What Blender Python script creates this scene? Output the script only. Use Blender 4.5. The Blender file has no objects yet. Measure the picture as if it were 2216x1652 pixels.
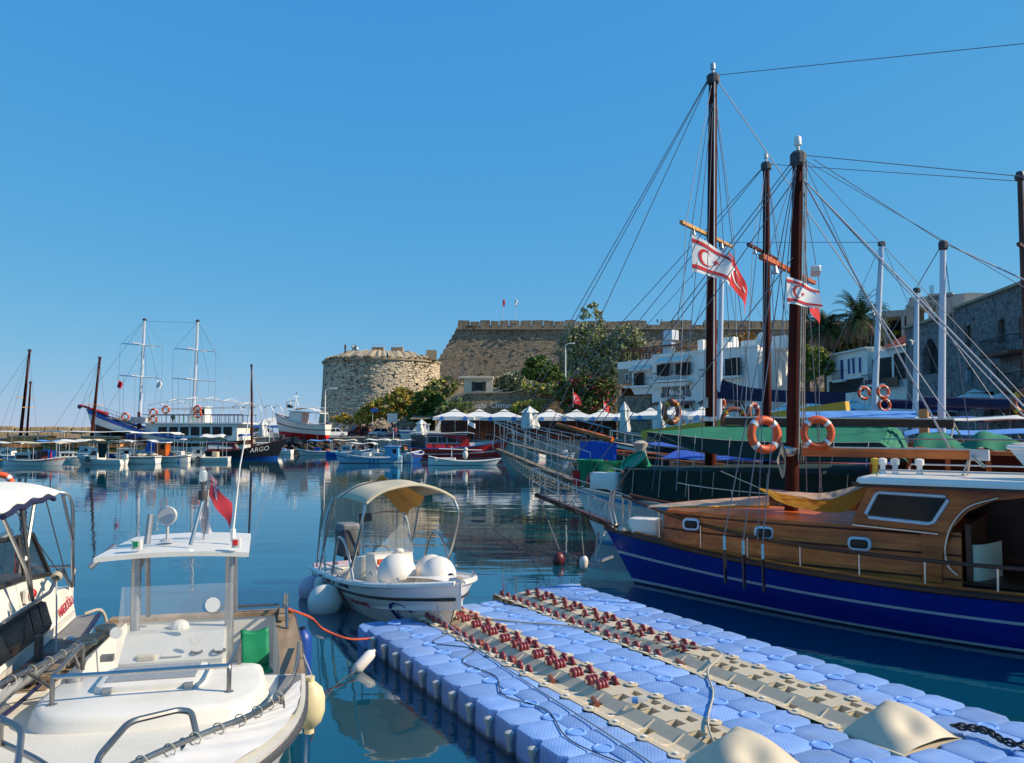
import bpy, math, random
from mathutils import Vector, Matrix
R = math.radians
random.seed(7)
S = bpy.context.scene
COL = S.collection
# ---------------------------------------------------------------- camera
CAMZ, F, PITCH = 3.6, 1760.0, math.atan(99/1760.0)
W_, H_ = 2216.0, 1652.0
cam = bpy.data.cameras.new('camera'); camo = bpy.data.objects.new('camera', cam); COL.objects.link(camo)
camo.location = (0, 0, CAMZ); camo.rotation_euler = (math.pi/2 + PITCH, 0, 0)
cam.sensor_width = 36; cam.lens = 36*F/W_; cam.clip_start = .05; cam.clip_end = 9000
S.camera = camo
# ---------------------------------------------------------------- world, sun, exposure
SUN_EL, SUN_AZ = R(34), R(95)          # azimuth clockwise from +Y (view direction): the sun stands to the right
w = bpy.data.worlds.new('World'); S.world = w; w.use_nodes = True
nt = w.node_tree; bg = nt.nodes['Background']
sky = nt.nodes.new('ShaderNodeTexSky'); sky.sky_type = 'NISHITA'; sky.sun_disc = False
sky.sun_elevation = SUN_EL; sky.sun_rotation = SUN_AZ
sky.air_density = 1.0; sky.dust_density = 0.; sky.ozone_density = 10.0; sky.altitude = 0
# one grade for the whole dome: deep, evenly blue Mediterranean noon sky
sc_ = nt.nodes.new('ShaderNodeSeparateColor'); cc_ = nt.nodes.new('ShaderNodeCombineColor'); nt.links.new(sky.outputs[0], sc_.inputs[0])
for i_, (g_, k_) in enumerate(((.88, .83), (.38, 2.28), (.1, 5.05))):
    pw = nt.nodes.new('ShaderNodeMath'); pw.operation = 'POWER'; pw.inputs[1].default_value = g_; nt.links.new(sc_.outputs[i_], pw.inputs[0])
    mu = nt.nodes.new('ShaderNodeMath'); mu.operation = 'MULTIPLY'; mu.inputs[1].default_value = k_; nt.links.new(pw.outputs[0], mu.inputs[0]); nt.links.new(mu.outputs[0], cc_.inputs[i_])
nt.links.new(cc_.outputs[0], bg.inputs[0]); bg.inputs[1].default_value = .105
sl = bpy.data.lights.new('sun', 'SUN'); sl.energy = 5.0; sl.angle = R(.55); sl.color = (1, .86, .66)
so = bpy.data.objects.new('sun', sl); COL.objects.link(so)
sdir = Vector((math.sin(SUN_AZ)*math.cos(SUN_EL), math.cos(SUN_AZ)*math.cos(SUN_EL), math.sin(SUN_EL)))
so.rotation_euler = sdir.to_track_quat('Z', 'Y').to_euler()
S.view_settings.view_transform = 'Standard'; S.view_settings.look = 'None'; S.view_settings.exposure = 0.2; S.view_settings.gamma = 1
S.render.engine = 'CYCLES'
S.cycles.max_bounces = 6; S.cycles.transparent_max_bounces = 12; S.cycles.caustics_reflective = False; S.cycles.caustics_refractive = False
# ---------------------------------------------------------------- picture <-> place
cp, sp = math.cos(PITCH), math.sin(PITCH)
def ray(px, py):
    a, b = (px-W_/2)/F, (H_/2-py)/F
    return Vector((a, cp - b*sp, sp + b*cp))
def at(px, py, Y):
    d = ray(px, py); return Vector((0, 0, CAMZ)) + d*(Y/d.y)
def gz(px, py, z):
    d = ray(px, py); return Vector((0, 0, CAMZ)) + d*((z-CAMZ)/d.z)
def depth_wl(py, z=0.0): return gz(1108, py, z).y
# ---------------------------------------------------------------- materials
MATS = {}
def nodes(m): return m.node_tree.nodes, m.node_tree.links
def P(name, col, rough=.5, metal=0., var=.12, scale=4., bump=0., bscale=None, spec=.5, grime=0., coat=0., trans=0., alpha=1., coord='Object', isl=0., stretch=(1,1,1)):
    """procedural material: base colour with noise variation, optional dirt, bump and per-piece variation"""
    if name in MATS: return MATS[name]
    m = bpy.data.materials.new(name); m.use_nodes = True; n, l = nodes(m); b = n['Principled BSDF']
    b.inputs['Roughness'].default_value = rough; b.inputs['Metallic'].default_value = metal
    b.inputs['Specular IOR Level'].default_value = spec
    b.inputs['Coat Weight'].default_value = coat; b.inputs['Coat Roughness'].default_value = .08
    if trans: b.inputs['Transmission Weight'].default_value = trans
    if alpha < 1: b.inputs['Alpha'].default_value = alpha
    tc = n.new('ShaderNodeTexCoord'); mp = n.new('ShaderNodeMapping'); mp.inputs['Scale'].default_value = stretch
    l.new(tc.outputs[coord], mp.inputs[0])
    nz = n.new('ShaderNodeTexNoise'); nz.inputs['Scale'].default_value = scale; nz.inputs['Detail'].default_value = 6; nz.inputs['Roughness'].default_value = .65
    l.new(mp.outputs[0], nz.inputs['Vector'])
    rp = n.new('ShaderNodeValToRGB'); e = rp.color_ramp.elements
    e[0].position, e[1].position = .3, .72
    e[0].color = tuple(max(0, c*(1-var)) for c in col)+(1,); e[1].color = tuple(min(1, c*(1+var*.8)) for c in col)+(1,)
    l.new(nz.outputs['Fac'], rp.inputs[0]); out = rp.outputs[0]
    if grime:
        g = n.new('ShaderNodeTexNoise'); g.inputs['Scale'].default_value = scale*.45; g.inputs['Detail'].default_value = 9; g.inputs['Roughness'].default_value = .75
        mp2 = n.new('ShaderNodeMapping'); mp2.inputs['Scale'].default_value = (1, 1, .35); l.new(tc.outputs[coord], mp2.inputs[0]); l.new(mp2.outputs[0], g.inputs['Vector'])
        gr = n.new('ShaderNodeValToRGB'); gr.color_ramp.elements[0].position = .5; gr.color_ramp.elements[1].position = .75
        gr.color_ramp.elements[0].color = (0, 0, 0, 1); gr.color_ramp.elements[1].color = (grime,)*3+(1,)
        l.new(g.outputs['Fac'], gr.inputs[0])
        mx = n.new('ShaderNodeMixRGB'); l.new(gr.outputs[0], mx.inputs[0]); l.new(out, mx.inputs[1]); mx.inputs[2].default_value = (col[0]*.35+.02, col[1]*.3+.015, col[2]*.24+.01, 1); out = mx.outputs[0]
    if isl:
        gi = n.new('ShaderNodeNewGeometry'); mr = n.new('ShaderNodeMapRange'); l.new(gi.outputs['Random Per Island'], mr.inputs[0])
        mr.inputs[3].default_value = 1-isl; mr.inputs[4].default_value = 1+isl
        hv = n.new('ShaderNodeHueSaturation'); l.new(out, hv.inputs['Color']); l.new(mr.outputs[0], hv.inputs['Value']); out = hv.outputs[0]
    l.new(out, b.inputs['Base Color'])
    if bump:
        bn = n.new('ShaderNodeBump'); bn.inputs['Strength'].default_value = min(1, bump); bn.inputs['Distance'].default_value = .02*max(1, bump)
        n2 = n.new('ShaderNodeTexNoise'); n2.inputs['Scale'].default_value = bscale or scale*3; n2.inputs['Detail'].default_value = 5
        l.new(mp.outputs[0], n2.inputs['Vector']); l.new(n2.outputs['Fac'], bn.inputs['Height']); l.new(bn.outputs[0], b.inputs['Normal'])
    MATS[name] = m; return m
def stone(name, c1, c2, mortar, bw=.75, bh=.36, stain=(.12, .085, .06), pits=.6, coord='UV', red=None, bump=.9):
    """coursed masonry: brick pattern for far joints, noise weathering, dark pits and stains"""
    m = bpy.data.materials.new(name); m.use_nodes = True; n, l = nodes(m); b = n['Principled BSDF']; b.inputs['Roughness'].default_value = .92; b.inputs['Specular IOR Level'].default_value = .15
    tc = n.new('ShaderNodeTexCoord'); vec = tc.outputs[coord]
    dn = n.new('ShaderNodeTexNoise'); dn.inputs['Scale'].default_value = .9; dn.inputs['Detail'].default_value = 2; l.new(vec, dn.inputs['Vector'])
    md = n.new('ShaderNodeVectorMath'); md.operation = 'MULTIPLY_ADD'; l.new(dn.outputs['Color'], md.inputs[0]); md.inputs[1].default_value = (.3, .16, 0); l.new(vec, md.inputs[2])
    br = n.new('ShaderNodeTexBrick'); l.new(md.outputs[0], br.inputs['Vector'])
    br.inputs['Scale'].default_value = 1; br.inputs['Brick Width'].default_value = bw; br.inputs['Row Height'].default_value = bh; br.inputs['Mortar Size'].default_value = .02; br.inputs['Mortar Smooth'].default_value = .4
    br.inputs['Color1'].default_value = c1+(1,); br.inputs['Color2'].default_value = c2+(1,); br.inputs['Mortar'].default_value = mortar+(1,); br.inputs['Bias'].default_value = 0
    nz = n.new('ShaderNodeTexNoise'); nz.inputs['Scale'].default_value = .13; nz.inputs['Detail'].default_value = 10; nz.inputs['Roughness'].default_value = .72; l.new(vec, nz.inputs['Vector'])
    rp = n.new('ShaderNodeValToRGB'); rp.color_ramp.elements[0].position = .42; rp.color_ramp.elements[1].position = .7; l.new(nz.outputs['Fac'], rp.inputs[0])
    m1 = n.new('ShaderNodeMixRGB'); m1.inputs[2].default_value = stain+(1,); l.new(br.outputs['Color'], m1.inputs[1])
    k = n.new('ShaderNodeMath'); k.operation = 'MULTIPLY'; k.inputs[1].default_value = .38; l.new(rp.outputs[0], k.inputs[0]); l.new(k.outputs[0], m1.inputs[0]); out = m1.outputs[0]
    if red:
        n3 = n.new('ShaderNodeTexNoise'); n3.inputs['Scale'].default_value = .09; n3.inputs['Detail'].default_value = 6; l.new(vec, n3.inputs['Vector'])
        sx = n.new('ShaderNodeSeparateXYZ'); l.new(vec, sx.inputs[0]); mz = n.new('ShaderNodeMapRange'); mz.inputs[1].default_value = red[1]; mz.inputs[2].default_value = red[2]; mz.inputs[3].default_value = 1; mz.inputs[4].default_value = 0; l.new(sx.outputs['Y'], mz.inputs[0])
        r3 = n.new('ShaderNodeValToRGB'); r3.color_ramp.elements[0].position = .42; r3.color_ramp.elements[1].position = .6; l.new(n3.outputs['Fac'], r3.inputs[0])
        mm = n.new('ShaderNodeMath'); mm.operation = 'MULTIPLY'; l.new(mz.outputs[0], mm.inputs[0]); l.new(r3.outputs[0], mm.inputs[1])
        m3 = n.new('ShaderNodeMixRGB'); m3.inputs[2].default_value = red[0]+(1,); l.new(mm.outputs[0], m3.inputs[0]); l.new(out, m3.inputs[1]); out = m3.outputs[0]
    # pits
    vo = n.new('ShaderNodeTexNoise'); vo.inputs['Scale'].default_value = 1.35; vo.inputs['Detail'].default_value = 8; vo.inputs['Roughness'].default_value = .7; l.new(vec, vo.inputs['Vector'])
    r2 = n.new('ShaderNodeValToRGB'); r2.color_ramp.elements[0].position = .33; r2.color_ramp.elements[0].color = (.25, .22, .2, 1); r2.color_ramp.elements[1].position = .45; r2.color_ramp.elements[1].color = (1, 1, 1, 1); l.new(vo.outputs['Fac'], r2.inputs[0])
    m2 = n.new('ShaderNodeMixRGB'); m2.blend_type = 'MULTIPLY'; m2.inputs[0].default_value = pits; l.new(out, m2.inputs[1]); l.new(r2.outputs[0], m2.inputs[2])
    gn = n.new('ShaderNodeTexNoise'); gn.inputs['Scale'].default_value = 2.7; gn.inputs['Detail'].default_value = 8; gn.inputs['Roughness'].default_value = .8; l.new(vec, gn.inputs['Vector'])
    mr = n.new('ShaderNodeMapRange'); mr.inputs[1].default_value = .25; mr.inputs[2].default_value = .75; mr.inputs[3].default_value = .65; mr.inputs[4].default_value = 1.3; l.new(gn.outputs['Fac'], mr.inputs[0])
    hv = n.new('ShaderNodeHueSaturation'); l.new(m2.outputs[0], hv.inputs['Color']); l.new(mr.outputs[0], hv.inputs['Value']); l.new(hv.outputs[0], b.inputs['Base Color'])
    bp = n.new('ShaderNodeBump'); bp.inputs['Strength'].default_value = bump; bp.inputs['Distance'].default_value = .25
    ad = n.new('ShaderNodeMath'); ad.operation = 'ADD'; l.new(gn.outputs['Fac'], ad.inputs[0]); l.new(r2.outputs[0], ad.inputs[1])
    a2 = n.new('ShaderNodeMath'); a2.operation = 'SUBTRACT'; l.new(ad.outputs[0], a2.inputs[0]); l.new(br.outputs['Fac'], a2.inputs[1])
    l.new(a2.outputs[0], bp.inputs['Height']); l.new(bp.outputs[0], b.inputs['Normal'])
    MATS[name] = m; return m
def wood(name, c1, c2, scale=1., plank=.12, rough=.35, axis='x', coat=0., spec=.4):
    """planked timber: long grain stretched along one axis plus dark plank joints"""
    m = bpy.data.materials.new(name); m.use_nodes = True; n, l = nodes(m); b = n['Principled BSDF']; b.inputs['Roughness'].default_value = rough; b.inputs['Specular IOR Level'].default_value = spec; b.inputs['Coat Weight'].default_value = coat; b.inputs['Coat Roughness'].default_value = .15
    tc = n.new('ShaderNodeTexCoord'); mp = n.new('ShaderNodeMapping'); s = {'x': (.6, 9, 9), 'y': (9, .6, 9), 'z': (9, 9, .6)}[axis]; mp.inputs['Scale'].default_value = tuple(v*scale for v in s)
    l.new(tc.outputs['Object'], mp.inputs[0])
    nz = n.new('ShaderNodeTexNoise'); nz.inputs['Scale'].default_value = 1; nz.inputs['Detail'].default_value = 6; nz.inputs['Roughness'].default_value = .6; nz.inputs['Distortion'].default_value = .6; l.new(mp.outputs[0], nz.inputs['Vector'])
    rp = n.new('ShaderNodeValToRGB'); rp.color_ramp.elements[0].color = c1+(1,); rp.color_ramp.elements[1].color = c2+(1,); rp.color_ramp.elements[0].position = .3; rp.color_ramp.elements[1].position = .7; l.new(nz.outputs['Fac'], rp.inputs[0])
    out = rp.outputs[0]
    n4 = n.new('ShaderNodeTexNoise'); n4.inputs['Scale'].default_value = .8*scale; n4.inputs['Detail'].default_value = 5; l.new(tc.outputs['Object'], n4.inputs['Vector'])
    mr = n.new('ShaderNodeMapRange'); mr.inputs[1].default_value = .3; mr.inputs[2].default_value = .7; mr.inputs[3].default_value = .55; mr.inputs[4].default_value = 1.25; l.new(n4.outputs['Fac'], mr.inputs[0])
    hv = n.new('ShaderNodeHueSaturation'); l.new(out, hv.inputs['Color']); l.new(mr.outputs[0], hv.inputs['Value']); l.new(hv.outputs[0], b.inputs['Base Color'])
    MATS[name] = m; return m
def glass(name, col=(.02, .03, .035), alpha=.45, rough=.03):
    if name in MATS: return MATS[name]
    m = bpy.data.materials.new(name); m.use_nodes = True; n, l = nodes(m); b = n['Principled BSDF']
    b.inputs['Base Color'].default_value = col+(1,); b.inputs['Roughness'].default_value = rough; b.inputs['Alpha'].default_value = alpha; b.inputs['Specular IOR Level'].default_value = .6
    nz = n.new('ShaderNodeTexNoise'); nz.inputs['Scale'].default_value = 5; nz.inputs['Detail'].default_value = 6
    rr = n.new('ShaderNodeMapRange'); rr.inputs[3].default_value = rough; rr.inputs[4].default_value = rough+.12; l.new(nz.outputs['Fac'], rr.inputs[0]); l.new(rr.outputs[0], b.inputs['Roughness'])
    MATS[name] = m; return m
# ---------------------------------------------------------------- mesh builder
class MB:
    def __init__(s): s.v = []; s.f = []; s.m = []; s.uv = {}; s.k = 0
    def add(s, vs, fs, uv=None):
        o = len(s.v); s.v += [tuple(x) for x in vs]
        for i, f in enumerate(fs):
            s.f.append(tuple(o+j for j in f)); s.m.append(s.k)
            if uv: s.uv[len(s.f)-1] = [uv[j] for j in f]
        return s
    def mat(s, k): s.k = k; return s
    def box(s, c, d, rz=0, ry=0, rx=0, taper=1.):
        M = Matrix.Translation(c) @ Matrix.Rotation(rz, 4, 'Z') @ Matrix.Rotation(ry, 4, 'Y') @ Matrix.Rotation(rx, 4, 'X')
        vs = []
        for z in (-.5, .5):
            t = taper if z > 0 else 1
            for x, y in ((-.5, -.5), (.5, -.5), (.5, .5), (-.5, .5)): vs.append(M @ Vector((x*d[0]*t, y*d[1]*t, z*d[2])))
        return s.add(vs, [(3, 2, 1, 0), (4, 5, 6, 7), (0, 1, 5, 4), (1, 2, 6, 5), (2, 3, 7, 6), (3, 0, 4, 7)])
    def rbox(s, c, d, r=.05, rz=0, n=3, top=None):
        """box with rounded vertical corners and a softened top edge"""
        pts = []; hx, hy = d[0]/2-r, d[1]/2-r
        for cx, cy, a0 in ((hx, hy, 0), (-hx, hy, 90), (-hx, -hy, 180), (hx, -hy, 270)):
            for i in range(n+1):
                a = R(a0+90*i/n); pts.append((cx+r*math.cos(a), cy+r*math.sin(a)))
        t = r*.5 if top is None else top
        lv = [(-d[2]/2, 1), (d[2]/2-t, 1), (d[2]/2-t*.3, 1-t*.35/max(d[0], d[1])*2), (d[2]/2, 1-t*1.2/max(d[0], d[1])*2)]
        M = Matrix.Translation(c) @ Matrix.Rotation(rz, 4, 'Z'); N = len(pts); vs = []; fs = []
        for z, k in lv:
            for x, y in pts: vs.append(M @ Vector((x*k, y*k, z)))
        for j in range(len(lv)-1):
            for i in range(N): fs.append((j*N+i, j*N+(i+1) % N, (j+1)*N+(i+1) % N, (j+1)*N+i))
        fs.append(tuple(range(N-1, -1, -1))); fs.append(tuple(range((len(lv)-1)*N, len(lv)*N)))
        return s.add(vs, fs)
    def tube(s, pts, r, n=6, closed=False, r2=None, cap=True):
        P_ = [Vector(p) for p in pts]; N = len(P_); vs = []; fs = []; up = None
        for i, p in enumerate(P_):
            a = P_[i-1] if i > 0 or closed else P_[i]; b = P_[(i+1) % N] if i < N-1 or closed else P_[i]
            t = (b-a).normalized()
            if up is None:
                up = Vector((0, 0, 1)) if abs(t.z) < .9 else Vector((1, 0, 0))
                up = (up - t*up.dot(t)).normalized()
            else:
                up = up - t*up.dot(t); up = up.normalized() if up.length > 1e-6 else t.orthogonal().normalized()
            q = t.cross(up); rr = r if r2 is None else r+(r2-r)*i/max(1, N-1)
            if isinstance(r, (list, tuple)): rr = r[i]
            for j in range(n):
                A = 2*math.pi*j/n; vs.append(p + up*(math.cos(A)*rr) + q*(math.sin(A)*rr))
        M = N if closed else N-1
        for i in range(M):
            for j in range(n): k = (i+1) % N; fs.append((i*n+j, i*n+(j+1) % n, k*n+(j+1) % n, k*n+j))
        if cap and not closed: fs.append(tuple(range(n-1, -1, -1))); fs.append(tuple(range((N-1)*n, N*n)))
        return s.add(vs, fs)
    def beam(s, a, b, w, h, w2=None, h2=None):
        a, b = Vector(a), Vector(b); t = (b-a).normalized(); u = Vector((0, 0, 1)); u = (u-t*u.dot(t)); u = u.normalized() if u.length > 1e-5 else Vector((1, 0, 0)); q = t.cross(u); vs = []
        for p, ww, hh in ((a, w, h), (b, w2 or w, h2 or h)):
            for i, j in ((-1, -1), (1, -1), (1, 1), (-1, 1)): vs.append(p + q*(i*ww/2) + u*(j*hh/2))
        return s.add(vs, [(3, 2, 1, 0), (4, 5, 6, 7), (0, 1, 5, 4), (1, 2, 6, 5), (2, 3, 7, 6), (3, 0, 4, 7)])
    def lathe(s, prof, n=12, c=(0, 0, 0), axis=(0, 0, 1), cap=True):
        ax = Vector(axis).normalized(); u = ax.orthogonal().normalized(); q = ax.cross(u); c = Vector(c); vs = []; fs = []
        for r, z in prof:
            for j in range(n): A = 2*math.pi*j/n; vs.append(c + ax*z + u*(r*math.cos(A)) + q*(r*math.sin(A)))
        for i in range(len(prof)-1):
            for j in range(n): fs.append((i*n+j, i*n+(j+1) % n, (i+1)*n+(j+1) % n, (i+1)*n+j))
        if cap: fs.append(tuple(range(n-1, -1, -1))); fs.append(tuple(range((len(prof)-1)*n, len(prof)*n)))
        return s.add(vs, fs)
    def sphere(s, c, r, n=12, sc=(1, 1, 1)):
        m = max(4, n*2//3); vs = []; fs = []
        for i in range(m+1):
            a = math.pi*i/m-math.pi/2
            for j in range(n): b = 2*math.pi*j/n; vs.append((c[0]+r*sc[0]*math.cos(a)*math.cos(b), c[1]+r*sc[1]*math.cos(a)*math.sin(b), c[2]+r*sc[2]*math.sin(a)))
        for i in range(m):
            for j in range(n): fs.append((i*n+j, i*n+(j+1) % n, (i+1)*n+(j+1) % n, (i+1)*n+j))
        return s.add(vs, fs)
    def torus(s, c, R0, r0, n=24, m=10, M=None):
        vs = []; fs = []; M = M or Matrix.Identity(3); c = Vector(c)
        for i in range(n):
            a = 2*math.pi*i/n
            for j in range(m): b = 2*math.pi*j/m; vs.append(c + M @ Vector(((R0+r0*math.cos(b))*math.cos(a), (R0+r0*math.cos(b))*math.sin(a), r0*math.sin(b))))
        for i in range(n):
            for j in range(m): fs.append((i*m+j, ((i+1) % n)*m+j, ((i+1) % n)*m+(j+1) % m, i*m+(j+1) % m))
        return s.add(vs, fs)
    def prism(s, poly, z0, z1, top=True, bot=True):
        N = len(poly); vs = [(x, y, z0) for x, y in poly]+[(x, y, z1) for x, y in poly]
        fs = [(i, (i+1) % N, N+(i+1) % N, N+i) for i in range(N)]
        if top: fs.append(tuple(range(N, 2*N)))
        if bot: fs.append(tuple(range(N-1, -1, -1)))
        return s.add(vs, fs)
    def vprism(s, poly, y0, y1):
        """polygon in (x,z) extruded along y"""
        N = len(poly); vs = [(x, y0, z) for x, z in poly]+[(x, y1, z) for x, z in poly]
        return s.add(vs, [(i, (i+1) % N, N+(i+1) % N, N+i) for i in range(N)]+[tuple(range(N, 2*N)), tuple(range(N-1, -1, -1))])
    def grid(s, fn, nu, nv, uv=None, mk=None, thick=0):
        vs = [fn(i/nu, j/nv) for j in range(nv+1) for i in range(nu+1)]; fs = []; UV = None
        if uv: UV = [uv(i/nu, j/nv) for j in range(nv+1) for i in range(nu+1)]
        q = nu+1
        for j in range(nv):
            for i in range(nu): fs.append((j*q+i, j*q+i+1, (j+1)*q+i+1, (j+1)*q+i))
        s.add(vs, fs, UV)
        if thick:
            V = [Vector(x) for x in vs]
            b = [tuple(V[i]-Vector((0, 0, thick))) for i in range(len(V))]
            s.add(b, [tuple(reversed(f)) for f in fs])
            o = len(s.v)-2*len(V); ed = [j for j in range(q)]+[j*q+nu for j in range(1, nv+1)]+[nv*q+i for i in range(nu-1, -1, -1)]+[j*q for j in range(nv-1, 0, -1)]
            for a, c in zip(ed, ed[1:]+ed[:1]): s.f.append((o+c, o+a, o+a+len(V), o+c+len(V))); s.m.append(s.k)
        return s
    def quad(s, a, b, c, d): return s.add([a, b, c, d], [(0, 1, 2, 3)])
    def loft(s, secs, closed=True, caps=True, flip=False):
        N = len(secs[0]); vs = [p for q in secs for p in q]; fs = []
        for i in range(len(secs)-1):
            for j in range(N if closed else N-1): f = (i*N+j, i*N+(j+1) % N, (i+1)*N+(j+1) % N, (i+1)*N+j); fs.append(f[::-1] if flip else f)
        if caps: fs.append(tuple(range(N-1, -1, -1))); fs.append(tuple(range((len(secs)-1)*N, len(secs)*N)))
        return s.add(vs, fs)
    def mesh(s, name, mats, smooth=False):
        me = bpy.data.meshes.new(name); me.from_pydata(s.v, [], s.f)
        for m in (mats if isinstance(mats, (list, tuple)) else [mats]): me.materials.append(MATS[m] if isinstance(m, str) else m)
        if any(s.m): me.polygons.foreach_set('material_index', s.m)
        if smooth:
            me.polygons.foreach_set('use_smooth', [True]*len(me.polygons))
            if smooth != 'all':
                try: me.set_sharp_from_angle(angle=R(40 if smooth is True else smooth))
                except Exception: pass
        if s.uv:
            ul = me.uv_layers.new(name='UVMap'); 
            for pi, u in s.uv.items():
                ls = me.polygons[pi].loop_start
                for k, t in enumerate(u): ul.data[ls+k].uv = t
        me.validate(); me.update(); return me
    def build(s, name, mats, parent=None, smooth=False, world=False):
        if world and parent is not None:
            I = MW(parent).inverted(); s.v = [tuple(I @ Vector(p)) for p in s.v]
        o = bpy.data.objects.new(name, s.mesh(name, mats, smooth)); COL.objects.link(o)
        if parent is not None: o.parent = parent
        return o
def MW(o):
    """matrix of an object from its own channels (the dependency graph is not evaluated yet)"""
    m = Matrix.Translation(o.location) @ o.rotation_euler.to_matrix().to_4x4() @ Matrix.Diagonal(list(o.scale)+[1])
    return MW(o.parent) @ m if o.parent else m
def tag(o, label=None, cat=None, group=None, kind=None):
    if label: o['label'] = label
    if cat: o['category'] = cat
    if group: o['group'] = group
    if kind: o['kind'] = kind
    return o
def E(name, label, cat, loc=(0, 0, 0), rz=0, group=None, rx=0, ry=0):
    o = bpy.data.objects.new(name, None); o.empty_display_size = .2; COL.objects.link(o)
    o.location = loc; o.rotation_euler = (rx, ry, rz); return tag(o, label, cat, group)
def copy_tree(o, parent=None):
    c = o.copy(); COL.objects.link(c); c.parent = parent
    for ch in list(o.children): copy_tree(ch, c)
    return c
def inst(src, name, parent, M):
    o = bpy.data.objects.new(name, src); COL.objects.link(o); o.parent = parent; o.matrix_local = M; return o
def pl(b, px, py, y=0.):
    """pixel -> point on the boat's local plane y=const, in boat coordinates"""
    m = MW(b); I = m.inverted(); o = I @ Vector((0, 0, CAMZ)); d = I.to_3x3() @ ray(px, py)
    t = (y-o.y)/d.y; return o + d*t
def plx(b, px, py, x=0.):
    m = MW(b); I = m.inverted(); o = I @ Vector((0, 0, CAMZ)); d = I.to_3x3() @ ray(px, py)
    return o + d*((x-o.x)/d.x)
def plz(b, px, py, z=0.):
    m = MW(b); I = m.inverted(); o = I @ Vector((0, 0, CAMZ)); d = I.to_3x3() @ ray(px, py)
    return o + d*((z-o.z)/d.z)
def text(s, size, mat, parent, M, name='lettering', ext=.004, align='CENTER', shear=0, world=False, space=1.):
    c = bpy.data.curves.new(name, 'FONT'); c.body = s; c.size = size; c.extrude = ext; c.align_x = align; c.align_y = 'CENTER'; c.shear = shear; c.space_character = space
    c.resolution_u = 3
    c.materials.append(MATS[mat]); o = bpy.data.objects.new(name, c); COL.objects.link(o)
    if parent is not None: o.parent = parent
    o.matrix_local = MW(parent).inverted() @ M if world and parent is not None else M
    return o
def frame(o, x, y=None, z=None):
    """matrix from origin, x axis (writing direction) and y axis (letter up)"""
    x = Vector(x).normalized(); y = Vector(y); y = (y-x*y.dot(x)).normalized(); z = x.cross(y)
    return Matrix(((x.x, y.x, z.x, o[0]), (x.y, y.y, z.y, o[1]), (x.z, y.z, z.z, o[2]), (0, 0, 0, 1)))
def lerp(a, b, t): return a+(b-a)*t
def catmull(pts, n=6):
    """smooth path through points"""
    P_ = [Vector(p) for p in pts]; P_ = [P_[0]*2-P_[1]]+P_+[P_[-1]*2-P_[-2]]; out = []
    for i in range(1, len(P_)-2):
        for k in range(n):
            t = k/n; a, b, c, d = P_[i-1:i+3]
            out.append(.5*((2*b)+(c-a)*t+(2*a-5*b+4*c-d)*t*t+(3*b-a-3*c+d)*t**3))
    out.append(P_[-2]); return out
def sag(a, b, d, n=8):
    a, b = Vector(a), Vector(b); return [a.lerp(b, i/n)-Vector((0, 0, d*4*(i/n)*(1-i/n))) for i in range(n+1)]
# ---------------------------------------------------------------- colours of the place
P('white_paint', (.85, .81, .73), .35, var=.05, scale=3, grime=.25)
P('boat_white', (.88, .82, .73), .3, var=.05, scale=2, grime=.18, coat=.15)
P('stripe_pale', (.5, .55, .6), .35, var=.08)
P('lee_cloth', (.5, .5, .51), .8, var=.06, scale=3, bump=.2, bscale=20)
P('old_white', (.7, .68, .62), .5, var=.08, scale=3, grime=.35)
P('gelcoat', (.76, .7, .58), .55, var=.07, scale=1.6, grime=.3, bump=.25, bscale=90)
P('rail_steel', (.3, .285, .27), .32, metal=.9, var=.2, scale=8, grime=.3)
P('gelcoat_hi', (.78, .73, .64), .4, var=.06, scale=1.6, grime=.22, bump=.1, bscale=60)
P('cream', (.68, .6, .44), .6, var=.06, scale=2)
P('canvas_cream', (.62, .52, .36), .85, var=.08, scale=3, bump=.3, bscale=40, trans=0)
P('canvas_white', (.72, .69, .62), .85, var=.06, scale=3, bump=.2, bscale=30)
P('canvas_orange', (.62, .3, .06), .85, var=.08, scale=3, bump=.2, bscale=30)
P('steel', (.5, .49, .47), .28, metal=1, var=.12, scale=8)
P('steel_dull', (.42, .42, .42), .45, metal=.8, var=.2, scale=8, grime=.3)
P('galv', (.5, .5, .5), .5, metal=.3, var=.1)
P('alu_mast', (.62, .65, .7), .4, metal=.2, var=.05)
P('black_rubber', (.02, .02, .022), .6, var=.2)
P('black_paint', (.012, .012, .014), .35, var=.3, coat=.3)
P('dark_grey', (.06, .06, .065), .6)
P('grey', (.22, .22, .22), .7, grime=.2)
P('deck_grey', (.2, .2, .2), .8, var=.15, scale=5, bump=.2, bscale=80)
P('gulet_blue', (.006, .018, .27), .22, var=.22, scale=1.2, coat=.4, grime=.3, bump=.06, bscale=2)
P('navy', (.008, .012, .06), .6, var=.2)
P('navy_cloth', (.01, .014, .055), .9, var=.3, scale=3, bump=.3)
P('blue_cloth', (.02, .08, .42), .8, var=.15, scale=2, bump=.4, bscale=5)
P('sky_cloth', (.1, .28, .62), .8, var=.12, scale=2, bump=.3, bscale=6)
P('green_cloth', (.008, .17, .085), .8, var=.14, scale=2, bump=.3, bscale=6)
P('green_dark', (.004, .026, .018), .85, var=.3, scale=2, bump=.4, bscale=5)
P('green_plastic', (.01, .24, .1), .4, var=.1)
P('blue_paint', (.015, .1, .42), .35, var=.1, scale=2, grime=.2)
P('sea_blue', (.1, .38, .6), .4, var=.08, scale=2, grime=.25)
P('pale_blue', (.42, .6, .7), .45, var=.08, scale=2, grime=.3)
P('red_paint', (.72, .025, .025), .35, var=.1, grime=.1)
P('antifoul', (.22, .03, .02), .6, var=.2, grime=.4)
P('maroon', (.13, .02, .025), .4, var=.15)
P('yellow', (.72, .42, .03), .6, var=.1)
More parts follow.
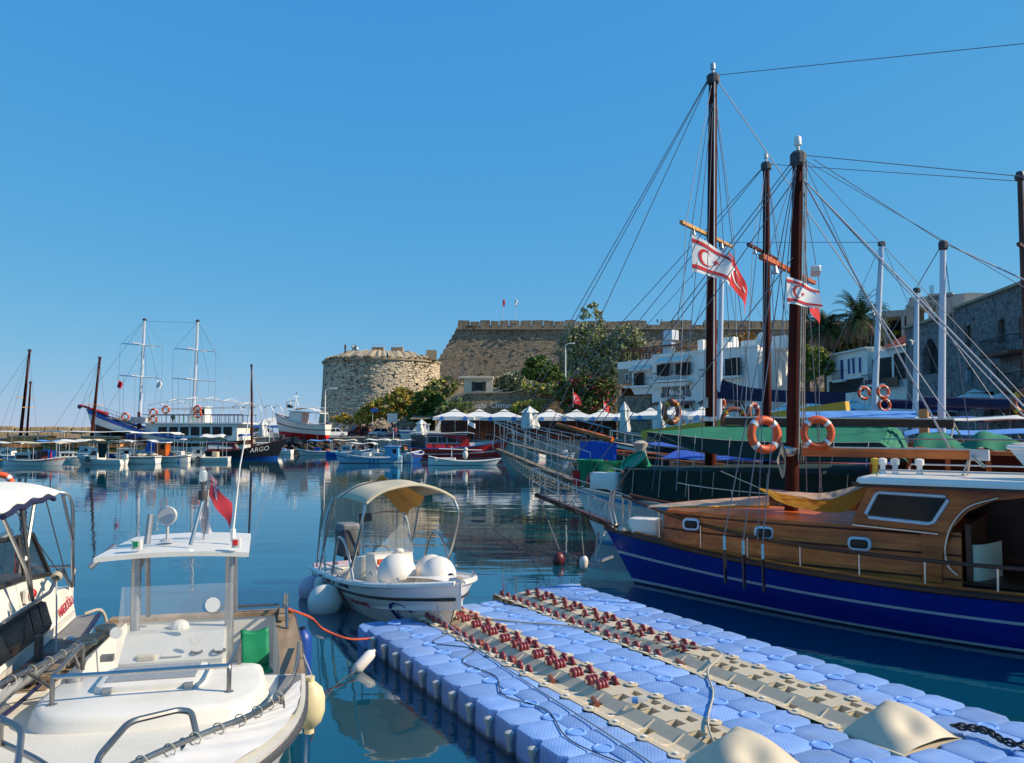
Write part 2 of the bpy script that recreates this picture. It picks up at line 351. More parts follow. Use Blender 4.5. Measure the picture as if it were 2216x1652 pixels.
P('orange_buoy', (.72, .1, .02), .5, var=.1, scale=5, grime=.1)
P('brown_buoy', (.3, .075, .03), .45, var=.15, scale=5)
P('reflective', (.75, .75, .72), .4)
P('rope', (.5, .44, .34), .9, var=.25, scale=30, bump=.5, bscale=90)
P('rope_grey', (.42, .42, .44), .8, var=.2, scale=30)
P('rope_red', (.55, .09, .04), .8, var=.2, scale=30)
P('rope_dark', (.06, .06, .065), .8, var=.3, scale=30)
P('wire', (.16, .17, .2), .5, metal=.3, var=.1)
P('fender_white', (.82, .75, .67), .4, var=.07, scale=4, grime=.25)
P('fender_lilac', (.6, .45, .52), .45, var=.1, scale=3, grime=.3)
P('fender_yellow', (.74, .62, .36), .5, var=.12, scale=4, grime=.3)
P('fender_blue', (.01, .06, .3), .4, var=.1)
P('concrete', (.36, .34, .31), .9, var=.15, scale=.6, grime=.3, bump=.4)
P('quay_paving', (.42, .37, .3), .9, var=.2, scale=.5, grime=.35, bump=.4)
P('asphalt', (.07, .07, .07), .9, var=.2)
P('window_dark', (.01, .011, .014), .12, var=.3, spec=.25)
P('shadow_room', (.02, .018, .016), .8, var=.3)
P('wall_white', (.9, .84, .75), .85, var=.05, scale=.5, grime=.16, bump=.15, bscale=6)
P('wall_cream', (.7, .6, .44), .85, var=.06, scale=.5, grime=.15)
P('shutter', (.05, .035, .025), .6, var=.2)
P('shutter_blue', (.02, .05, .22), .5, var=.15)
P('iron', (.012, .012, .013), .5, var=.3)
P('parasol', (.74, .71, .65), .85, var=.06, scale=1.2, bump=.15, bscale=8)
P('skin', (.45, .26, .18), .6); P('hair', (.02, .015, .012), .7)
glass('clear_plastic', (.55, .6, .62), .22, .05); glass('smoke_glass', (.015, .02, .025), .78, .04); glass('lamp_glass', (.7, .75, .75), .5, .05)
wood('mast_wood', (.035, .005, .004), (.11, .017, .008), 1, axis='z', rough=.75, spec=.15)
wood('gulet_wood', (.36, .05, .006), (.88, .22, .032), 1, axis='x', rough=.4, coat=.12)
wood('dark_wood', (.05, .016, .008), (.12, .038, .016), 1, axis='x', rough=.4)
wood('grey_wood', (.16, .12, .085), (.3, .23, .16), 1, axis='x', rough=.8)
wood('teak', (.25, .16, .09), (.42, .3, .19), 1, axis='x', rough=.7)
wood('pine', (.6, .27, .07), (.8, .43, .14), 1, axis='x', rough=.5)
wood('deck_pale', (.32, .28, .24), (.48, .44, .39), 1, axis='x', rough=.8)
# ================================================================= THE SETTING
def crop(x0, y0, sc): return lambda cx, cy: ((x0+cx/sc)/1.7329, (y0+cy/sc)/1.7329)
G4 = crop(2880, 1000, 2.3083); G5 = crop(2240, 1180, 3.0778)
# ---- water
m = bpy.data.materials.new('harbour_water'); m.use_nodes = True; n, l = nodes(m); b = n['Principled BSDF']
b.inputs['Roughness'].default_value = .015; b.inputs['IOR'].default_value = 1.9
tc = n.new('ShaderNodeTexCoord')
cn = n.new('ShaderNodeTexNoise'); cn.inputs['Scale'].default_value = .05; cn.inputs['Detail'].default_value = 3; l.new(tc.outputs['Object'], cn.inputs['Vector'])
cr = n.new('ShaderNodeValToRGB'); cr.color_ramp.elements[0].color = (.0015, .05, .082, 1); cr.color_ramp.elements[1].color = (.002, .065, .105, 1); l.new(cn.outputs['Fac'], cr.inputs[0]); l.new(cr.outputs[0], b.inputs['Base Color'])
bump = None
for sc, st, rot, dist in (((.22, .8, 1), 1.0, 4, .02), ((.8, 2.8, 1), 1.0, -9, .0036), ((3.5, 10., 1), 1.0, 12, .0004)):
    mp = n.new('ShaderNodeMapping'); mp.inputs['Scale'].default_value = sc; mp.inputs['Rotation'].default_value = (0, 0, R(rot)); l.new(tc.outputs['Object'], mp.inputs[0])
    nz = n.new('ShaderNodeTexNoise'); nz.inputs['Scale'].default_value = 1; nz.inputs['Detail'].default_value = 2.5; nz.inputs['Roughness'].default_value = .5; l.new(mp.outputs[0], nz.inputs['Vector'])
    bp = n.new('ShaderNodeBump'); bp.inputs['Strength'].default_value = .55; bp.inputs['Distance'].default_value = dist; l.new(nz.outputs['Fac'], bp.inputs['Height'])
    if bump: l.new(bump.outputs[0], bp.inputs['Normal'])
    bump = bp
l.new(bump.outputs[0], b.inputs['Normal']); MATS['harbour_water'] = m
tag(MB().quad((-4000, -60, 0), (4000, -60, 0), (4000, 6000, 0), (-4000, 6000, 0)).build('water', 'harbour_water'), kind='structure')
tag(MB().quad((-4000, -60, -6), (4000, -60, -6), (4000, 6000, -6), (-4000, 6000, -6)).build('seabed', 'concrete'), kind='structure')
# ---- quay and breakwater roadway
QZ = 2.0
edge = [(-160, 113), (-42, 113), (-38, 121), (-22, 124), (-9, 112), (-9, 97), (12, 96), (29, 90), (37, 66), (44, 36), (60, 4)]
poly = edge + [(260, 4), (260, 300), (-46, 300), (-46, 123.5), (-160, 123.5)]
tag(MB().prism(poly, -2, QZ).build('quay', 'quay_paving'), kind='structure')
kb = MB()
for a, c in zip(edge, edge[1:]): kb.beam((a[0], a[1]-.0, QZ+.06), (c[0], c[1], QZ+.06), .5, .14)
tag(kb.build('kerb', 'concrete'), kind='structure')
tag(MB().box((-103, 117.5, QZ+.012), (112, 7, .016)).build('road', 'asphalt'), kind='structure')
stone('block_stone', (.5, .38, .23), (.42, .31, .18), (.2, .15, .1), 3, 2, pits=.4, coord='Object', bump=.5)
stone('pale_stone', (.46, .37, .25), (.38, .3, .2), (.22, .17, .12), .9, .45, stain=(.1, .08, .06), pits=.6)
# breakwater parapet: two courses of big blocks, each its own piece
bw = E('breakwater_wall', 'sunlit tan stone block breakwater wall behind the boats', 'wall', (-60, 122, QZ), R(20))
random.seed(3); x = -36.
while x < 62:
    for cz, hh in ((.0, .85), (.85, .8)):
        ww = random.uniform(1.3, 2.3)
    ww = random.uniform(1.3, 2.4)
    for c_, (z0, hh) in enumerate(((0, .85), (.86, random.uniform(.72, .92)))):
        o = (ww*.4 if c_ else 0)
        MB().rbox((x+o+ww/2, random.uniform(-.1, .1), z0+hh/2), (ww-.06, 1.5, hh), .12, rz=random.uniform(-.03, .03), n=2, top=.12).build('stone_block', 'block_stone', bw)
    x += ww
    if x > 20: break
qw = E('quay_wall', 'tan stone blocks facing the breakwater quay above the water', 'wall', (-60, 112.9, 0)); x = -12.
while x < 18:
    ww = random.uniform(1.2, 2.)
    for c_ in range(2):
        MB().rbox((x+ww/2+c_*.5, 0, .12+c_*.82+.4), (ww-.06, .5, .78), .07, n=1).build('stone_block', 'block_stone', qw)
    x += ww
# ---- round tower
stone('tower_stone', (.82, .68, .49), (.7, .57, .4), (.42, .33, .24), .62, .31, stain=(.4, .29, .19), pits=.5, red=((.2, .085, .045), 2.5, 8.5), bump=1.)
tw = E('round_tower', 'round weathered stone castle tower, sunlit on its right side', 'tower', (-25.6, 160, QZ))
random.seed(11)
NU, NV = 300, 66; pit = {}
for i in range(NU+1):
    for j in range(NV+1): pit[i, j] = random.uniform(-.04, .04)
for k in range(170):
    ci, cj = random.randint(5, NU-5), int(NV*min(1, random.random()**.6)); s_ = random.choice((0, 0, 1, 1, 2))
    for a in range(-s_, s_+1):
        for c in range(0, max(1, s_)):
            if (ci+a, cj+c) in pit: pit[ci+a, cj+c] -= random.uniform(.15, .4)
TH = 14.2
def tfn(u, v):
    a = R(178) + u*R(184)
    r = 12.35 - 1.05*v - .25*math.sin(v*math.pi) + pit[round(u*NU), round(v*NV)]
    return (r*math.cos(a), r*math.sin(a), v*TH)
MB().grid(tfn, NU, NV, uv=lambda u, v: (u*37, 2+v*TH)).build('wall', 'tower_stone', tw)
MB().grid(lambda u, v: ((12.3-1.05*v)*math.cos(R(0)+u*R(180)), (12.3-1.05*v)*math.sin(R(0)+u*R(180)), v*TH), 40, 4, uv=lambda u, v: (u*37, v*TH)).build('rear_wall', 'tower_stone', tw)
P('tower_block', (.66, .54, .38), .9, var=.3, scale=2, bump=.6); P('castle_block', (.36, .285, .2), .9, var=.35, scale=2, bump=.6)
BLK = [MB().rbox((0, 0, 0), (w_, .34, h_), .05, n=1, top=.05).mesh('stone_block', 'tower_block') for w_, h_ in ((.66, .3), (.9, .3), (.5, .31), (.75, .28))]; BLC = [b_.copy() for b_ in BLK]
for b_ in BLC: b_.materials[0] = MATS['castle_block']
for k in range(280):
    u, v = random.uniform(.2, .93), random.uniform(.02, .98); v = math.floor(v*46)/46; a = R(178)+u*R(184); r = 12.35-1.05*v-.25*math.sin(v*math.pi)-.1+random.uniform(-.0, .07)
    inst(random.choice(BLK), 'stone_block', tw, Matrix.Translation((r*math.cos(a), r*math.sin(a), v*TH+.15)) @ Matrix.Rotation(a+math.pi/2, 4, 'Z'))
tag(MB().lathe([(0.01, TH-.1), (11.3, TH-.1)], 48, cap=False).build('roof', 'pale_stone', tw))
def arc(a0, a1, prof, n, jit=.05):
    secs = []
    for i in range(n+1):
        a = R(a0+(a1-a0)*i/n); secs.append([((r+random.uniform(-jit, jit))*math.cos(a), (r)*math.sin(a), z+random.uniform(-jit, jit)) for r, z in prof])
    return secs
cs = MB()
for a0, a1 in ((181, 245), (248, 262), (264, 358)): cs.loft(arc(a0, a1, [(11.2, TH-.25), (11.62, TH-.2), (11.66, TH+.08), (11.2, TH+.12)], 24))
cs.build('cordon', 'pale_stone', tw)
# battered parapet above the cordon, broken by a gun embrasure
for a0, a1, h, r1 in ((186, 226, 1.15, 8.2), (226.5, 283, 1.75, 7.6), (285, 322, 1.7, 7.6), (322.5, 351, .9, 9.6)):
    MB().loft(arc(a0, a1, [(11.25, TH+.1), (11.1, TH+.55), (r1+1.2, TH+h), (r1, TH+h+.1), (r1, TH)], 22, .2)).build('parapet', 'pale_stone', tw)
MB().box((10.1, -4.1, TH+1.15), (2.0, 3.0, 1.9), rz=.1).build('corner_block', 'block_stone', tw)
for a, r in ((271, 5.5), (305, 6.5)):
    cx, cy = r*math.cos(R(a)), r*math.sin(R(a))
    o = MB().box((cx, cy, TH+2.05), (2.2, 1.6, 1.1)).build('vent_block', 'block_stone', tw)
    rl = MB(); 
    for dx in (-1, -.33, .33, 1): rl.tube([(cx+dx, cy-.7, TH+2.6), (cx+dx, cy-.7, TH+3.1)], .03, 4)
    rl.tube([(cx-1, cy-.7, TH+3.1), (cx+1, cy-.7, TH+3.1)], .03, 4); rl.build('railing', 'galv', o)
# ---- great castle wall
stone('castle_stone', (.46, .36, .245), (.33, .26, .18), (.17, .13, .095), .7, .34, stain=(.13, .095, .065), pits=.75, red=((.26, .11, .055), 6, 15), bump=.9)
cw = E('castle_wall', 'high battlemented castle wall of brown stone on the skyline', 'castle wall', (0, 176, 0)); random.seed(5)
zt = at(1200, 712, 176).z; x0, x1 = at(990, 712, 176).x, 96.
prot = [random.uniform(-.035, .035) for _ in range(5000)]
def cwf(u, v):
    z = 2+(zt-2)*v; b_ = (1-v)*2.2
    step = math.floor(v*22)/22
    xl = x0-13.5*(1-step)
    j = prot[(round(u*220)*41+round(v*44)*7) % 5000]
    return (xl+(x1-xl)*u, -b_+j, z)
MB().grid(cwf, 220, 44, uv=lambda u, v: (u*108, 2+(zt-2)*v)).build('wall_face', 'castle_stone', cw)
MB().grid(lambda u, v: (x0-13.5*(1-math.floor(v*22)/22), -(1-v)*2.2+u*40, 2+(zt-2)*v), 30, 44, uv=lambda u, v: (u*40, 2+(zt-2)*v)).build('end_face', 'castle_stone', cw)
MB().box(((x0+x1)/2, 20, zt-.3), (x1-x0, 40, .5)).build('wall_walk', 'pale_stone', cw)
MB().beam((x0-.3, -.25, zt), (x1, -.25, zt), .6, .32).build('cordon', 'pale_stone', cw)
MB().beam((x0-.9, -2.2, 12.6), (x1, -2.2, 12.6), .5, .3).build('lower_cordon', 'castle_stone', cw)
mer = [MB().grid(lambda u, v: (w_*(u-.5), 0+.1*math.sin(u*9+k), v*h_+ .05*math.sin(u*14+k)*v), 4, 3, uv=lambda u, v: (u*2.5+k*3, v*1.4)).build for k, w_, h_ in ()]
x = x0; k = 0
while x < x1-3:
    ww = random.uniform(1.9, 2.9); hh = random.uniform(1.45, 1.75)
    px = 1108+x*F/176
    if 1398 < px < 1413 or 1500 < px < 1522: hh *= .45
    mb = MB(); mb.box((x+ww/2, .35, zt+.16+hh/2), (ww-.16, 1.2, hh), taper=.985); mb.v = [(a+random.uniform(-.07, .07), c, d+(random.uniform(-.12, .08) if d > zt+.5 else 0)) for a, c, d in mb.v]
    mb.build('merlon', 'castle_stone_obj' if 'castle_stone_obj' in MATS else stone('castle_stone_obj', (.42, .33, .225), (.31, .24, .165), (.14, .11, .08), .95, .5, stain=(.1, .08, .06), coord='Object'), cw)
    x += ww; k += 1
MB().box(((x0+x1)/2, .9, zt+.45), (x1-x0-.4, .5, .62)).build('parapet', 'castle_stone_obj', cw)
for k in range(280):
    z = 2+math.floor(random.uniform(.3, .98)*66)*.36; x = random.uniform(x0+1, 62)
    if z > zt-.6: continue
    inst(random.choice(BLC), 'stone_block', cw, Matrix.Translation((x, -(1-(z-2)/(zt-2))*2.2-.0+random.uniform(-.0, .06), z)))
# flags on the castle
P('flag_red', (.62, .015, .02), .8, var=.08); P('flag_white', (.8, .79, .78), .8, var=.05)
for px, top, lab, mt in ((1088, 645, 'thin flagpole on the castle wall with a drooping red flag', 'flag_red'), (1115, 645, 'thin flagpole on the castle wall with a drooping pale flag', 'flag_white')):
    p0, p1 = at(px, 692, 178), at(px, top, 178); e = E('castle_flag', lab, 'flag', p0, group='flags on the castle wall')
    MB().tube([(0, 0, -1), (0, 0, p1.z-p0.z)], .06, 5).build('pole', 'galv', e)
    h = p1.z-p0.z
    MB().grid(lambda u, v: (.05+.42*u+.08*math.sin(v*6), .12*math.sin(u*7+v*4), h-.15-1.5*v-.35*u), 5, 6).build('cloth', mt, e, True)
# ---- cafe retaining wall and hillside
stone('cafe_stone', (.46, .34, .21), (.36, .26, .16), (.19, .14, .1), .8, .38, stain=(.1, .08, .05), pits=.6, bump=.8)
CY = 128.; cafe = E('retaining_wall', 'stone retaining wall with the cafe lettering above the parasols', 'wall', (0, CY, 0))
xa, xb = at(942, 880, CY).x, at(1345, 838, CY).x
tops = [(952, 906), (966, 888), (985, 868), (1005, 852), (1100, 851), (1180, 836), (1345, 838)]
def ctop(x):
    q = [(at(a, c, CY).x, at(a, c, CY).z) for a, c in tops]
    for (a, c), (d, e) in zip(q, q[1:]):
        if x <= d: return c+(e-c)*max(0, (x-a)/(d-a))
    return q[-1][1]
random.seed(9)
def cf(u, v):
    x = lerp(xa, xb, u); t = ctop(x); return (x, -.6*(1-v)+prot[(round(u*90)*17+round(v*20)) % 5000]*.8, lerp(1.5, t, v))
MB().grid(cf, 90, 20, uv=lambda u, v: (u*30, 2+v*7.5)).build('wall_face', 'cafe_stone', cafe)
cpb = MB()
for i in range(30):
    x = lerp(xa, xb, i/30); x2 = lerp(xa, xb, (i+1)/30); cpb.beam((x, .1, ctop(x)+.05), (x2, .1, ctop(x2)+.05), .7, .16)
cpb.build('coping', 'pale_stone', cafe)
p = at(1072, 878, CY-1.0); I3 = Matrix.Translation((p.x, p.y-CY, p.z)) @ Matrix.Rotation(math.pi/2, 4, 'X')
text('cafe  Chimera', 1.15, 'white_paint', cafe, I3, ext=.05)
P('soil', (.2, .15, .09), .95, var=.35, scale=.3, bump=.6)
def hill(u, v):
    x = lerp(xa-4, 60, u); y = lerp(CY+.3, 175.5, v); z0 = ctop(min(x, xb))-.1
    return (x, y, lerp(z0, 13., v)+.5*math.sin(x*.6+v*5)*min(1, v*4))
tag(MB().grid(hill, 40, 10).build('hillside', 'soil', smooth=True), kind='structure')
hut = E('ticket_hut', 'small cream flat-roofed hut with shuttered window above the cafe wall', 'hut', at(1035, 853, 130))
s_ = 130/F
MB().box((0, 1.6, 1.25), (62*s_, 3.4, 2.5)).build('wall', 'wall_cream', hut)
MB().rbox((-.35, 1.5, 2.62), (76*s_, 4.4, .3), .1, n=1).build('roof', 'wall_cream', hut)
MB().box((.1, -.13, 1.2), (1.3, .06, 1.35)).build('window', 'window_dark', hut)
for dx in (-.75, .95): MB().box((dx, -.16, 1.2), (.55, .08, 1.5)).build('shutter', 'shutter', hut)
# ---- lettered white restaurant building
def wall_uv(mb, a, b_, z0, z1): return mb.grid(lambda u, v: (lerp(a[0], b_[0], u), lerp(a[1], b_[1], u), lerp(z0, z1, v)), 8, 4, uv=lambda u, v: (u*math.dist(a, b_), v*(z1-z0)))
A = at(*G5(628, 487), 108.); B = at(*G5(1846, 372), 95.)
rzb = math.atan2(B.y-A.y, B.x-A.x); LB = math.hypot(B.x-A.x, B.y-A.y)
wb = E('restaurant_building', 'white three-storey restaurant with black wall lettering and iron balconies', 'building', (A.x, A.y, QZ), rzb)
zt = pl(wb, *G5(628, 487)).z; zt2 = pl(wb, *G5(1846, 372)).z; ZT = (zt+zt2)/2
fx = lambda cx, cy: pl(wb, *G5(cx, cy), 0.)
MB().prism([(0, 0), (LB, 0), (LB, 8), (0, 8)], 0, ZT).build('wall', 'wall_white', wb)
MB().prism([(-.12, -.12), (LB+.12, -.12), (LB+.12, .25), (-.12, .25)], ZT+.002, ZT+.22).build('parapet', 'wall_white', wb)
def rect(cx0, cy0, cx1, cy1): a = fx(cx0, cy0); c = fx(cx1, cy1); return min(a.x, c.x), max(a.x, c.x), min(a.z, c.z), max(a.z, c.z)
def opening(par, r, mt='shadow_room', sh=None, fr=None, name='window', shw=.5):
    x0, x1, z0, z1 = r
    o = MB().box(((x0+x1)/2, -.004, (z0+z1)/2), (x1-x0, .05, z1-z0)).build(name, mt, par)
    if fr:
        f = MB()
        for xx in (x0-.03, x1+.03): f.box((xx, -.05, (z0+z1)/2), (.09, .1, z1-z0+.06))
        f.box(((x0+x1)/2, -.05, z1+.05), (x1-x0+.2, .1, .09)); f.box(((x0+x1)/2, -.05, z0-.05), (x1-x0+.2, .12, .09)); f.build('frame', fr, o)
    if sh:
        for s_, xx in ((-1, x0-.02), (1, x1+.02)): MB().box((xx+s_*shw*.3, -.05-shw*.35, (z0+z1)/2), (.06, shw, z1-z0), rz=s_*.7).build('shutter', sh, o)
    return o
def balcony(par, x0, x1, z, d=1., h=1.0, bar=.25, slab='wall_white', xs=None):
    o = MB().box(((x0+x1)/2, -d/2-.003, z-.12), (x1-x0, d, .24)).build('balcony', slab, par)
    r = MB(); r.tube([(x0, -.02, z+h), (x0, -d+.05, z+h), (x1, -d+.05, z+h), (x1, -.02, z+h)], .03, 4); r.tube([(x0, -d+.05, z+.1), (x1, -d+.05, z+.1)], .02, 4)
    x = x0
    while x <= x1+.01: r.tube([(x, -d+.05, z), (x, -d+.05, z+h)], .02, 3, cap=False); x += bar
    r.build('railing', 'iron', o); return o
for q in ((748, 580, 838, 700), (966, 566, 1068, 690)): opening(wb, rect(*q), sh='shutter', fr='shutter', name='balcony_door', shw=.7)
r_ = rect(680, 700, 1090, 755); balcony(wb, r_[0], r_[1], r_[2]+.1)
o = MB().box(((r_[0]+r_[1])/2, -.35, r_[2]-.5), (r_[1]-r_[0]-1.2, .7, .5), taper=1.4).build('balcony_corbel', 'wall_white', wb)
opening(wb, rect(1540, 512, 1645, 700), sh='shutter', fr='shutter', name='balcony_door', shw=.7)
opening(wb, rect(1380, 540, 1400, 700), sh='shutter', name='balcony_door')
r_ = rect(1225, 650, 1690, 705); balcony(wb, r_[0], r_[1], r_[2])
for q in ((760, 826, 822, 936), (996, 814, 1058, 926)): opening(wb, rect(*q), mt='grey', fr='shutter')
opening(wb, rect(1580, 850, 1650, 895), fr='shutter')
r_ = rect(720, 495, 1080, 548); MB().add([(r_[0], 0, r_[3]), (r_[1], 0, r_[3]), (r_[1], -1.1, r_[2]+.25), (r_[0], -1.1, r_[2]+.25), (r_[0], -1.1, r_[2]), (r_[1], -1.1, r_[2])], [(0, 1, 2, 3), (3, 2, 5, 4)]).build('awning', 'canvas_white', wb)
for q, dr in (((668, 1008, 1135, 1050), (1000, 1040, 1062, 1085)), ((1212, 985, 1730, 1030), (1590, 1020, 1655, 1065))):
    r_ = rect(*q); o = MB().add([(r_[0], 0, r_[3]), (r_[1], 0, r_[3]), (r_[1], -.9, r_[2]+.3), (r_[0], -.9, r_[2]+.3), (r_[0], -.9, r_[2]+.1), (r_[1], -.9, r_[2]+.1)], [(0, 1, 2, 3), (3, 2, 5, 4)]).build('tiled_awning', 'maroon', wb)
    for xx in (r_[0]+.2, r_[1]-.2, (r_[0]+r_[1])/2): MB().beam((xx, -.8, r_[2]+.25), (xx, -.03, r_[2]-.7), .1, .1).build('bracket', 'shutter', o)
    opening(wb, rect(*dr), name='door')
for s_, c_, sz in (('Kıbrıs', (905, 842), 1.05), ('Evi', (928, 886), 1.0), ('Traditional', (900, 936), .5), ('Cyprus Foods', (903, 962), .5)):
    q = fx(*c_); text(s_, sz, 'iron', wb, frame((q.x, -.03, q.z), (1, 0, 0), (0, 0, 1)), ext=.02)
for a_, c_, d_ in (((742, 908), (742, 955), (778, 955)), ((1078, 893), (1078, 942), (1045, 942))):
    q = [fx(*k_) for k_ in (a_, c_, d_)]; MB().tube([(k_.x, -.04, k_.z) for k_ in q], .07, 4).build('arrow_mark', 'iron', wb)
# roof clutter
fr_ = MB(); 
for c_, top in ((642, 292), (695, 268)):
    q = fx(c_, 470); q2 = fx(c_, top); MB().box((q.x+1, 1.6, (ZT+q2.z)/2), (.75, .75, q2.z-ZT)).build('flue', 'alu_mast', wb)
q = fx(690, 240); MB().box((q.x+1, 1.6, q.z), (1.5, 1.3, 1.3)).build('flue_box', 'alu_mast', wb)
for c_, w_, h_, d_ in ((938, .9, 1.9, 3), (1040, 2.6, 1.2, 4), (1140, 2.2, 2.0, 4), (1480, 2.2, 1.2, 3), (1640, 4.2, 1.5, 4), (1210, 1.0, 1.3, 3)):
    q = fx(c_, 420); MB().rbox((q.x+d_*.5, d_, ZT+h_/2-.02), (w_, 1.2, h_), .1, n=1).build('roof_box', 'wall_white', wb)
q = fx(1855, 300); MB().lathe([(.02, 0), (.35, .08), (.55, .22)], 10, (LB-.8, 2, ZT+1.4), (-.3, -1, .4), cap=False).build('satellite_dish', 'white_paint', wb)
MB().tube([(LB-.8, 2.1, ZT), (LB-.8, 2.1, ZT+1.4)], .05, 4).build('dish_post', 'galv', wb)
# stone and white annex with roof pergola
an = E('restaurant_annex', 'lower white and stone annex with roof pergola left of the lettered building', 'building', (A.x, A.y, QZ), rzb)
fa = lambda cx, cy: pl(an, *G5(cx, cy), 0.)
q0, q1, q2 = fa(200, 550), fa(372, 530), fa(630, 505)
stone('annex_stone', (.4, .33, .24), (.3, .25, .18), (.2, .17, .13), .55, .3, pits=.5)
ztn = q1.z
wall_uv(MB(), (q0.x, 0.5), (-.01, .5), 0, ztn*.55).build('stone_base', 'annex_stone', an)
MB().prism([(q1.x, 0.45), (-.02, .45), (-.02, 7), (q1.x, 7)], fa(500, 830).z, ztn).build('wall', 'wall_white', an)
MB().prism([(q0.x, .6), (q1.x-.01, .6), (q1.x-.01, 7), (q0.x, 7)], fa(280, 800).z, fa(280, 628).z).build('stone_wall', 'annex_stone', an)
MB().prism([(q0.x, .55), (q1.x-.01, .55), (q1.x-.01, 7), (q0.x, 7)], fa(280, 628).z+.003, q0.z).build('upper_wall', 'wall_white', an)
def recta(cx0, cy0, cx1, cy1): a = fa(cx0, cy0); c = fa(cx1, cy1); return min(a.x, c.x), max(a.x, c.x), min(a.z, c.z), max(a.z, c.z)
def shift(o, dy): o.location.y += dy; return o
shift(opening(an, recta(440, 678, 505, 810), sh='shutter', fr='shutter', name='balcony_door'), .44); shift(opening(an, recta(605, 668, 628, 800), name='balcony_door'), .44); shift(opening(an, recta(295, 690, 325, 765), fr='wall_white'), .59)
r_ = recta(372, 770, 628, 825); shift(balcony(an, r_[0]-.6, r_[1]-.1, r_[2]+.1), .44)
shift(MB().box(((r_[0]+r_[1])/2+.6, -.2, r_[2]-.6), (3.4, .5, .9), taper=1.35).build('corbel', 'wall_white', an), .44)
r_ = recta(378, 590, 628, 640); shift(MB().add([(r_[0], 0, r_[3]), (r_[1], 0, r_[3]), (r_[1], -.8, r_[2]+.25), (r_[0], -.8, r_[2]+.25), (r_[0], -.8, r_[2]), (r_[1], -.8, r_[2])], [(0, 1, 2, 3), (3, 2, 5, 4)]).build('awning', 'canvas_white', an), .44)
z0, z1 = ztn-.2, fa(400, 400).z
for i in range(6):
    x = lerp(q0.x+.3, -.6, i/5)
    for y_ in (1, 5.5): MB().box((x, y_, (z0+z1)/2), (.14, .14, z1-z0)).build('pergola_post', 'dark_wood', an)
for i in range(9): MB().box((lerp(q0.x, 5, .5), lerp(.6, 6, i/8), z1+.1+.03*math.sin(i*3)), (5-q0.x, .5, .1), rz=.01*math.sin(i)).build('pergola_slat', 'dark_wood', an)
rl = MB(); rl.tube([(q0.x, .8, ztn+.9), (-.1, .8, ztn+.9)], .03, 4)
for i in range(24): x = lerp(q0.x, -.1, i/23); rl.tube([(x, .8, ztn-.3), (x, .8, ztn+.9)], .03, 3)
rl.build('railing', 'iron', an)
# ---- white houses with blue shutters
def gframe(name, label, pa, pb, Da, Db, fn, z=QZ):
    a, c = at(*fn(*pa), Da), at(*fn(*pb), Db); e = E(name, label, 'building', (a.x, a.y, z), math.atan2(c.y-a.y, c.x-a.x)); return e, math.hypot(c.x-a.x, c.y-a.y)
hs_, L1 = gframe('white_house', 'two-storey white house with blue shutters and dark ground floor', (505, 790), (858, 715), 92, 82, G4)
def rr(e, fn, cx0, cy0, cx1, cy1): a = pl(e, *fn(cx0, cy0)); c = pl(e, *fn(cx1, cy1)); return min(a.x, c.x), max(a.x, c.x), min(a.z, c.z), max(a.z, c.z)
zt = pl(hs_, *G4(605, 765)).z
MB().prism([(0, 0), (L1, 0), (L1, 8), (0, 8)], 0, zt).build('wall', 'wall_white', hs_)
MB().prism([(-.3, -.3), (L1+.2, -.3), (L1+.2, 8), (-.3, 8)], zt+.003, zt+.2).build('roof_slab', 'old_white', hs_)
for q in ((520, 820, 562, 935), (628, 812, 664, 975), (692, 802, 720, 930), (732, 793, 762, 925), (788, 790, 818, 918)): opening(hs_, rr(hs_, G4, *q), mt='shutter_blue', fr='wall_white')
r_ = rr(hs_, G4, 600, 925, 680, 985); balcony(hs_, r_[0], r_[1], r_[2]+.1, d=.6)
r_ = rr(hs_, G4, 530, 1000, 830, 1080); opening(hs_, r_, name='shopfront')
ws, L2 = gframe('white_shop_house', 'white house with red tiled roof and dark restaurant front', (860, 745), (1198, 690), 83, 76, G4)
zt = pl(ws, *G4(900, 745)).z
MB().prism([(0, 0), (L2, 0), (L2, 9), (0, 9)], 0, zt).build('wall', 'wall_white', ws)
r_ = rr(ws, G4, 880, 810, 1075, 1000); opening(ws, r_, name='terrace_opening')
r_ = rr(ws, G4, 1100, 765, 1192, 960); opening(ws, r_, fr='shutter')
r_ = rr(ws, G4, 750, 940, 1075, 1010); balcony(ws, max(0, r_[0]), r_[1], r_[2], d=.8)
P('roof_tile', (.34, .07, .045), .8, var=.25, scale=2)
def tiles(parent, fn, nu, nv, th=.06):
    for j in range(nv):
        mb = MB()
        for i in range(nu):
            a, c, d, e = [Vector(fn((i+di)/nu, (j+dj)/nv)) for di, dj in ((0, 0), (.92, 0), (.92, 1.1), (0, 1.1))]
            m_ = (a+c)/2+Vector((0, 0, th*1.6)); m2 = (d+e)/2+Vector((0, 0, th*1.6)); mb.add([a, m_, c, d, m2, e], [(0, 1, 4, 5), (1, 2, 3, 4)])
        mb.build('tile_row', 'roof_tile', parent)
ra = pl(ws, *G4(1020, 700)); rb = pl(ws, *G4(1198, 665)); rt = pl(ws, *G4(1195, 608), 0)
roof = MB().prism([(ra.x, -.4), (L2+.1, -.4), (L2+.1, 6), (ra.x, 6)], zt+.003, zt+.1).build('roof', 'old_white', ws)
tiles(roof, lambda u, v: (lerp(ra.x, L2+.1, u), lerp(-.5, 4.5, v), zt+.14+lerp(0, 2.6, v)), 16, 9)
MB().add([(ra.x, -.3, zt+.1), (ra.x, 4.5, zt+.1), (ra.x, 4.5, zt+2.68)], [(0, 1, 2)]).build('gable', 'wall_white', ws)
MB().box((L2*.5, -.6, pl(ws, *G4(980, 1015)).z), (6, .12, .9)).build('sign_board', 'black_paint', ws)
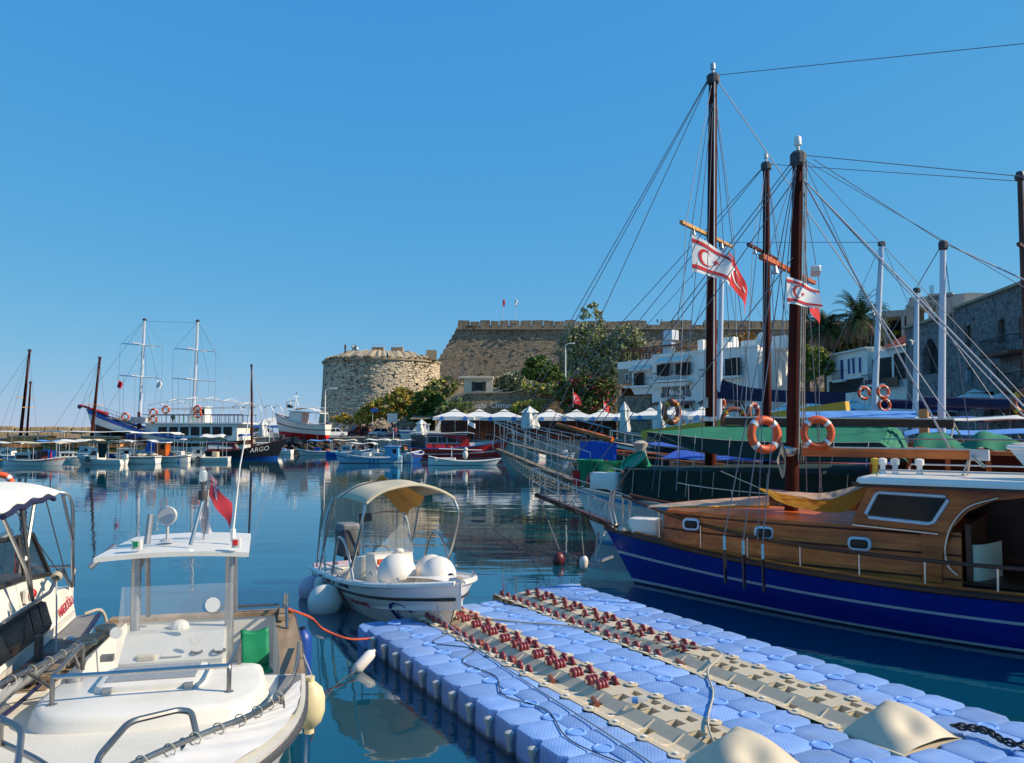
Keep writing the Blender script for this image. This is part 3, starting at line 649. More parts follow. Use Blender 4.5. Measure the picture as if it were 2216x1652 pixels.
q = pl(ws, *G4(985, 1015)); text('KOGUL', .6, 'white_paint', ws, frame((q.x, -.68, q.z), (1, 0, 0), (0, 0, 1)), ext=.01)
# ---- stone warehouse with pointed arch, big stone house, unfinished concrete block
stone('house_stone', (.36, .33, .3), (.24, .22, .21), (.25, .235, .22), .55, .3, stain=(.12, .11, .11), pits=.5, bump=.7)
def stone_wall(e, L_, H_, holes, mt, th=.5):
    """front wall split round its openings so they are real recesses"""
    xs = sorted({0, L_} | {h[0] for h in holes} | {h[1] for h in holes}); zs = sorted({0, H_} | {h[2] for h in holes} | {h[3] for h in holes}); mb = MB()
    for a, c in zip(xs, xs[1:]):
        for d, f in zip(zs, zs[1:]):
            if any(h[0] <= a and c <= h[1] and h[2] <= d and f <= h[3] for h in holes): continue
            mb.add([(a, 0, d), (c, 0, d), (c, 0, f), (a, 0, f)], [(0, 1, 2, 3)], [(a, d), (c, d), (c, f), (a, f)])
    for a, c, d, f in holes:
        for q in (((a, 0, d), (a, th, d), (a, th, f), (a, 0, f)), ((c, 0, d), (c, th, d), (c, th, f), (c, 0, f)), ((a, 0, d), (c, 0, d), (c, th, d), (a, th, d)), ((a, 0, f), (c, 0, f), (c, th, f), (a, th, f))):
            mb.add(list(q), [(0, 1, 2, 3)], [(0, 0), (.5, 0), (.5, 1), (0, 1)])
    return mb.build('wall', mt, e)
ab, L3 = gframe('arched_stone_house', 'grey stone warehouse with a tall pointed arch opening', (1188, 520), (1612, 440), 76, 66, G4)
zt = pl(ab, *G4(1400, 480)).z; r_ = rr(ab, G4, 1332, 640, 1480, 920)
# arch: opening polygon in the wall
aw = MB(); x0, x1, z0, z1 = r_; zsn = lerp(z0, z1, .55); pts = []
for i in range(9): t = i/8; pts.append((lerp(x0, (x0+x1)/2, t), zsn+(z1-zsn)*math.sin(t*math.pi/2)**.9))
for i in range(1, 9): t = i/8; pts.append((lerp((x0+x1)/2, x1, t), zsn+(z1-zsn)*math.cos(t*math.pi/2)**.9))
full = [(0, 0), (x0, 0), (x0, z0)]
def uvq(mb, q): mb.add([(a, 0, c) for a, c in q], [tuple(range(len(q)))], [(a, c) for a, c in q])
uvq(aw, [(0, 0), (x0, 0), (x0, zt), (0, zt)]); uvq(aw, [(x1, 0), (L3, 0), (L3, zt), (x1, zt)]); uvq(aw, [(x0, 0), (x1, 0), (x1, z0), (x0, z0)])
for (a, c), (d, f) in zip(pts, pts[1:]): uvq(aw, [(a, c), (d, f), (d, zt), (a, zt)])
pp = [(x0, z0)]+pts+[(x1, z0)]
for (a, c), (d, f) in zip(pp, pp[1:]): aw.add([(a, 0, c), (d, 0, f), (d, .7, f), (a, .7, c)], [(0, 1, 2, 3)], [(0, c), (.5, f), (.5, f+.5), (0, c+.5)])
aw.build('wall', 'house_stone', ab)
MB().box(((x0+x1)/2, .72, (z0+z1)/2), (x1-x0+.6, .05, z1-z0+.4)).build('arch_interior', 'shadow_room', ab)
MB().prism([(0, .75), (L3, .75), (L3, 8), (0, 8)], 0, zt-.01).build('rear_body', 'house_stone', ab)
MB().box((L3/2, .2, zt+.12), (L3+.3, 1.0, .22)).build('cornice', 'pale_stone', ab)
sh, L4 = gframe('stone_house', 'large grey stone house with timber balcony and dark windows', (1610, 345), (2330, 190), 66, 52, G4)
zt = pl(sh, *G4(1800, 305)).z
holes = [rr(sh, G4, *q) for q in ((1700, 522, 1762, 690), (1985, 472, 2057, 655), (2165, 440, 2216, 620), (1725, 876, 1775, 1000), (1930, 858, 1992, 985), (2180, 800, 2230, 960), (1860, 1090, 1960, 1300), (2060, 1090, 2160, 1300))]
stone_wall(sh, L4, zt, holes, 'house_stone')
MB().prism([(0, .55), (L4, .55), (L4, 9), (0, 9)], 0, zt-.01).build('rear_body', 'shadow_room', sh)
MB().add([(0, 0, 0), (0, 9, 0), (0, 9, zt), (0, 0, zt)], [(0, 1, 2, 3)], [(0, 0), (9, 0), (9, zt), (0, zt)]).build('side_wall', 'house_stone', sh)
MB().box((L4/2, .3, zt+.1), (L4+.4, 1.0, .2)).build('eaves', 'pale_stone', sh)
for h in holes[:3]: MB().box(((h[0]+h[1])/2, .3, (h[2]+h[3])/2), (h[1]-h[0], .06, h[3]-h[2])).build('shutter_panel', 'shutter', sh)
for h in holes[3:5]: MB().box((h[1]-.15, -.22, (h[2]+h[3])/2-.1), (.06, .55, h[3]-h[2]-.3), rz=.5).build('shutter', 'pale_blue', sh)
r_ = rr(sh, G4, 1995, 640, 2260, 715); balcony(sh, r_[0], r_[1], r_[2], d=1.3, h=1.0, bar=.2, slab='dark_wood')
r_ = rr(sh, G4, 2130, 960, 2300, 1040); balcony(sh, r_[0], r_[1], r_[2], d=1.0, slab='dark_wood')
cb, L5 = gframe('concrete_shell', 'unfinished bare concrete building shell above the stone houses', (930, 420), (1780, 240), 98, 92, G4, z=QZ)
def cbox(q, d=6., mt='concrete', name='slab', y=0.): r_ = rr(cb, G4, *q); MB().box(((r_[0]+r_[1])/2, y+d/2, (r_[2]+r_[3])/2), (r_[1]-r_[0], d, r_[3]-r_[2])).build(name, mt, cb)
cbox((905, 395, 1200, 425)); cbox((1380, 240, 1600, 275), 4); cbox((1220, 272, 1790, 312)); cbox((1440, 312, 1640, 700), 6, 'concrete', 'infill_wall', .4); cbox((1190, 330, 1300, 700), 5, 'concrete', 'infill_wall', .3)
for q in ((1000, 425, 1030, 700), (1150, 400, 1185, 700), (1270, 312, 1300, 700), (1385, 312, 1440, 700), (1620, 312, 1650, 700), (1740, 312, 1780, 700)): cbox(q, .6, 'concrete', 'pillar')
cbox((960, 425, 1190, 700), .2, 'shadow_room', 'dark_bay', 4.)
rb = MB()
for c_ in (1390, 1398, 1406, 1414, 1422, 990, 998, 1006): q = pl(cb, *G4(c_, 240 if c_ > 1200 else 400)); rb.tube([(q.x, 1, q.z-.3), (q.x, 1, q.z+1.2)], .03, 3)
tag(rb.build('rebar', 'wire', cb), kind='stuff')
ub = E('upper_house', 'pale stone house top with roof terrace above the stone house', 'building', at(*G4(1780, 260), 88)); r0, r1 = at(*G4(1780, 225), 88), at(*G4(2216, 300), 88)
MB().box(((r1.x-r0.x)/2+2, 3, -2.6), (r1.x-r0.x+6, 6, 6)).build('wall', 'concrete', ub); MB().box((12, 2, .9), (3.5, 3, 1)).build('roof_box', 'wall_cream', ub); MB().box((6, 2, .65), (3, 3, .5)).build('roof_slab', 'concrete', ub)
# ================================================================= PLANTS
def leafmat(name, c, isl=.35, sub=.0):
    m = P(name, c, .75, var=.3, scale=.6, isl=isl, spec=.2); b = m.node_tree.nodes['Principled BSDF']; b.inputs['Subsurface Weight'].default_value = 0; return m
for nm, c in (('leaf_grey', (.42, .4, .26)), ('leaf_green', (.2, .27, .05)), ('leaf_dark', (.06, .11, .03)), ('leaf_yellow', (.48, .38, .06)), ('leaf_orange', (.5, .19, .04)), ('leaf_palm', (.05, .085, .03)), ('leaf_dry', (.2, .14, .09)), ('bloom', (.3, .02, .06)), ('weed', (.17, .13, .075))): leafmat(nm, c)
P('bark', (.12, .085, .06), .9, var=.3, scale=3, bump=.5); P('bark_pale', (.3, .26, .23), .9, var=.2)
def leaves(mb, blobs, n, size, k=0, flat=0., rnd=random):
    """leaf-sized quads in clumps spread through ellipsoids (centre, radii)"""
    tot = sum(b[1][0]*b[1][1]*b[1][2] for b in blobs)
    for c, r in blobs:
        m_ = int(n*r[0]*r[1]*r[2]/tot)+1; nc = max(3, m_//26)
        cl = []
        for _ in range(nc):
            d = Vector((rnd.gauss(0, 1), rnd.gauss(0, 1), rnd.gauss(0, 1))).normalized(); q = rnd.uniform(.55, 1.0)**.6*(1 if rnd.random() < .8 else 1.15)
            cl.append((Vector(c)+Vector((d.x*r[0]*q, d.y*r[1]*q, d.z*r[2]*q)), rnd.uniform(.14, .3)*max(r)*.7))
        for _ in range(m_):
            cc, cr = rnd.choice(cl); p = cc+Vector((rnd.gauss(0, .5)*cr, rnd.gauss(0, .5)*cr, rnd.gauss(0, .42)*cr))
            a = Vector((rnd.gauss(0, 1), rnd.gauss(0, 1), rnd.gauss(0, 1-flat))).normalized(); b_ = a.orthogonal().normalized(); s = size*rnd.uniform(.55, 1.3)
            b_ = (Matrix.Rotation(rnd.uniform(0, 6.28), 3, a) @ b_); c_ = a.cross(b_)
            mb.k = k if isinstance(k, int) else rnd.choice(k)
            mb.add([p-b_*s, p+c_*s*.45, p+b_*s, p-c_*s*.45], [(0, 1, 2, 3)])
def limb(mb, a, b_, r, rnd, depth=0, br=3):
    pts = [Vector(a).lerp(Vector(b_), t)+Vector((rnd.gauss(0, .05), rnd.gauss(0, .05), 0))*Vector(Vector(b_)-Vector(a)).length*(0 if t in (0, 1) else 1) for t in (0, .35, .7, 1)]
    mb.tube(pts, r, 5, r2=r*.45)
    if depth:
        for _ in range(br):
            q = pts[2].lerp(pts[3], rnd.random()); L = (Vector(b_)-Vector(a)).length*rnd.uniform(.45, .75); d = ((Vector(b_)-Vector(a)).normalized()+Vector((rnd.gauss(0, .6), rnd.gauss(0, .6), rnd.gauss(.1, .4)))).normalized()
            limb(mb, q, q+d*L, r*.5, rnd, depth-1, br)
def tree(name, label, px, py, Y, h, blobs_px, mats, n, size, trunk=.25, cat='tree', group=None, base_z=None, seed=1, bark='bark', flat=0.):
    """px,py: foot; blobs_px: (px,py,rx_px,rz_px) crown lobes"""
    rnd = random.Random(seed); b0 = at(px, py, Y)
    if base_z is not None: b0.z = base_z
    e = E(name, label, cat, b0, group=group); s = Y/F; bl = []
    for (a, c, rx, rz_) in blobs_px:
        q = at(a, c, Y)-b0; bl.append((q, (rx*s, rx*s*.8, rz_*s)))
    tb = MB(); top = max(bl, key=lambda b_: b_[1][0]*b_[1][2])[0]
    limb(tb, (0, 0, -.3), top*.75, trunk, rnd, 0)
    for q, r in bl: limb(tb, top*.45, top*.45+(q-top*.45)*.75, trunk*.6, rnd, 0)
    tb.build('trunk', bark, e, True)
    cb_ = MB(); leaves(cb_, bl, n, size, list(range(len(mats))) if len(mats) > 1 else 0, flat, rnd); cb_.build('crown', mats, e)
    return e
TG = 'trees and shrubs under the castle'
tree('tamarisk_tree', 'tall grey-green feathery tamarisk reaching above the castle battlements', 1272, 850, 142, 14, [(1280, 690, 26, 34), (1268, 740, 48, 38), (1235, 760, 30, 50), (1300, 775, 42, 45), (1255, 810, 48, 36)], ['leaf_grey', 'leaf_grey', 'leaf_green'], 15000, .3, .35, group=TG, seed=2)
tree('tamarisk_tree', 'second, rounder grey-green tamarisk beside the restaurant annex', 1350, 850, 140, 10, [(1355, 735, 32, 32), (1335, 775, 36, 40), (1378, 750, 18, 34), (1318, 815, 26, 30)], ['leaf_grey', 'leaf_grey', 'leaf_green'], 10000, .3, .3, group=TG, seed=3)
tree('fig_shrub', 'dark green leafy shrub at the foot of the castle wall', 1165, 850, 136, 5, [(1165, 800, 34, 26), (1195, 815, 26, 20), (1140, 815, 20, 16)], ['leaf_green', 'leaf_dark'], 4500, .32, .15, 'shrub', TG, seed=4)
tree('olive_shrub', 'round grey-green shrub right of the cream hut', 1108, 852, 132, 4, [(1108, 825, 28, 20), (1085, 832, 18, 14)], ['leaf_grey', 'leaf_dark'], 3000, .28, .12, 'shrub', TG, seed=5)
tree('wall_shrub', 'low yellow-green shrub trailing over the cafe wall top', 1170, 860, 127.2, 3, [(1150, 840, 24, 13), (1195, 842, 28, 12), (1225, 838, 18, 16)], ['leaf_grey', 'leaf_green', 'leaf_yellow'], 3600, .26, .1, 'shrub', TG, seed=6)
tree('bougainvillea', 'dark spreading bush with red blooms over the cafe wall', 1265, 900, 124, 6, [(1255, 838, 44, 22), (1290, 850, 44, 30), (1235, 862, 34, 28), (1270, 880, 50, 26), (1310, 880, 22, 32)], ['leaf_dark', 'leaf_dark', 'leaf_dark', 'leaf_green', 'bloom'], 12000, .3, .2, 'shrub', TG, seed=7)
tree('autumn_tree', 'spreading tree with orange and green leaves before the round tower', 855, 930, 138, 6, [(835, 880, 36, 20), (868, 862, 32, 22), (895, 876, 26, 20), (805, 888, 24, 18), (850, 895, 42, 12)], ['leaf_yellow', 'leaf_green', 'leaf_green', 'leaf_orange'], 9000, .28, .25, group=TG, base_z=QZ, seed=8)
tree('green_tree', 'dense dark green tree at the right foot of the tower', 925, 935, 134, 7, [(925, 870, 30, 26), (905, 893, 26, 22), (945, 885, 24, 30), (930, 905, 30, 18)], ['leaf_green', 'leaf_dark', 'leaf_dark'], 8000, .28, .22, group=TG, base_z=QZ, seed=9)
tree('slope_shrub', 'olive green scrub on the slope between tower and hut', 955, 880, 140, 5, [(945, 845, 26, 22), (968, 838, 20, 22), (930, 862, 22, 18), (985, 835, 14, 14)], ['leaf_green', 'leaf_yellow', 'leaf_grey'], 5000, .27, .12, 'shrub', TG, seed=10)
tree('orange_bush', 'small yellow-orange bush at the foot of the tower', 745, 925, 140, 3, [(742, 905, 16, 10), (725, 908, 12, 7), (757, 908, 10, 8)], ['leaf_yellow', 'leaf_orange', 'leaf_green'], 1300, .24, .06, 'shrub', TG, base_z=QZ, seed=12)
tree('corner_bush', 'small round green bush near the quay sign', 795, 930, 138, 3.5, [(795, 897, 22, 18), (780, 905, 14, 14)], ['leaf_green', 'leaf_yellow'], 2600, .25, .08, 'shrub', TG, base_z=QZ, seed=13)
tree('yellow_shrub', 'yellow-green shrub growing against the cafe wall', 1140, 905, 125.5, 3, [(1140, 884, 30, 14), (1165, 875, 14, 14), (1115, 892, 16, 10)], ['leaf_yellow', 'leaf_green'], 2600, .25, .08, 'shrub', TG, base_z=QZ, seed=14)
tree('wall_creeper', 'green creeper hanging on the left end of the cafe wall', 1000, 905, 125.5, 3, [(985, 884, 24, 20), (1010, 890, 20, 16), (962, 892, 20, 20)], ['leaf_dark', 'leaf_green', 'leaf_grey'], 4200, .25, .08, 'shrub', TG, base_z=QZ, seed=15)
tree('rust_shrub', 'rust and orange shrub behind the restaurant roof', 1600, 760, 120, 4, [(1590, 738, 26, 12), (1620, 732, 20, 14), (1570, 740, 14, 10)], ['leaf_orange', 'leaf_dry', 'leaf_yellow'], 2400, .26, .1, 'shrub', TG, seed=16)
tree('lemon_tree', 'bright green and yellow tree beside the dark wooden mast', 1770, 850, 90, 6, [(1765, 775, 26, 24), (1750, 800, 22, 22), (1785, 790, 18, 24), (1740, 760, 14, 16)], ['leaf_green', 'leaf_yellow', 'leaf_dark'], 6500, .2, .14, group=TG, base_z=QZ, seed=17)
tree('dark_grove', 'dark evergreen mass below the two palms', 1840, 860, 100, 7, [(1830, 745, 36, 26), (1870, 735, 34, 30), (1800, 740, 22, 20), (1900, 745, 24, 26)], ['leaf_dark', 'leaf_palm'], 9000, .28, .2, group=TG, base_z=QZ, seed=18)
tree('wall_vine', 'sparse leafy vine climbing the sunlit white end wall', 1735, 860, 93, 4, [(1728, 790, 10, 26), (1738, 815, 12, 18)], ['leaf_dark', 'leaf_grey'], 900, .17, .07, 'shrub', TG, base_z=QZ, seed=19)
tree('terrace_tree', 'olive green tree seen through the unfinished concrete shell', 1945, 790, 99, 4, [(1945, 735, 22, 18), (1930, 750, 20, 14)], ['leaf_green', 'leaf_yellow'], 2400, .22, .1, group=TG, seed=20)
for k, (px, py, Y, lab) in enumerate(((1008, 822, 140, 'leafless grey shrub behind the cream hut'), (872, 880, 139, 'leafless branching shrub against the lower tower'), (985, 830, 141, 'bare twiggy shrub on the slope beside the tower'))):
    b0 = at(px, py, Y); e = E('bare_shrub', lab, 'shrub', b0, group='leafless shrubs'); rnd = random.Random(k+40); mb = MB()
    for _ in range(7): d = Vector((rnd.gauss(0, .7), rnd.gauss(0, .4), 1)).normalized(); limb(mb, (0, 0, -.3), d*rnd.uniform(1.2, 2.4), .07, rnd, 2, 3)
    mb.build('branches', 'bark_pale', e)
# dry tufts rooted in the tower and castle masonry
tf = MB(); rnd = random.Random(77); tM = Vector((-25.6, 160, QZ))
for k in range(120):
    u = rnd.uniform(.18, .85); v = 1-rnd.random()**2*.65; c = tM+Vector(tfn(round(u*NU)/NU, round(v*NV)/NV)); r = rnd.uniform(.12, .5 if v > .75 else .3)
    if rnd.random() < .25: c = tM+Vector(((11.3)*math.cos(R(178+u*184)), 11.3*math.sin(R(178+u*184)), TH+.35))
    leaves(tf, [(c+Vector((0, -.1, 0)), (r*1.4, r*.6, r*.8))], 46, .14, 0, 0, rnd)
for k in range(26):
    c = Vector((rnd.uniform(-10, 78), 175.4, at(1200, 712, 176).z+rnd.choice((.2, .3, -.6, 1.6)))); leaves(tf, [(c, (.8, .3, .35))], 70, .18, 0, 0, rnd)
tag(tf.build('weeds', 'weed'), 'dry brown weed tufts rooted in the castle masonry', 'weeds', kind='stuff')
# palms
def palm(label, px, py, Y, cy, seed, fr=46, L=3.6):
    rnd = random.Random(seed); b0 = at(px, py, Y); b0.z = QZ; e = E('palm_tree', label, 'palm', b0, group='palms behind the harbour houses'); h = at(px, cy, Y).z-QZ
    MB().tube([(0, 0, 0), (.1, 0, h*.5), (0, 0, h)], .34, 8, r2=.28).build('trunk', 'bark', e)
    for k in range(fr):
        az = rnd.uniform(0, 6.283); el = rnd.uniform(-.55, 1.35); mb = MB(); d = Vector((math.cos(az)*math.cos(el), math.sin(az)*math.cos(el), math.sin(el))); p = Vector((0, 0, h)); pts = []
        for i in range(9): pts.append(p.copy()); p = p+d*(L/8); d = (d+Vector((0, 0, -.13-.05*i*(1-el*.4)))).normalized()
        mb.tube(pts, .035, 3, r2=.01)
        for i in range(1, 9):
            t = (pts[i]-pts[i-1]).normalized(); sd = t.cross(Vector((0, 0, 1))); sd = sd.normalized() if sd.length > .01 else Vector((1, 0, 0)); lw = .62*math.sin(math.pi*(i+.8)/10.2)
            for j in (0, .5):
                q = pts[i-1].lerp(pts[i], j)
                for s in (-1, 1):
                    tip = q+sd*(s*lw)+t*.35+Vector((0, 0, -.12)); mb.add([q-t*.06, q+t*.12, tip], [(0, 1, 2)])
        mb.build('frond', 'leaf_palm' if el > -.2 else 'leaf_dry', e)
palm('date palm nearer the wooden masts with spiky crown', 1787, 800, 96, 712, 1, 80, 3.2); palm('taller date palm just left of the leaning white mast', 1862, 800, 94, 690, 2, 96, 4.0); palm('small palm crown hidden behind the red flag', 1745, 800, 98, 690, 5, 26, 2.6)
# ================================================================= QUAYSIDE THINGS
def parasol_open(label, px, py, Y, w=4.6, hz=None, rot=0.):
    """px,py: centre of canopy edge"""
    c = at(px, py, Y); e = E('parasol', label, 'parasol', (c.x, c.y, QZ), rot, 'open white parasols along the terrace'); h = c.z-QZ
    MB().tube([(0, 0, 0), (0, 0, h+.7)], .05, 6).build('pole', 'galv', e); MB().lathe([(.4, 0), (.4, .12), (.06, .2)], 8).build('base', 'grey', e)
    cn = MB(); hw = w/2; N = 8; ring = [(hw, hw*.0), (hw, hw), (0, hw), (-hw, hw), (-hw, 0), (-hw, -hw), (0, -hw), (hw, -hw)]
    vs = [(0, 0, h+.95)]+[(x*.5, y*.5, h+.52) for x, y in ring]+[(x, y, h+(.1 if abs(x) > .01 and abs(y) > .01 else .17)) for x, y in ring]
    cn.add(vs, [(0, 1+i, 1+(i+1) % 8) for i in range(8)]+[(1+i, 9+i, 9+(i+1) % 8, 1+(i+1) % 8) for i in range(8)]); cn.build('canopy', 'parasol', e)
    MB().add([(0, 0, h+1.12)]+[(x*.22, y*.22, h+.86) for x, y in ring], [(0, 1+i, 1+(i+1) % 8) for i in range(8)]).build('vent_cap', 'parasol', e)
    va = MB(); va.add([(x, y, h+(.1 if abs(x) > .01 and abs(y) > .01 else .17)) for x, y in ring]+[(x*1.01, y*1.01, h-.28) for x, y in ring], [(i, (i+1) % 8, 8+(i+1) % 8, 8+i) for i in range(8)]); va.build('valance', 'parasol', e)
    for sx in (-.28, .28): MB().lathe([(.28, 0), (.28, .01)], 10, (sx*w, -hw*1.01-.015, h-.08), (0, -1, 0)).build('logo_mark', 'sky_cloth', e)
    return e
ord_ = ['first', 'second', 'third', 'fourth', 'fifth', 'sixth', 'seventh', 'eighth', 'ninth', 'tenth', 'eleventh', 'twelfth']
for i, (px, py, Y) in enumerate(((985, 905, 99), (1038, 905, 100), (1092, 906, 98), (1190, 906, 98), (1248, 906, 99), (1303, 906, 98), (1355, 906, 99), (1408, 903, 96), (1460, 901, 95))):
    parasol_open(f'{ord_[i]} open white parasol of the terrace row counted from the tower', px, py, Y, 4.9, rot=random.uniform(-.15, .15))
for i, (px, py, Y) in enumerate(((1520, 903, 86), (1700, 897, 84), (1770, 889, 80), (1845, 890, 74), (1935, 888, 72), (2010, 886, 68), (2110, 876, 58), (2185, 876, 56))):
    parasol_open(f'{ord_[i]} open white parasol behind the gulet masts counted from the lettered building', px, py, Y, 4.4, rot=random.uniform(-.3, .3))
def parasol_shut(label, px, pyb, pyt, Y, w=.55):
    b0 = at(px, pyb, Y); h = at(px, pyt, Y).z-b0.z; e = E('closed_parasol', label, 'parasol', (b0.x, b0.y, b0.z), group='closed cream parasols')
    MB().tube([(0, 0, min(-.4, QZ-b0.z)), (0, 0, h*1.02)], .05, 6).build('pole', 'galv', e); cb_ = MB(); secs = []
    for z, r in ((0, .9), (.1, 1), (.45, .8), (.7, .75), (.72, .95), (1, .1)):
        secs.append([((w*r*(1+.28*math.cos(5*a+z*3)))*math.cos(a), (w*r*(1+.28*math.cos(5*a+z*3)))*math.sin(a), z*h) for a in [2*math.pi*i/20 for i in range(20)]])
    cb_.loft(secs).build('canopy', 'parasol', e, True)
parasol_shut('closed cream parasol with a wide skirt on the terrace edge', 1146, 928, 880, 92, .95); parasol_shut('tall slim closed cream parasol left of the tallest mast', 1352, 935, 870, 84, .5); parasol_shut('closed white parasol before the green tree by the tower', 912, 942, 908, 112, .7)
parasol_shut('closed parasol standing behind the brown lifebuoy', 1430, 935, 869, 82, .4); parasol_shut('small closed parasol beside the mast of the black boat', 570, 945, 910, 118, .6)
for i, px in enumerate((1206-500, 719, 733)): parasol_shut(('first', 'second', 'third')[i]+' of three small closed parasols at the foot of the tower', (702, 713, 733)[i], 942, (918, 915, 920)[i], 140, .45)
# people ------------------------------------------------------------
def person_mesh(name, pose):
    J = {'stand': [((0, 0, .92), .15), ((0, 0, 1.15), .14), ((0, .01, 1.38), .17), ((0, .0, 1.5), .07), ((0, .02, 1.62), .1), ((0, .02, 1.72), .085),
                   ((.1, 0, .88), .1), ((.1, .02, .48), .07), ((.11, -.02, .08), .05), ((.12, .13, .04), .04), ((-.1, 0, .88), .1), ((-.1, .02, .48), .07), ((-.12, -.02, .08), .05), ((-.13, .13, .04), .04),
                   ((.2, 0, 1.4), .065), ((.25, -.02, 1.12), .05), ((.24, .08, .88), .045), ((-.2, 0, 1.4), .065), ((-.25, -.02, 1.12), .05), ((-.24, .08, .88), .045)]}
    J['walk'] = list(J['stand']); J['walk'][7:10] = [((.1, .2, .5), .07), ((.11, .28, .1), .05), ((.12, .42, .05), .04)]; J['walk'][11:14] = [((-.1, -.08, .5), .07), ((-.11, -.32, .14), .05), ((-.12, -.24, .05), .04)]; J['walk'][15:17] = [((.25, -.16, 1.15), .05), ((.24, -.12, .92), .045)]; J['walk'][18:20] = [((-.25, .1, 1.14), .05), ((-.22, .28, 1.0), .045)]
    J['sit'] = [((0, 0, .5), .15), ((0, -.02, .72), .14), ((0, .0, .96), .16), ((0, .02, 1.08), .07), ((0, .05, 1.2), .1), ((0, .05, 1.3), .085), ((.1, .05, .5), .1), ((.11, .42, .48), .07), ((.11, .44, .1), .05), ((.11, .58, .05), .04), ((-.1, .05, .5), .1), ((-.11, .42, .48), .07), ((-.11, .44, .1), .05), ((-.11, .58, .05), .04), ((.2, 0, .98), .065), ((.26, .1, .74), .05), ((.16, .34, .72), .045), ((-.2, 0, .98), .065), ((-.26, .1, .74), .05), ((-.16, .34, .72), .045)]
    j = J[pose]; ed = [(0, 1), (1, 2), (2, 3), (3, 4), (4, 5), (0, 6), (6, 7), (7, 8), (8, 9), (0, 10), (10, 11), (11, 12), (12, 13), (2, 14), (14, 15), (15, 16), (2, 17), (17, 18), (18, 19)]
    me = bpy.data.meshes.new(name); me.from_pydata([p for p, r in j], ed, []); o = bpy.data.objects.new(name, me); COL.objects.link(o)
    sk = o.modifiers.new('s', 'SKIN'); ss = o.modifiers.new('u', 'SUBSURF'); ss.levels = 1; ss.render_levels = 1
    for v, (p, r) in zip(me.skin_vertices[0].data, j): v.radius = (r, r*.8)
    me.skin_vertices[0].data[0].use_root = True
    bpy.context.view_layer.update(); out = bpy.data.meshes.new_from_object(o.evaluated_get(bpy.context.evaluated_depsgraph_get())); bpy.data.objects.remove(o)
    zs = {'sit': (.62, 1.03, 1.22, .56)}.get(pose, (.95, 1.46, 1.66, .1))
    out.materials.clear()
    for _ in range(5): out.materials.append(MATS['skin'])
    for f in out.polygons:
        c = f.center; k = 0
        if c.z > zs[2] or (c.z > zs[1]+.08 and c.y < -.02+.02): k = 3
        elif c.z > zs[1]: k = 0
        elif c.z > zs[0] and (abs(c.x) < .215 or c.z > zs[0]+.28): k = 1
        elif abs(c.x) > .2 and c.z > zs[0]-.15 and pose != 'sit': k = 0
        elif c.z < .1: k = 4
        elif pose == 'sit' and c.z > .62 and abs(c.x) > .2: k = 0
        else: k = 2
        f.material_index = k; f.use_smooth = True
    return out
PM = {p: person_mesh('body', p) for p in ('stand', 'walk', 'sit')}
for nm, c in (('cloth_white', (.7, .7, .7)), ('cloth_black', (.02, .02, .022)), ('cloth_blue', (.03, .08, .3)), ('cloth_red', (.4, .04, .04)), ('cloth_yellow', (.6, .45, .05)), ('cloth_olive', (.1, .11, .05)), ('cloth_pink', (.55, .3, .3)), ('cloth_jeans', (.05, .08, .16)), ('cloth_grey', (.2, .2, .2)), ('cloth_cyan', (.2, .4, .6))): P(nm, c, .85, var=.15, scale=8)
def person(label, px, py, Y, pose='stand', shirt='cloth_white', legs='cloth_jeans', rz=0., z=None, sc=1.):
    p = at(px, py, Y) if z is None else Vector((at(px, py, Y).x, Y, z))
    o = bpy.data.objects.new('person', PM[pose].copy()); COL.objects.link(o); o.location = p; o.rotation_euler = (0, 0, rz); o.scale = (sc,)*3
    for i, m_ in enumerate(('skin', shirt, legs, 'hair', 'black_rubber')): o.data.materials[i] = MATS[m_]
    return tag(o, label, 'person', 'people on the quay and tower')
person('person in black standing alone on the tower top, seen in profile', 747, 769, 152, 'stand', 'cloth_black', 'cloth_black', 1.2, sc=1.15, z=TH+QZ+1.15)
person('person in white shirt and jeans on the tower top', 763.5, 770, 153, 'walk', 'cloth_white', 'cloth_jeans', .3, z=TH+QZ+1.4); person('person in olive top beside the white shirt on the tower', 768, 770, 153.4, 'stand', 'cloth_olive', 'cloth_black', -.4, z=TH+QZ+1.4); person('small person in white crouched on the tower top', 773, 770, 152.4, 'sit', 'cloth_white', 'cloth_grey', .8, z=TH+QZ+1.4)
for k, (lab, px, po, sh_, lg) in enumerate((('person in black shirt left in the group by the maroon car', 722, 'stand', 'cloth_black', 'cloth_black'), ('person in grey shirt with the group by the maroon car', 727, 'walk', 'cloth_grey', 'cloth_jeans'), ('person in white shirt with the group by the maroon car', 734, 'stand', 'cloth_white', 'cloth_jeans'), ('person in yellow top next to the maroon car', 739, 'stand', 'cloth_yellow', 'cloth_blue'))):
    person(lab, px, 943, 143, po, sh_, lg, k*.9, z=QZ)
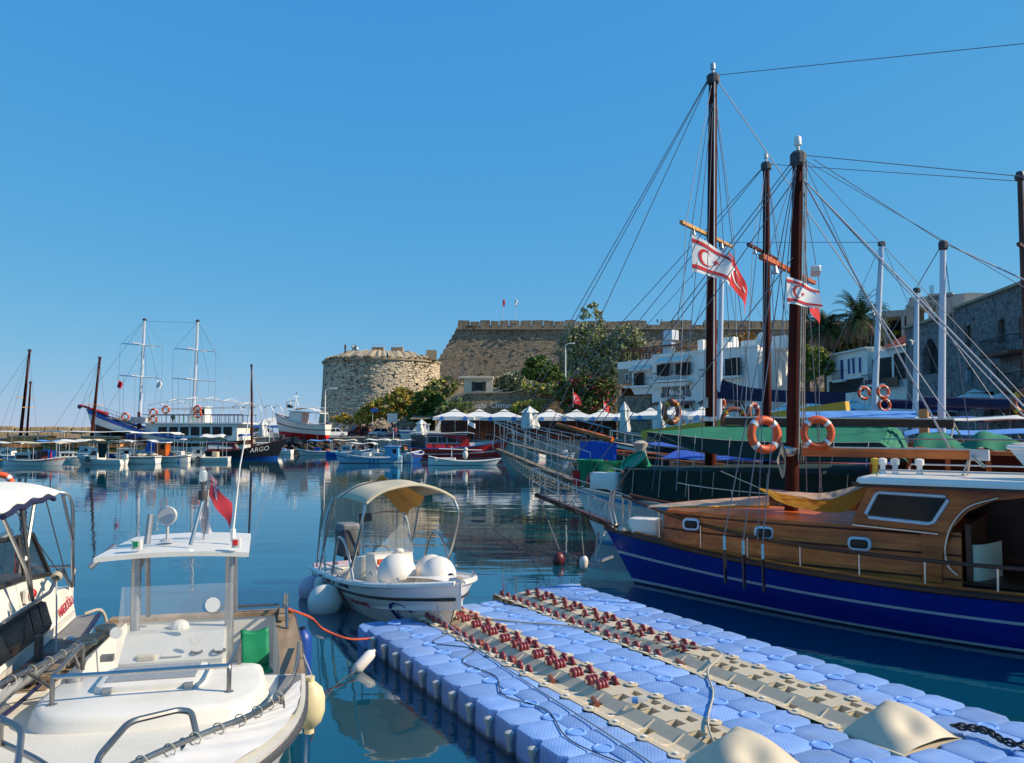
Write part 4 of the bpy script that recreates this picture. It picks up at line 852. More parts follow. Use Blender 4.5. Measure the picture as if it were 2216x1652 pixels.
for k, (lab, px, Y, po, sh_, lg) in enumerate((('person in pink top by the red car', 851, 128, 'stand', 'cloth_pink', 'cloth_blue'), ('person in red top by the red car', 857, 128, 'stand', 'cloth_red', 'cloth_jeans'), ('person in blue by the dark car', 883, 124, 'stand', 'cloth_blue', 'cloth_blue'), ('person in white with dark cap near the closed white parasol', 898, 120, 'walk', 'cloth_white', 'cloth_white'),
        ('person in dark clothes under the trees', 906, 122, 'stand', 'cloth_black', 'cloth_black'), ('waiter in white shirt under the terrace parasols', 1187, 99, 'stand', 'cloth_white', 'cloth_black'), ('person in pale blue shirt standing among the terrace tables', 1262, 97, 'stand', 'cloth_cyan', 'cloth_black'), ('seated guest in pale shirt at the terrace rail', 1285, 97, 'sit', 'cloth_white', 'cloth_grey'), ('guest in lilac shirt seated mid terrace', 1300, 97, 'sit', 'cloth_pink', 'cloth_grey'),
        ('guest in yellow at a terrace table', 1321, 97.5, 'sit', 'cloth_yellow', 'cloth_grey'), ('seated guest in pale blue on the terrace near the second parasol', 1008, 99, 'sit', 'cloth_cyan', 'cloth_black'), ('standing guest in red near the terrace entrance', 1055, 99, 'stand', 'cloth_red', 'cloth_black'), ('standing guest in white near the third parasol', 1108, 98.5, 'walk', 'cloth_white', 'cloth_jeans'))):
    person(lab, px, 940, Y, po, sh_, lg, k*1.3, z=QZ)
# terrace furniture, railing and dark shade wall
tr = E('terrace_railing', 'low dark railing along the restaurant terrace edge', 'railing', (0, 95.7, QZ)); x = -8.
while x < 12:
    mb = MB(); mb.tube([(x, 0, 0), (x, 0, 1)], .05, 4); mb.tube([(x, 0, .98), (x+1.5, 0, .98)], .035, 4); mb.tube([(x, 0, .1), (x+1.5, 0, .95)], .025, 4); mb.tube([(x, 0, .95), (x+1.5, 0, .1)], .025, 4); mb.build('rail_bay', 'dark_wood', tr); x += 1.5
def table_set(i, px, Y):
    p = at(px, 940, Y); e = E('terrace_table', f'{ord_[i]} cafe table under the terrace parasols from the tower side', 'table', (p.x, p.y, QZ), random.uniform(0, 1), 'terrace tables')
    MB().box((0, 0, .74), (.9, .9, .05)).build('table_top', 'old_white', e); MB().lathe([(.25, 0), (.05, .05), (.05, .72)], 8).build('leg', 'iron', e)
for i in range(10): table_set(i, 985+i*38, 97.4+random.uniform(-.3, .5))
MB_ = MB().grid(lambda u, v: (lerp(-9, 13, u), lerp(103, 101.5, u), lerp(QZ, QZ+2.5, v)), 20, 3, uv=lambda u, v: (u*22, v*3)).build('shop_wall', 'dark_wood'); tag(MB_, 'dark timber restaurant front in the shade behind the parasols', 'wall')
# lamp posts
def lamp(label, px, pyb, pyt, Y, arm=2., mt='white_paint', dirx=1, base=None):
    b0, t = at(px, pyb, Y), at(px, pyt, Y)
    if base is not None: b0.z = base
    e = E('street_lamp', label, 'lamp post', b0, group='lamp posts on the quay'); h = t.z-b0.z
    MB().tube([(0, 0, 0), (0, 0, h)], .13, 7, r2=.08).build('pole', mt, e); MB().tube([(0, 0, h), (dirx*arm*.5, 0, h+.25), (dirx*arm, 0, h+.35)], .07, 6).build('arm', mt, e)
    MB().rbox((dirx*(arm+.3), 0, h+.32), (.9, .3, .16), .08).build('lamp_head', mt, e)
lamp('tall white lamp post before the left side of the tower', 703, 940, 845, 128, 1.0, base=QZ); lamp('pale lamp post before the big tamarisk', 1224, 850, 748, 126, .7, base=None); lamp('lamp post behind the trawler on the slipway', 619, 930, 872, 140, .9, 'galv', base=QZ)
for i, px in enumerate((522, 545, 565, 590, 610)):
    b0 = at(px, 935, 124+i); b0.z = QZ; e = E('harbour_lamp', ('first', 'second', 'third', 'fourth', 'fifth')[i]+' thin curved lamp on the breakwater behind the boats', 'lamp post', b0, group='curved lamps on the breakwater'); h = 4.2
    MB().tube([(0, 0, 0), (0, 0, h), (-.3, 0, h+.7), (-.9, 0, h+.8), (-1.3, 0, h+.5)], .06, 5).build('pole', 'galv', e); MB().lathe([(.05, 0), (.22, .1), (.2, .2)], 8, (-1.3, 0, h+.35)).build('lamp_head', 'grey', e)
p = at(373, 950, 118); e = E('breakwater_lantern', 'black lantern post on the breakwater beside the ship bow', 'lamp post', (p.x, p.y, QZ)); MB().tube([(0, 0, 0), (0, 0, 2.6)], .09, 6).build('pole', 'iron', e); MB().lathe([(.12, 2.6), (.3, 3.1), (.34, 3.12), (.05, 3.4)], 6).build('lantern', 'iron', e); MB().box((.3, 0, .3), (.8, .6, .6)).build('base', 'concrete', e)
# signs
for lab, px, pyt, w, mt in (('blue street sign on a post before the trees', 806, 888, 1.2, 'blue_paint'), ('white notice board on a post among the parked cars', 845, 905, 1.7, 'old_white')):
    p = at(px, 935, 134); e = E('sign_post', lab, 'sign', (p.x, p.y, QZ)); h = at(px, pyt, 134).z-QZ; MB().tube([(0, .04, 0), (0, .04, h)], .05, 5).build('post', 'galv', e); MB().box((.3, -.02, h), (w, .05, w*.45 if 'street' in lab else w*.9)).build('board', mt, e)
# cars ----------------------------------------------------------------
def car(label, px, Y, rz, L, H, paint, suv=False, z=QZ, name='parked_car'):
    p = at(px, 940, Y); e = E(name, label, 'car', (p.x, p.y, z), rz, 'parked cars on the quay'); W = 1.75; g = .28
    belt = H*.58; prof = [(-L/2, g), (-L/2, belt*.85), (-L/2+.08, belt), (L*.2, belt), (L/2-.25, belt*.86), (L/2, belt*.62), (L/2, g)]
    b_ = MB(); secs = []
    for y, k, zz in ((-W/2, .97, .02), (-W/2+.06, 1, 0), (W/2-.06, 1, 0), (W/2, .97, .02)): secs.append([(x*k, y, max(g, z_-zz)) for x, z_ in prof])
    b_.loft(secs); b_.build('body', paint, e)
    rear = -L/2+.12 if suv else -L/2+.75
    cab = [(rear, belt), (rear+.22 if suv else rear+.55, H), (L*.06, H), (L*.24, belt)]
    MB().loft([[(x, y*(1 if z_ < belt+.01 else .84), z_) for x, z_ in cab] for y in (-W/2+.05, W/2-.05)]).build('cabin', paint, e)
    for s in (-1, 1):
        o_ = s*.012
        def P3(x, z_): return (x, s*((W/2-.05)*(1-.16*(z_-belt)/(H-belt)))+o_, z_)
        z0, z1 = belt+.05, H-.08
        def xr(z_): return lerp(rear, cab[1][0], (z_-belt)/(H-belt))+.1
        def xf(z_): return lerp(cab[3][0], cab[2][0], (z_-belt)/(H-belt))-.1
        m_ = lerp(rear, L*.2, .52)
        for a0, a1, c0, c1 in ((xr(z0), m_-.04, xr(z1), m_-.04), (m_+.04, xf(z0), m_+.04, xf(z1))): MB().quad(P3(a0, z0), P3(a1, z0), P3(c1, z1), P3(c0, z1)).build('side_window', 'window_dark', e)
        for x in (-L*.31, L*.31):
            wl = MB().lathe([(.2, -.1), (.31, -.1), (.33, -.05), (.33, .05), (.31, .1), (.2, .1)], 14, (x, s*(W/2-.09), .33), (0, 1, 0)).build('wheel', 'black_rubber', e); MB().lathe([(.02, .0), (.2, .02)], 10, (x, s*(W/2+.015), .33), (0, s, 0)).build('rim', 'steel_dull', wl)
        MB().rbox((L/2-.05, s*W*.36, belt*.72), (.16, .34, .16), .05).build('headlight', 'lamp_glass', e); MB().box((-L/2+.02, s*W*.4, belt*.8), (.08, .2, .3)).build('tail_light', 'red_paint', e)
    def F3(t, y): x, z_ = lerp(cab[3][0], cab[2][0], t), lerp(belt, H, t); return (x+.02, y*(1-.16*t), z_+.015)
    MB().quad(F3(.1, -.72), F3(.1, .72), F3(.9, .7), F3(.9, -.7)).build('windscreen', 'window_dark', e)
    def B3(t, y): x, z_ = lerp(cab[0][0], cab[1][0], t), lerp(belt, H, t); return (x-.02, y*(1-.16*t), z_+.01)
    MB().quad(B3(.15, .7), B3(.15, -.7), B3(.88, -.68), B3(.88, .68)).build('rear_window', 'window_dark', e)
    MB().rbox((L/2+.02, 0, .42), (.16, W*.96, .22), .05).build('bumper', 'dark_grey', e); return e
P('car_maroon', (.16, .035, .04), .3, coat=.5, var=.08); P('car_silver', (.5, .52, .55), .3, metal=.4, coat=.5, var=.05); P('car_white', (.75, .75, .75), .3, coat=.5, var=.04); P('car_red', (.5, .02, .02), .3, coat=.5, var=.05); P('car_dark', (.05, .055, .06), .3, coat=.5)
car('maroon off-road estate parked on the quay below the tower', 772, 142, R(215), 4.3, 1.85, 'car_maroon', True); car('silver saloon parked left of the trawler on the slipway', 578, 126, R(12), 4.4, 1.42, 'car_silver'); car('white car with blue-tinted windscreen beside the notice board', 822, 136, R(240), 4.2, 1.45, 'car_white')
car('red car half hidden behind the people on the quay', 866, 132, R(230), 4.0, 1.4, 'car_red'); car('dark grey car under the trees on the quay', 887, 131, R(235), 4.2, 1.45, 'car_dark'); car('white car just behind the stern of the slipway trawler', 722, 133, R(200), 4.2, 1.45, 'car_white')
# ================================================================= BOATS: shared builders
class Hull:
    """x forward (bow +), y to port, z up from the waterline; t runs from stern 0 to bow 1"""
    def __init__(s, L, B, za, zm, zb, draft=.5, rake=.6, stern=.75, tm=.5, pb=2.3, q=.33, xo=None, srake=0.):
        s.L, s.B, s.za, s.zm, s.zb, s.draft, s.rake, s.stern, s.tm, s.pb, s.q, s.srake = L, B, za, zm, zb, draft, rake, stern, tm, pb, q, srake
        s.xo = -L/2 if xo is None else xo
    def zs(s, t):
        a, b, c = s.za, s.zm, s.zb; m = .42
        return a*(t-m)*(t-1)/m + b*t*(t-1)/(m*(m-1)) + c*t*(t-m)/(1-m)
    def w(s, t):
        f = 1-(max(0, t-s.tm)/(1-s.tm))**s.pb if t > s.tm else s.stern+(1-s.stern)*math.sin(min(1, t/s.tm)*math.pi/2)
        return s.B/2*max(f, 0)
    def p(s, t, z, side=1):
        zz = s.zs(t); v = max(0, (z+s.draft)/(zz+s.draft)); q = lerp(s.q, .95, t**4)
        x = s.xo+t*s.L + s.rake*(z/s.zb)*t**3 - s.srake*(z/s.za)*(1-t)**3
        return Vector((x, side*max(.012, s.w(t)*v**q), z))
    def build(s, parent, rows, mats, n=30, name='hull'):
        """rows: fractions of sheer height (or <0: metres below water) with the material below each"""
        mb = MB(); ts = [i/n for i in range(n+1)]; ts = [1-(1-t)**1.25 for t in ts]
        zr = [(-s.draft, None)]+list(rows)
        for side in (1, -1):
            for (f0, _), (f1, k) in zip(zr, zr[1:]):
                mb.k = k
                for a, b in zip(ts, ts[1:]):
                    q = []
                    for t, f in ((a, f0), (b, f0), (b, f1), (a, f1)): q.append(s.p(t, f*s.zs(t) if f >= 0 else f, side))
                    mb.add(q if side < 0 else q[::-1], [(0, 1, 2, 3)])
        if s.stern > .05:
            mb.k = rows[-1][1]
            for (f0, _), (f1, k) in zip(zr, zr[1:]):
                mb.k = k; g = lambda f: f*s.zs(0) if f >= 0 else f
                mb.add([s.p(0, g(f0), 1), s.p(0, g(f0), -1), s.p(0, g(f1), -1), s.p(0, g(f1), 1)], [(0, 1, 2, 3)])
        o = mb.build(name, mats, parent, 'all' if s.stern <= .05 else 55); return o
    def deck(s, parent, drop, mat, t0=0., t1=.985, name='deck', inset=.03, n=24, camber=.04):
        mb = MB()
        def f(u, v):
            t = lerp(t0, t1, u); z = s.zs(t)-drop; p = s.p(t, z); y = (p.y-inset)*(2*v-1); return (p.x, y, z+camber*(1-(2*v-1)**2))
        return mb.grid(f, n, 6).build(name, mat, parent, True)
    def edge(s, parent, mat, r=.04, dz=0., t0=0., t1=1., out=0., name='gunwale', n=24, side=None, f=None):
        for sd in ((1, -1) if side is None else (side,)):
            pts = []
            for i in range(n+1):
                t = lerp(t0, t1, i/n); z = s.zs(t)*(f if f else 1)+dz; q = s.p(t, min(z, s.zs(t)), sd); pts.append((q.x, q.y+sd*out, z))
            MB().tube(pts, r, 6).build(name, mat, parent, True)
    def top(s, t, side=1, inset=0., dz=0.):
        q = s.p(t, s.zs(t), side); return Vector((q.x, q.y-side*inset, q.z+dz))
def window(parent, c, w, h, t, mat='window_dark', frame=None, rz=0, name='window'):
    o = MB().rbox((0, 0, 0), (w, h, t), min(w, h)*.22).build(name, mat, parent)
    return o
def yard_mast(e, x, y, z0, h, r, mat, yards=(), r2=None, lean=0., name='mast', spr=None):
    o = MB().tube([(x, y, z0), (x+lean*.5, y, z0+h*.5), (x+lean, y, z0+h)], r, 8, r2=r2 or r*.65).build(name, mat, e, True)
    MB().lathe([(r*.9, 0), (r*1.1, .05), (r*1.1, .2), (r*.6, .3)], 8, (x+lean, y, z0+h)).build('mast_cap', 'dark_grey', o)
    for z, l_ in yards: MB().tube([(x+lean*z/h, y-l_/2, z0+z), (x+lean*z/h, y+l_/2, z0+z)], .05, 5).build('crosstree', spr or mat, o)
    return o
def stay(e, pts, r=.018, mat='wire', name='stay'): return MB().tube(pts, r, 4).build(name, mat, e)
def canopy(e, x0, x1, w, z, mat, arch=.15, posts=True, z0=.5, nposts=2, droop=.12, name='canopy', pm='galv'):
    o = MB().grid(lambda u, v: (lerp(x0, x1, u), (v-.5)*w, z+arch*(1-(2*v-1)**2)+.05*math.sin(u*9)*(1 if arch else .3)-(droop if u in (0, 1) else 0)), 10, 8, thick=.03).build(name, mat, e, True)
    if posts:
        for i in range(nposts):
            x = lerp(x0+.1, x1-.1, i/max(1, nposts-1))
            for s in (-1, 1): MB().tube([(x, s*w*.46, z0), (x, s*w*.46, z)], .025, 5).build('canopy_post', pm, e)
    return o
def cabin(e, x0, x1, w, z0, h, mat, roof='white_paint', nwin=2, slant=.25, wmat='window_dark', back=.05, over=.12, wz=(.45, .82), frame=None):
    b = MB(); b.loft([[(x0, s*w/2, z0), (x0+back, s*w/2*.94, z0+h), (x1-slant, s*w/2*.9, z0+h), (x1, s*w/2*.86, z0)] for s in (-1, 1)]); o = b.build('cabin', mat, e)
    MB().rbox(((x0+x1-slant)/2, 0, z0+h+.035), (x1-x0-slant+2*over, w+.1, .09), .08).build('cabin_roof', roof, o)
    for s in (-1, 1):
        for i in range(nwin):
            a, c = lerp(x0+.15, x1-slant-.1, i/nwin)+.04, lerp(x0+.15, x1-slant-.1, (i+1)/nwin)-.04; zz0, zz1 = z0+h*wz[0], z0+h*wz[1]
            def P_(x, z): t = (z-z0)/h; u = (x-x0)/(x1-x0); return (x, s*(w/2*lerp(1, .86, u)*lerp(1, .95, t)+.014), z)
            if frame: MB().quad(P_(a-.06, zz0-.06), P_(c+.06, zz0-.06), P_(c+.06, zz1+.06), P_(a-.06, zz1+.06)).build('window_frame', frame, o)
            q = [P_(a, zz0), P_(c, zz0), P_(c, zz1), P_(a, zz1)]; q = [(x, y+s*.01, z) for x, y, z in q]; MB().quad(*q).build('window', wmat, o)
    f = lambda t, y: (lerp(x1, x1-slant, t)+.02, y, z0+h*t)
    for y0, y1 in ((-w*.36, -w*.03), (w*.03, w*.36)): MB().quad(f(wz[0], y0), f(wz[0], y1), f(wz[1]+.04, y1), f(wz[1]+.04, y0)).build('windscreen', wmat, o)
    return o
def outboard(e, x, y, z, mat='dark_grey', s=1., tilt=0.):
    M = Matrix.Translation((x, y, z)) @ Matrix.Rotation(tilt, 4, 'Y'); mb = MB(); mb.rbox((-.2*s, 0, .35*s), (.55*s, .36*s, .5*s), .1*s); mb.box((-.15*s, 0, -.2*s), (.16*s, .12*s, .9*s)); mb.v = [tuple(M @ Vector(p)) for p in mb.v]; return mb.build('outboard_motor', mat, e, True)
def rails(e, hl, h, t0, t1, n, mat='steel', inset=.08, r=.02, mid=False, side=None, name='rail', postname='stanchion'):
    for sd in ((1, -1) if side is None else (side,)):
        pts = [hl.top(lerp(t0, t1, i/(n*2)), sd, inset, h) for i in range(n*2+1)]; MB().tube(pts, r, 5).build(name, mat, e, True)
        if mid: MB().tube([p-Vector((0, 0, h*.5)) for p in pts], r*.7, 4).build(name, mat, e, True)
        for i in range(n+1): q = hl.top(lerp(t0, t1, i/n), sd, inset, 0); MB().tube([q, q+Vector((0, 0, h))], r, 5).build(postname, mat, e)
def tyre(e, x, y, z): MB().torus((x, y, z), .2, .07, 12, 6, Matrix.Rotation(math.pi/2, 3, 'X')).build('tyre_fender', 'black_rubber', e, True)
FB = 'small boats moored across the harbour'
def boat(label, px, py, rz, L, B, sheer, cols, name='fishing_boat', stern=.75, rake=.5, draft=.35, gun='white_paint', deck='grey', drop=.25, rows=None, group=FB, cat='boat', q=.33, tm=.5, z=0., pitch=0., Y=None):
    p = gz(px, py, 0) if Y is None else at(px, py, Y); p.z = z; e = E(name, label, cat, p, rz, group, ry=pitch); hl = Hull(L, B, *sheer, draft=draft, rake=rake, stern=stern, q=q, tm=tm)
    hl.build(e, rows or [(.02, 2), (.7, 0), (.82, 1), (1., 0)], cols, 20); hl.deck(e, drop, deck); hl.edge(e, gun, .045, .01)
    return e, hl
random.seed(21)
# ---- left group ----------------------------------------------------
e, h = boat('white double-ended boat with red stripe and cream awning', 70, 1008, R(2), 5.4, 1.9, (.75, .5, .85), ['white_paint', 'red_paint', 'antifoul'], stern=.02)
cabin(e, -1.4, .1, 1.1, .3, .85, 'old_white', nwin=1, slant=.1); canopy(e, -1.9, 3.0, 2.0, 2.15, 'canvas_cream', .08, nposts=3); MB().box((.9, .0, .8), (.5, 1., 1.1)).build('engine_box', 'maroon', e); yard_mast(e, 1.7, .0, .4, 1.8, .07, 'red_paint')
e, h = boat('white boat with white awning behind the red-striped one', 152, 999, R(15), 4.6, 1.8, (.6, .45, .8), ['white_paint', 'white_paint', 'antifoul'], stern=.1)
cabin(e, -.9, .5, 1.1, .25, .7, 'white_paint', nwin=3, slant=.1); canopy(e, -1.2, 2.1, 1.9, 2.1, 'canvas_white', .2); MB().box((-1.6, 0, .7), (.8, 1.2, .8)).build('engine_box', 'blue_paint', e)
e, h = boat('white motor boat with dark green canvas canopy', 222, 1006, R(170), 4.6, 1.8, (.5, .5, .85), ['white_paint', 'white_paint', 'antifoul'])
cabin(e, .1, 1.3, 1.3, .4, 1.15, 'white_paint', nwin=1, slant=.25); canopy(e, -1.3, 1.6, 1.8, 2.15, 'green_dark', .15, z0=.4); outboard(e, -2.3, 0, .55, 'white_paint', .8); tyre(e, .9, .92, .55)
MB().quad((-.9, .86, .7), (-.2, .86, .7), (-.05, .86, 2.1), (-1.1, .86, 2.1)).build('side_curtain', 'green_dark', e)
e, h = boat('white workboat with navy rubbing strake and heaped fishing nets', 300, 1004, R(182), 3.8, 1.9, (.75, .7, .85), ['white_paint', 'navy', 'blue_paint'], stern=.95, rows=[(.03, 2), (.75, 0), (.88, 1), (1., 0)])
MB().grid(lambda u, v: (lerp(-1.7, .9, u), (v-.5)*1.5, .72+.22*math.sin(u*11)*math.sin(v*7)+.12), 16, 8).build('net_pile', 'rope', e, True); cabin(e, .5, 1.9, 1.4, .5, 1.0, 'pale_blue', nwin=1, slant=.2); canopy(e, -1.6, 1.9, 1.7, 2.3, 'white_paint', .02, nposts=3)
e, h = boat('white boat with blue boot-top and brown wheelhouse', 362, 1001, R(178), 4.6, 1.9, (.8, .6, .9), ['white_paint', 'navy', 'blue_paint'], stern=.5)
cabin(e, -.1, 1.1, 1.2, .4, 1.6, 'gulet_wood', nwin=1, slant=.1, wz=(.6, .88)); MB().box((-1.2, 0, .8), (.9, 1., .7)).build('engine_box', 'old_white', e)
e, h = boat('bright blue skiff seen stern-on', 401, 1000, R(75), 3.4, 1.6, (.75, .6, .8), ['blue_paint', 'blue_paint', 'blue_paint'], stern=.9, name='skiff', gun='blue_paint'); outboard(e, -1.7, 0, .6, 'dark_grey', .7)
e, h = boat('white boat with grey-green bimini and tyre fender', 447, 1000, R(186), 4.6, 1.8, (.5, .45, .7), ['white_paint', 'white_paint', 'antifoul'], stern=.85)
cabin(e, .3, 1.5, 1.3, .3, 1.2, 'old_white', nwin=1, slant=.2, wz=(.5, .8)); canopy(e, -1.9, 1.9, 1.8, 2.25, 'green_dark', .25, z0=.4); tyre(e, .6, .93, .35); MB().rbox((-.9, 0, .7), (.6, .9, .7), .1).build('seat_box', 'canvas_cream', e)
e, h = boat('small boat with yellow gunwale at the picture edge', -8, 1005, R(5), 3.4, 1.4, (.5, .4, .6), ['sea_blue', 'yellow', 'sea_blue'], stern=.6, name='skiff', gun='yellow')
e, h = boat('blue-cabined boat behind the net boat', 338, 992, R(172), 6.2, 2.2, (.8, .7, 1.), ['blue_paint', 'white_paint', 'blue_paint'], stern=.6)
cabin(e, -1.2, 1.2, 1.6, .5, 1.5, 'blue_paint', nwin=2, slant=.5, wz=(.45, .68), roof='sky_cloth'); canopy(e, -2.9, 3.2, 2.1, 2.9, 'white_paint', .02, nposts=4)
for i in range(5): MB().tube([(lerp(-2.5, 2.5, i/4), -.9, 2.95), (lerp(-2.3, 2.7, i/4), .9, 3.0)], .04, 4).build('roof_pole', 'white_paint', e)
# ---- ARGO
e, h = boat('black-hulled sailing boat with white name on the bow and tall mast', 515, 994, R(8), 8.6, 2.6, (1.0, .95, 2.35), ['black_paint', 'black_paint', 'blue_paint'], name='sailing_boat', stern=.5, rake=1.1, draft=.6, rows=[(.16, 2), (.9, 0), (1., 1)], gun='dark_wood', deck='dark_wood', drop=.3)
q = h.p(.76, 1.1, -1); a = h.p(.7, 1.05, -1); b_ = h.p(.9, 1.35, -1); text('ARGO', .75, 'white_paint', e, frame(q+Vector((0, -.05, 0)), b_-a, (0, -.35, 1)), shear=.2)
cabin(e, -3.2, .2, 1.9, .8, 1.0, 'maroon', roof='maroon', nwin=3, slant=.5, frame='old_white', wmat='lamp_glass'); yard_mast(e, 1.5, 0, .9, 9.6, .14, 'mast_wood', [(5.4, 2.6)], lean=-.2, spr='galv')
for s in (-1, 1): stay(e, [(1.3, 0, 10.3), (1.35, s*1.3, 6.3), (1.2, s*1.2, 1.)]); stay(e, [(1.3, 0, 10.3), (3.9, s*.3, 2.1)])
rails(e, h, .5, .55, .97, 5, 'steel_dull'); canopy(e, -4., -1.4, 2.2, 2.5, 'canvas_white', .3)
e, h = boat('white stern of a motor boat beside the black hull', 568, 981, R(100), 5., 2.1, (.85, .8, 1.0), ['white_paint', 'white_paint', 'white_paint'], stern=.9, name='motor_boat'); text('ISSU', .42, 'grey', e, frame((-2.58, 0, .5), (0, -1, 0), (0, 0, 1))); outboard(e, -2.6, -.5, .5, 'white_paint', .8); cabin(e, -.5, 1.2, 1.4, .6, .8, 'white_paint', nwin=1)
# ---- wooden gulets at far left
for lab, px, py, rz, mx, mh, yd, mr in (('varnished wooden gulet with blue bundled cover far left', 215, 986, R(176), 1.2, 11.2, [(5.3, 4.2)], .22), ('wooden gulet with two leaning brown masts at the left edge', 55, 984, R(184), 0.8, 12.5, [(6.3, 4.6)], .24)):
    e, h = boat(lab, px, py, rz, 13.5, 3.6, (1.5, 1.0, 1.7), ['pine', 'dark_wood', 'dark_wood'], name='wooden_gulet', stern=.6, draft=.8, rake=1.2, gun='gulet_wood', deck='teak', drop=.2, rows=[(.1, 2), (.8, 0), (.9, 1), (1., 0)])
    cabin(e, -3.4, 2.6, 2.3, 1., 1.4, 'pine', roof='canvas_white', nwin=5, slant=.8, wz=(.3, .8)); rails(e, h, .6, .1, .95, 8, 'pine', mid=True)
    o = yard_mast(e, mx, 0, 1.2, mh, mr, 'mast_wood', yd, lean=-.9, spr='pine')
    for s in (-1, 1): stay(e, [(mx-.85, 0, mh+1), (mx-1.5, s*1.7, 1.4)]); stay(e, [(mx-.85, 0, mh+1), (mx+2.5, s*1.2, 1.5)])
    stay(e, [(mx-.85, 0, mh+1), (7.4, 0, 1.8)])
    if 'two' in lab: yard_mast(e, -3.2+3, .3, 1.2, 8.2, .17, 'mast_wood', [(5, 3.2)], lean=-.3, spr='pine')
    else: MB().grid(lambda u, v: (lerp(-5.6, -3.6, u), .5*math.cos(v*6.28)*(1+.15*math.sin(u*12)), 2.6+.5*math.sin(v*6.28)), 10, 12).build('bundled_cover', 'blue_cloth', e, True)
    canopy(e, -5.5, 4.5, 2.8, 3.0, 'canvas_white', .1, z0=1.2, nposts=4)
for i, (px, lab) in enumerate(((120, 'orange plastic crate stack on the quayside boats'), )):
    pass
# ---- large blue and white two-masted ship
p = gz(375, 985, 0); e = E('excursion_ship', 'large blue and white two-masted excursion ship with red bowsprit', 'ship', p, R(178)); sh_ = e
h = Hull(19.5, 5.2, 2.7, 2.3, 5.9, draft=1., rake=1.9, stern=.7, tm=.45, pb=2.6, q=.4)
h.build(e, [(.05, 2), (.5, 0), (.72, 3), (.92, 0), (1., 1)], ['boat_white', 'blue_paint', 'navy', 'dark_wood'], 30); h.deck(e, .3, 'teak'); h.edge(e, 'blue_paint', .09, .02)
MB().tube([(8.8, 0, 5.3), (12.6, 0, 6.5)], .2, 8, r2=.14).build('bowsprit', 'red_paint', e, True); MB().sphere((12.6, 0, 6.3), .3, 8).build('bowsprit_cap', 'navy', e)
q = h.p(.86, 2.3, 1); MB().lathe([(.45, 0), (.45, .06)], 14, q+Vector((0, .02, -.1)), (.25, 1, -.1)).build('eye_mark', 'dark_wood', e)
MB().box((6.6, 0, 4.5), (3.4, 2.6, .12), ry=-.2).build('foredeck', 'teak', e); rails(e, h, .9, .72, .99, 7, 'navy', mid=True)
MB().prism([(-9.2, -2.3), (1.8, -2.3), (3., -1.6), (3., 1.6), (1.8, 2.3), (-9.2, 2.3)], 1.9, 4.0).build('deckhouse', 'boat_white', e)
for i in range(7): MB().box((-8+i*1.4, 2.32, 3.1), (1.1, .04, 1.1)).build('deckhouse_window', 'window_dark', e)
MB().prism([(-10, -2.6), (2.2, -2.6), (3.4, -1.8), (3.4, 1.8), (2.2, 2.6), (-10, 2.6)], 4.02, 4.2).build('upper_deck', 'boat_white', e)
for s in (-1, 1):
    MB().tube([(-10, s*2.5, 5.2), (2.2, s*2.5, 5.2), (3.3, s*1.7, 5.2)], .05, 5).build('upper_rail', 'navy', e); MB().tube([(-10, s*2.5, 6.2), (2.4, s*2.5, 5.9)], .04, 4).build('awning_rail', 'galv', e)
    for i in range(22): x = lerp(-9.9, 2.2, i/21); MB().tube([(x, s*2.5, 4.2), (x, s*2.5, 5.2)], .05 if i % 2 else .03, 4).build('baluster', 'navy' if i < 11 else 'green_plastic', e)
    for i in range(6): x = lerp(-9.9, 2.2, i/5); MB().tube([(x, s*2.5, 5.2), (x, s*2.5, 7.2-.02*(x+4)**2)], .035, 4).build('awning_post', 'galv', e)
    MB().tube([(lerp(-9.9, 2.2, i/9), s*2.5, 7.2-.02*(lerp(-9.9, 2.2, i/9)+4)**2) for i in range(10)], .045, 5).build('awning_frame', 'white_paint', e)
for i in range(6): x = lerp(-9.9, 2.2, i/5); z = 7.2-.02*(x+4)**2; MB().tube([(x, -2.5, z), (x, 0, z+.35), (x, 2.5, z)], .04, 4).build('awning_hoop', 'white_paint', e)
cabin(e, -4.6, -2.2, 2.2, 4.2, 2.0, 'boat_white', nwin=2, slant=.4, back=.2, wz=(.5, .85)); MB().box((4.2, .2, 4.5), (2, 2, .8)).build('winch_pile', 'rope_grey', e)
for x, hh, yd in ((4.6, 14.2, [(11.0, 5.8), (6.8, 6.4)]), (-3.9+2.3-.9, 14.0, [(10.3, 6.0), (6.4, 6.4)])):
    o = yard_mast(e, x, 0, 3.4, hh, .25, 'alu_mast', (), lean=-.35)
    MB().tube([(x, 0, 3.4), (x, 0, 5.6)], .27, 8).build('mast_foot', 'maroon', o)
    for z, l_ in yd: MB().tube([(x-.3, -l_/2, 3.4+z), (x-.3, l_/2, 3.4+z)], .08, 5).build('yard', 'alu_mast', o); MB().tube([(x-l_/2*.95, .2, 3.4+z-.25), (x+l_/2*.9, -.2, 3.4+z+.2)], .07, 5).build('yard', 'alu_mast', o)
    zt = 3.4+hh
    for s in (-1, 1):
        for dx in (-.6, .9): stay(e, [(x-.3, 0, zt), (x+dx-.2, s*3., 3.4+yd[1][0]), (x+dx, s*2.4, 3.2)])
        stay(e, [(x-.35, 0, zt), (x+s*2.8, 0, 3.4+yd[0][0]), (x+s*2.9, 0, 3.4+yd[1][0]), (x+s*2.6, 0, 3.6)])
stay(e, [(4.25, 0, 17.5), (12.4, 0, 6.4)]); stay(e, [(4.25, 0, 14), (9.5, 0, 5.0)]); stay(e, [(4.25, 0, 17.5), (-2.9, 0, 17.3)]); stay(e, [(-2.85, 0, 17.4), (-9.8, 0, 5.6)])
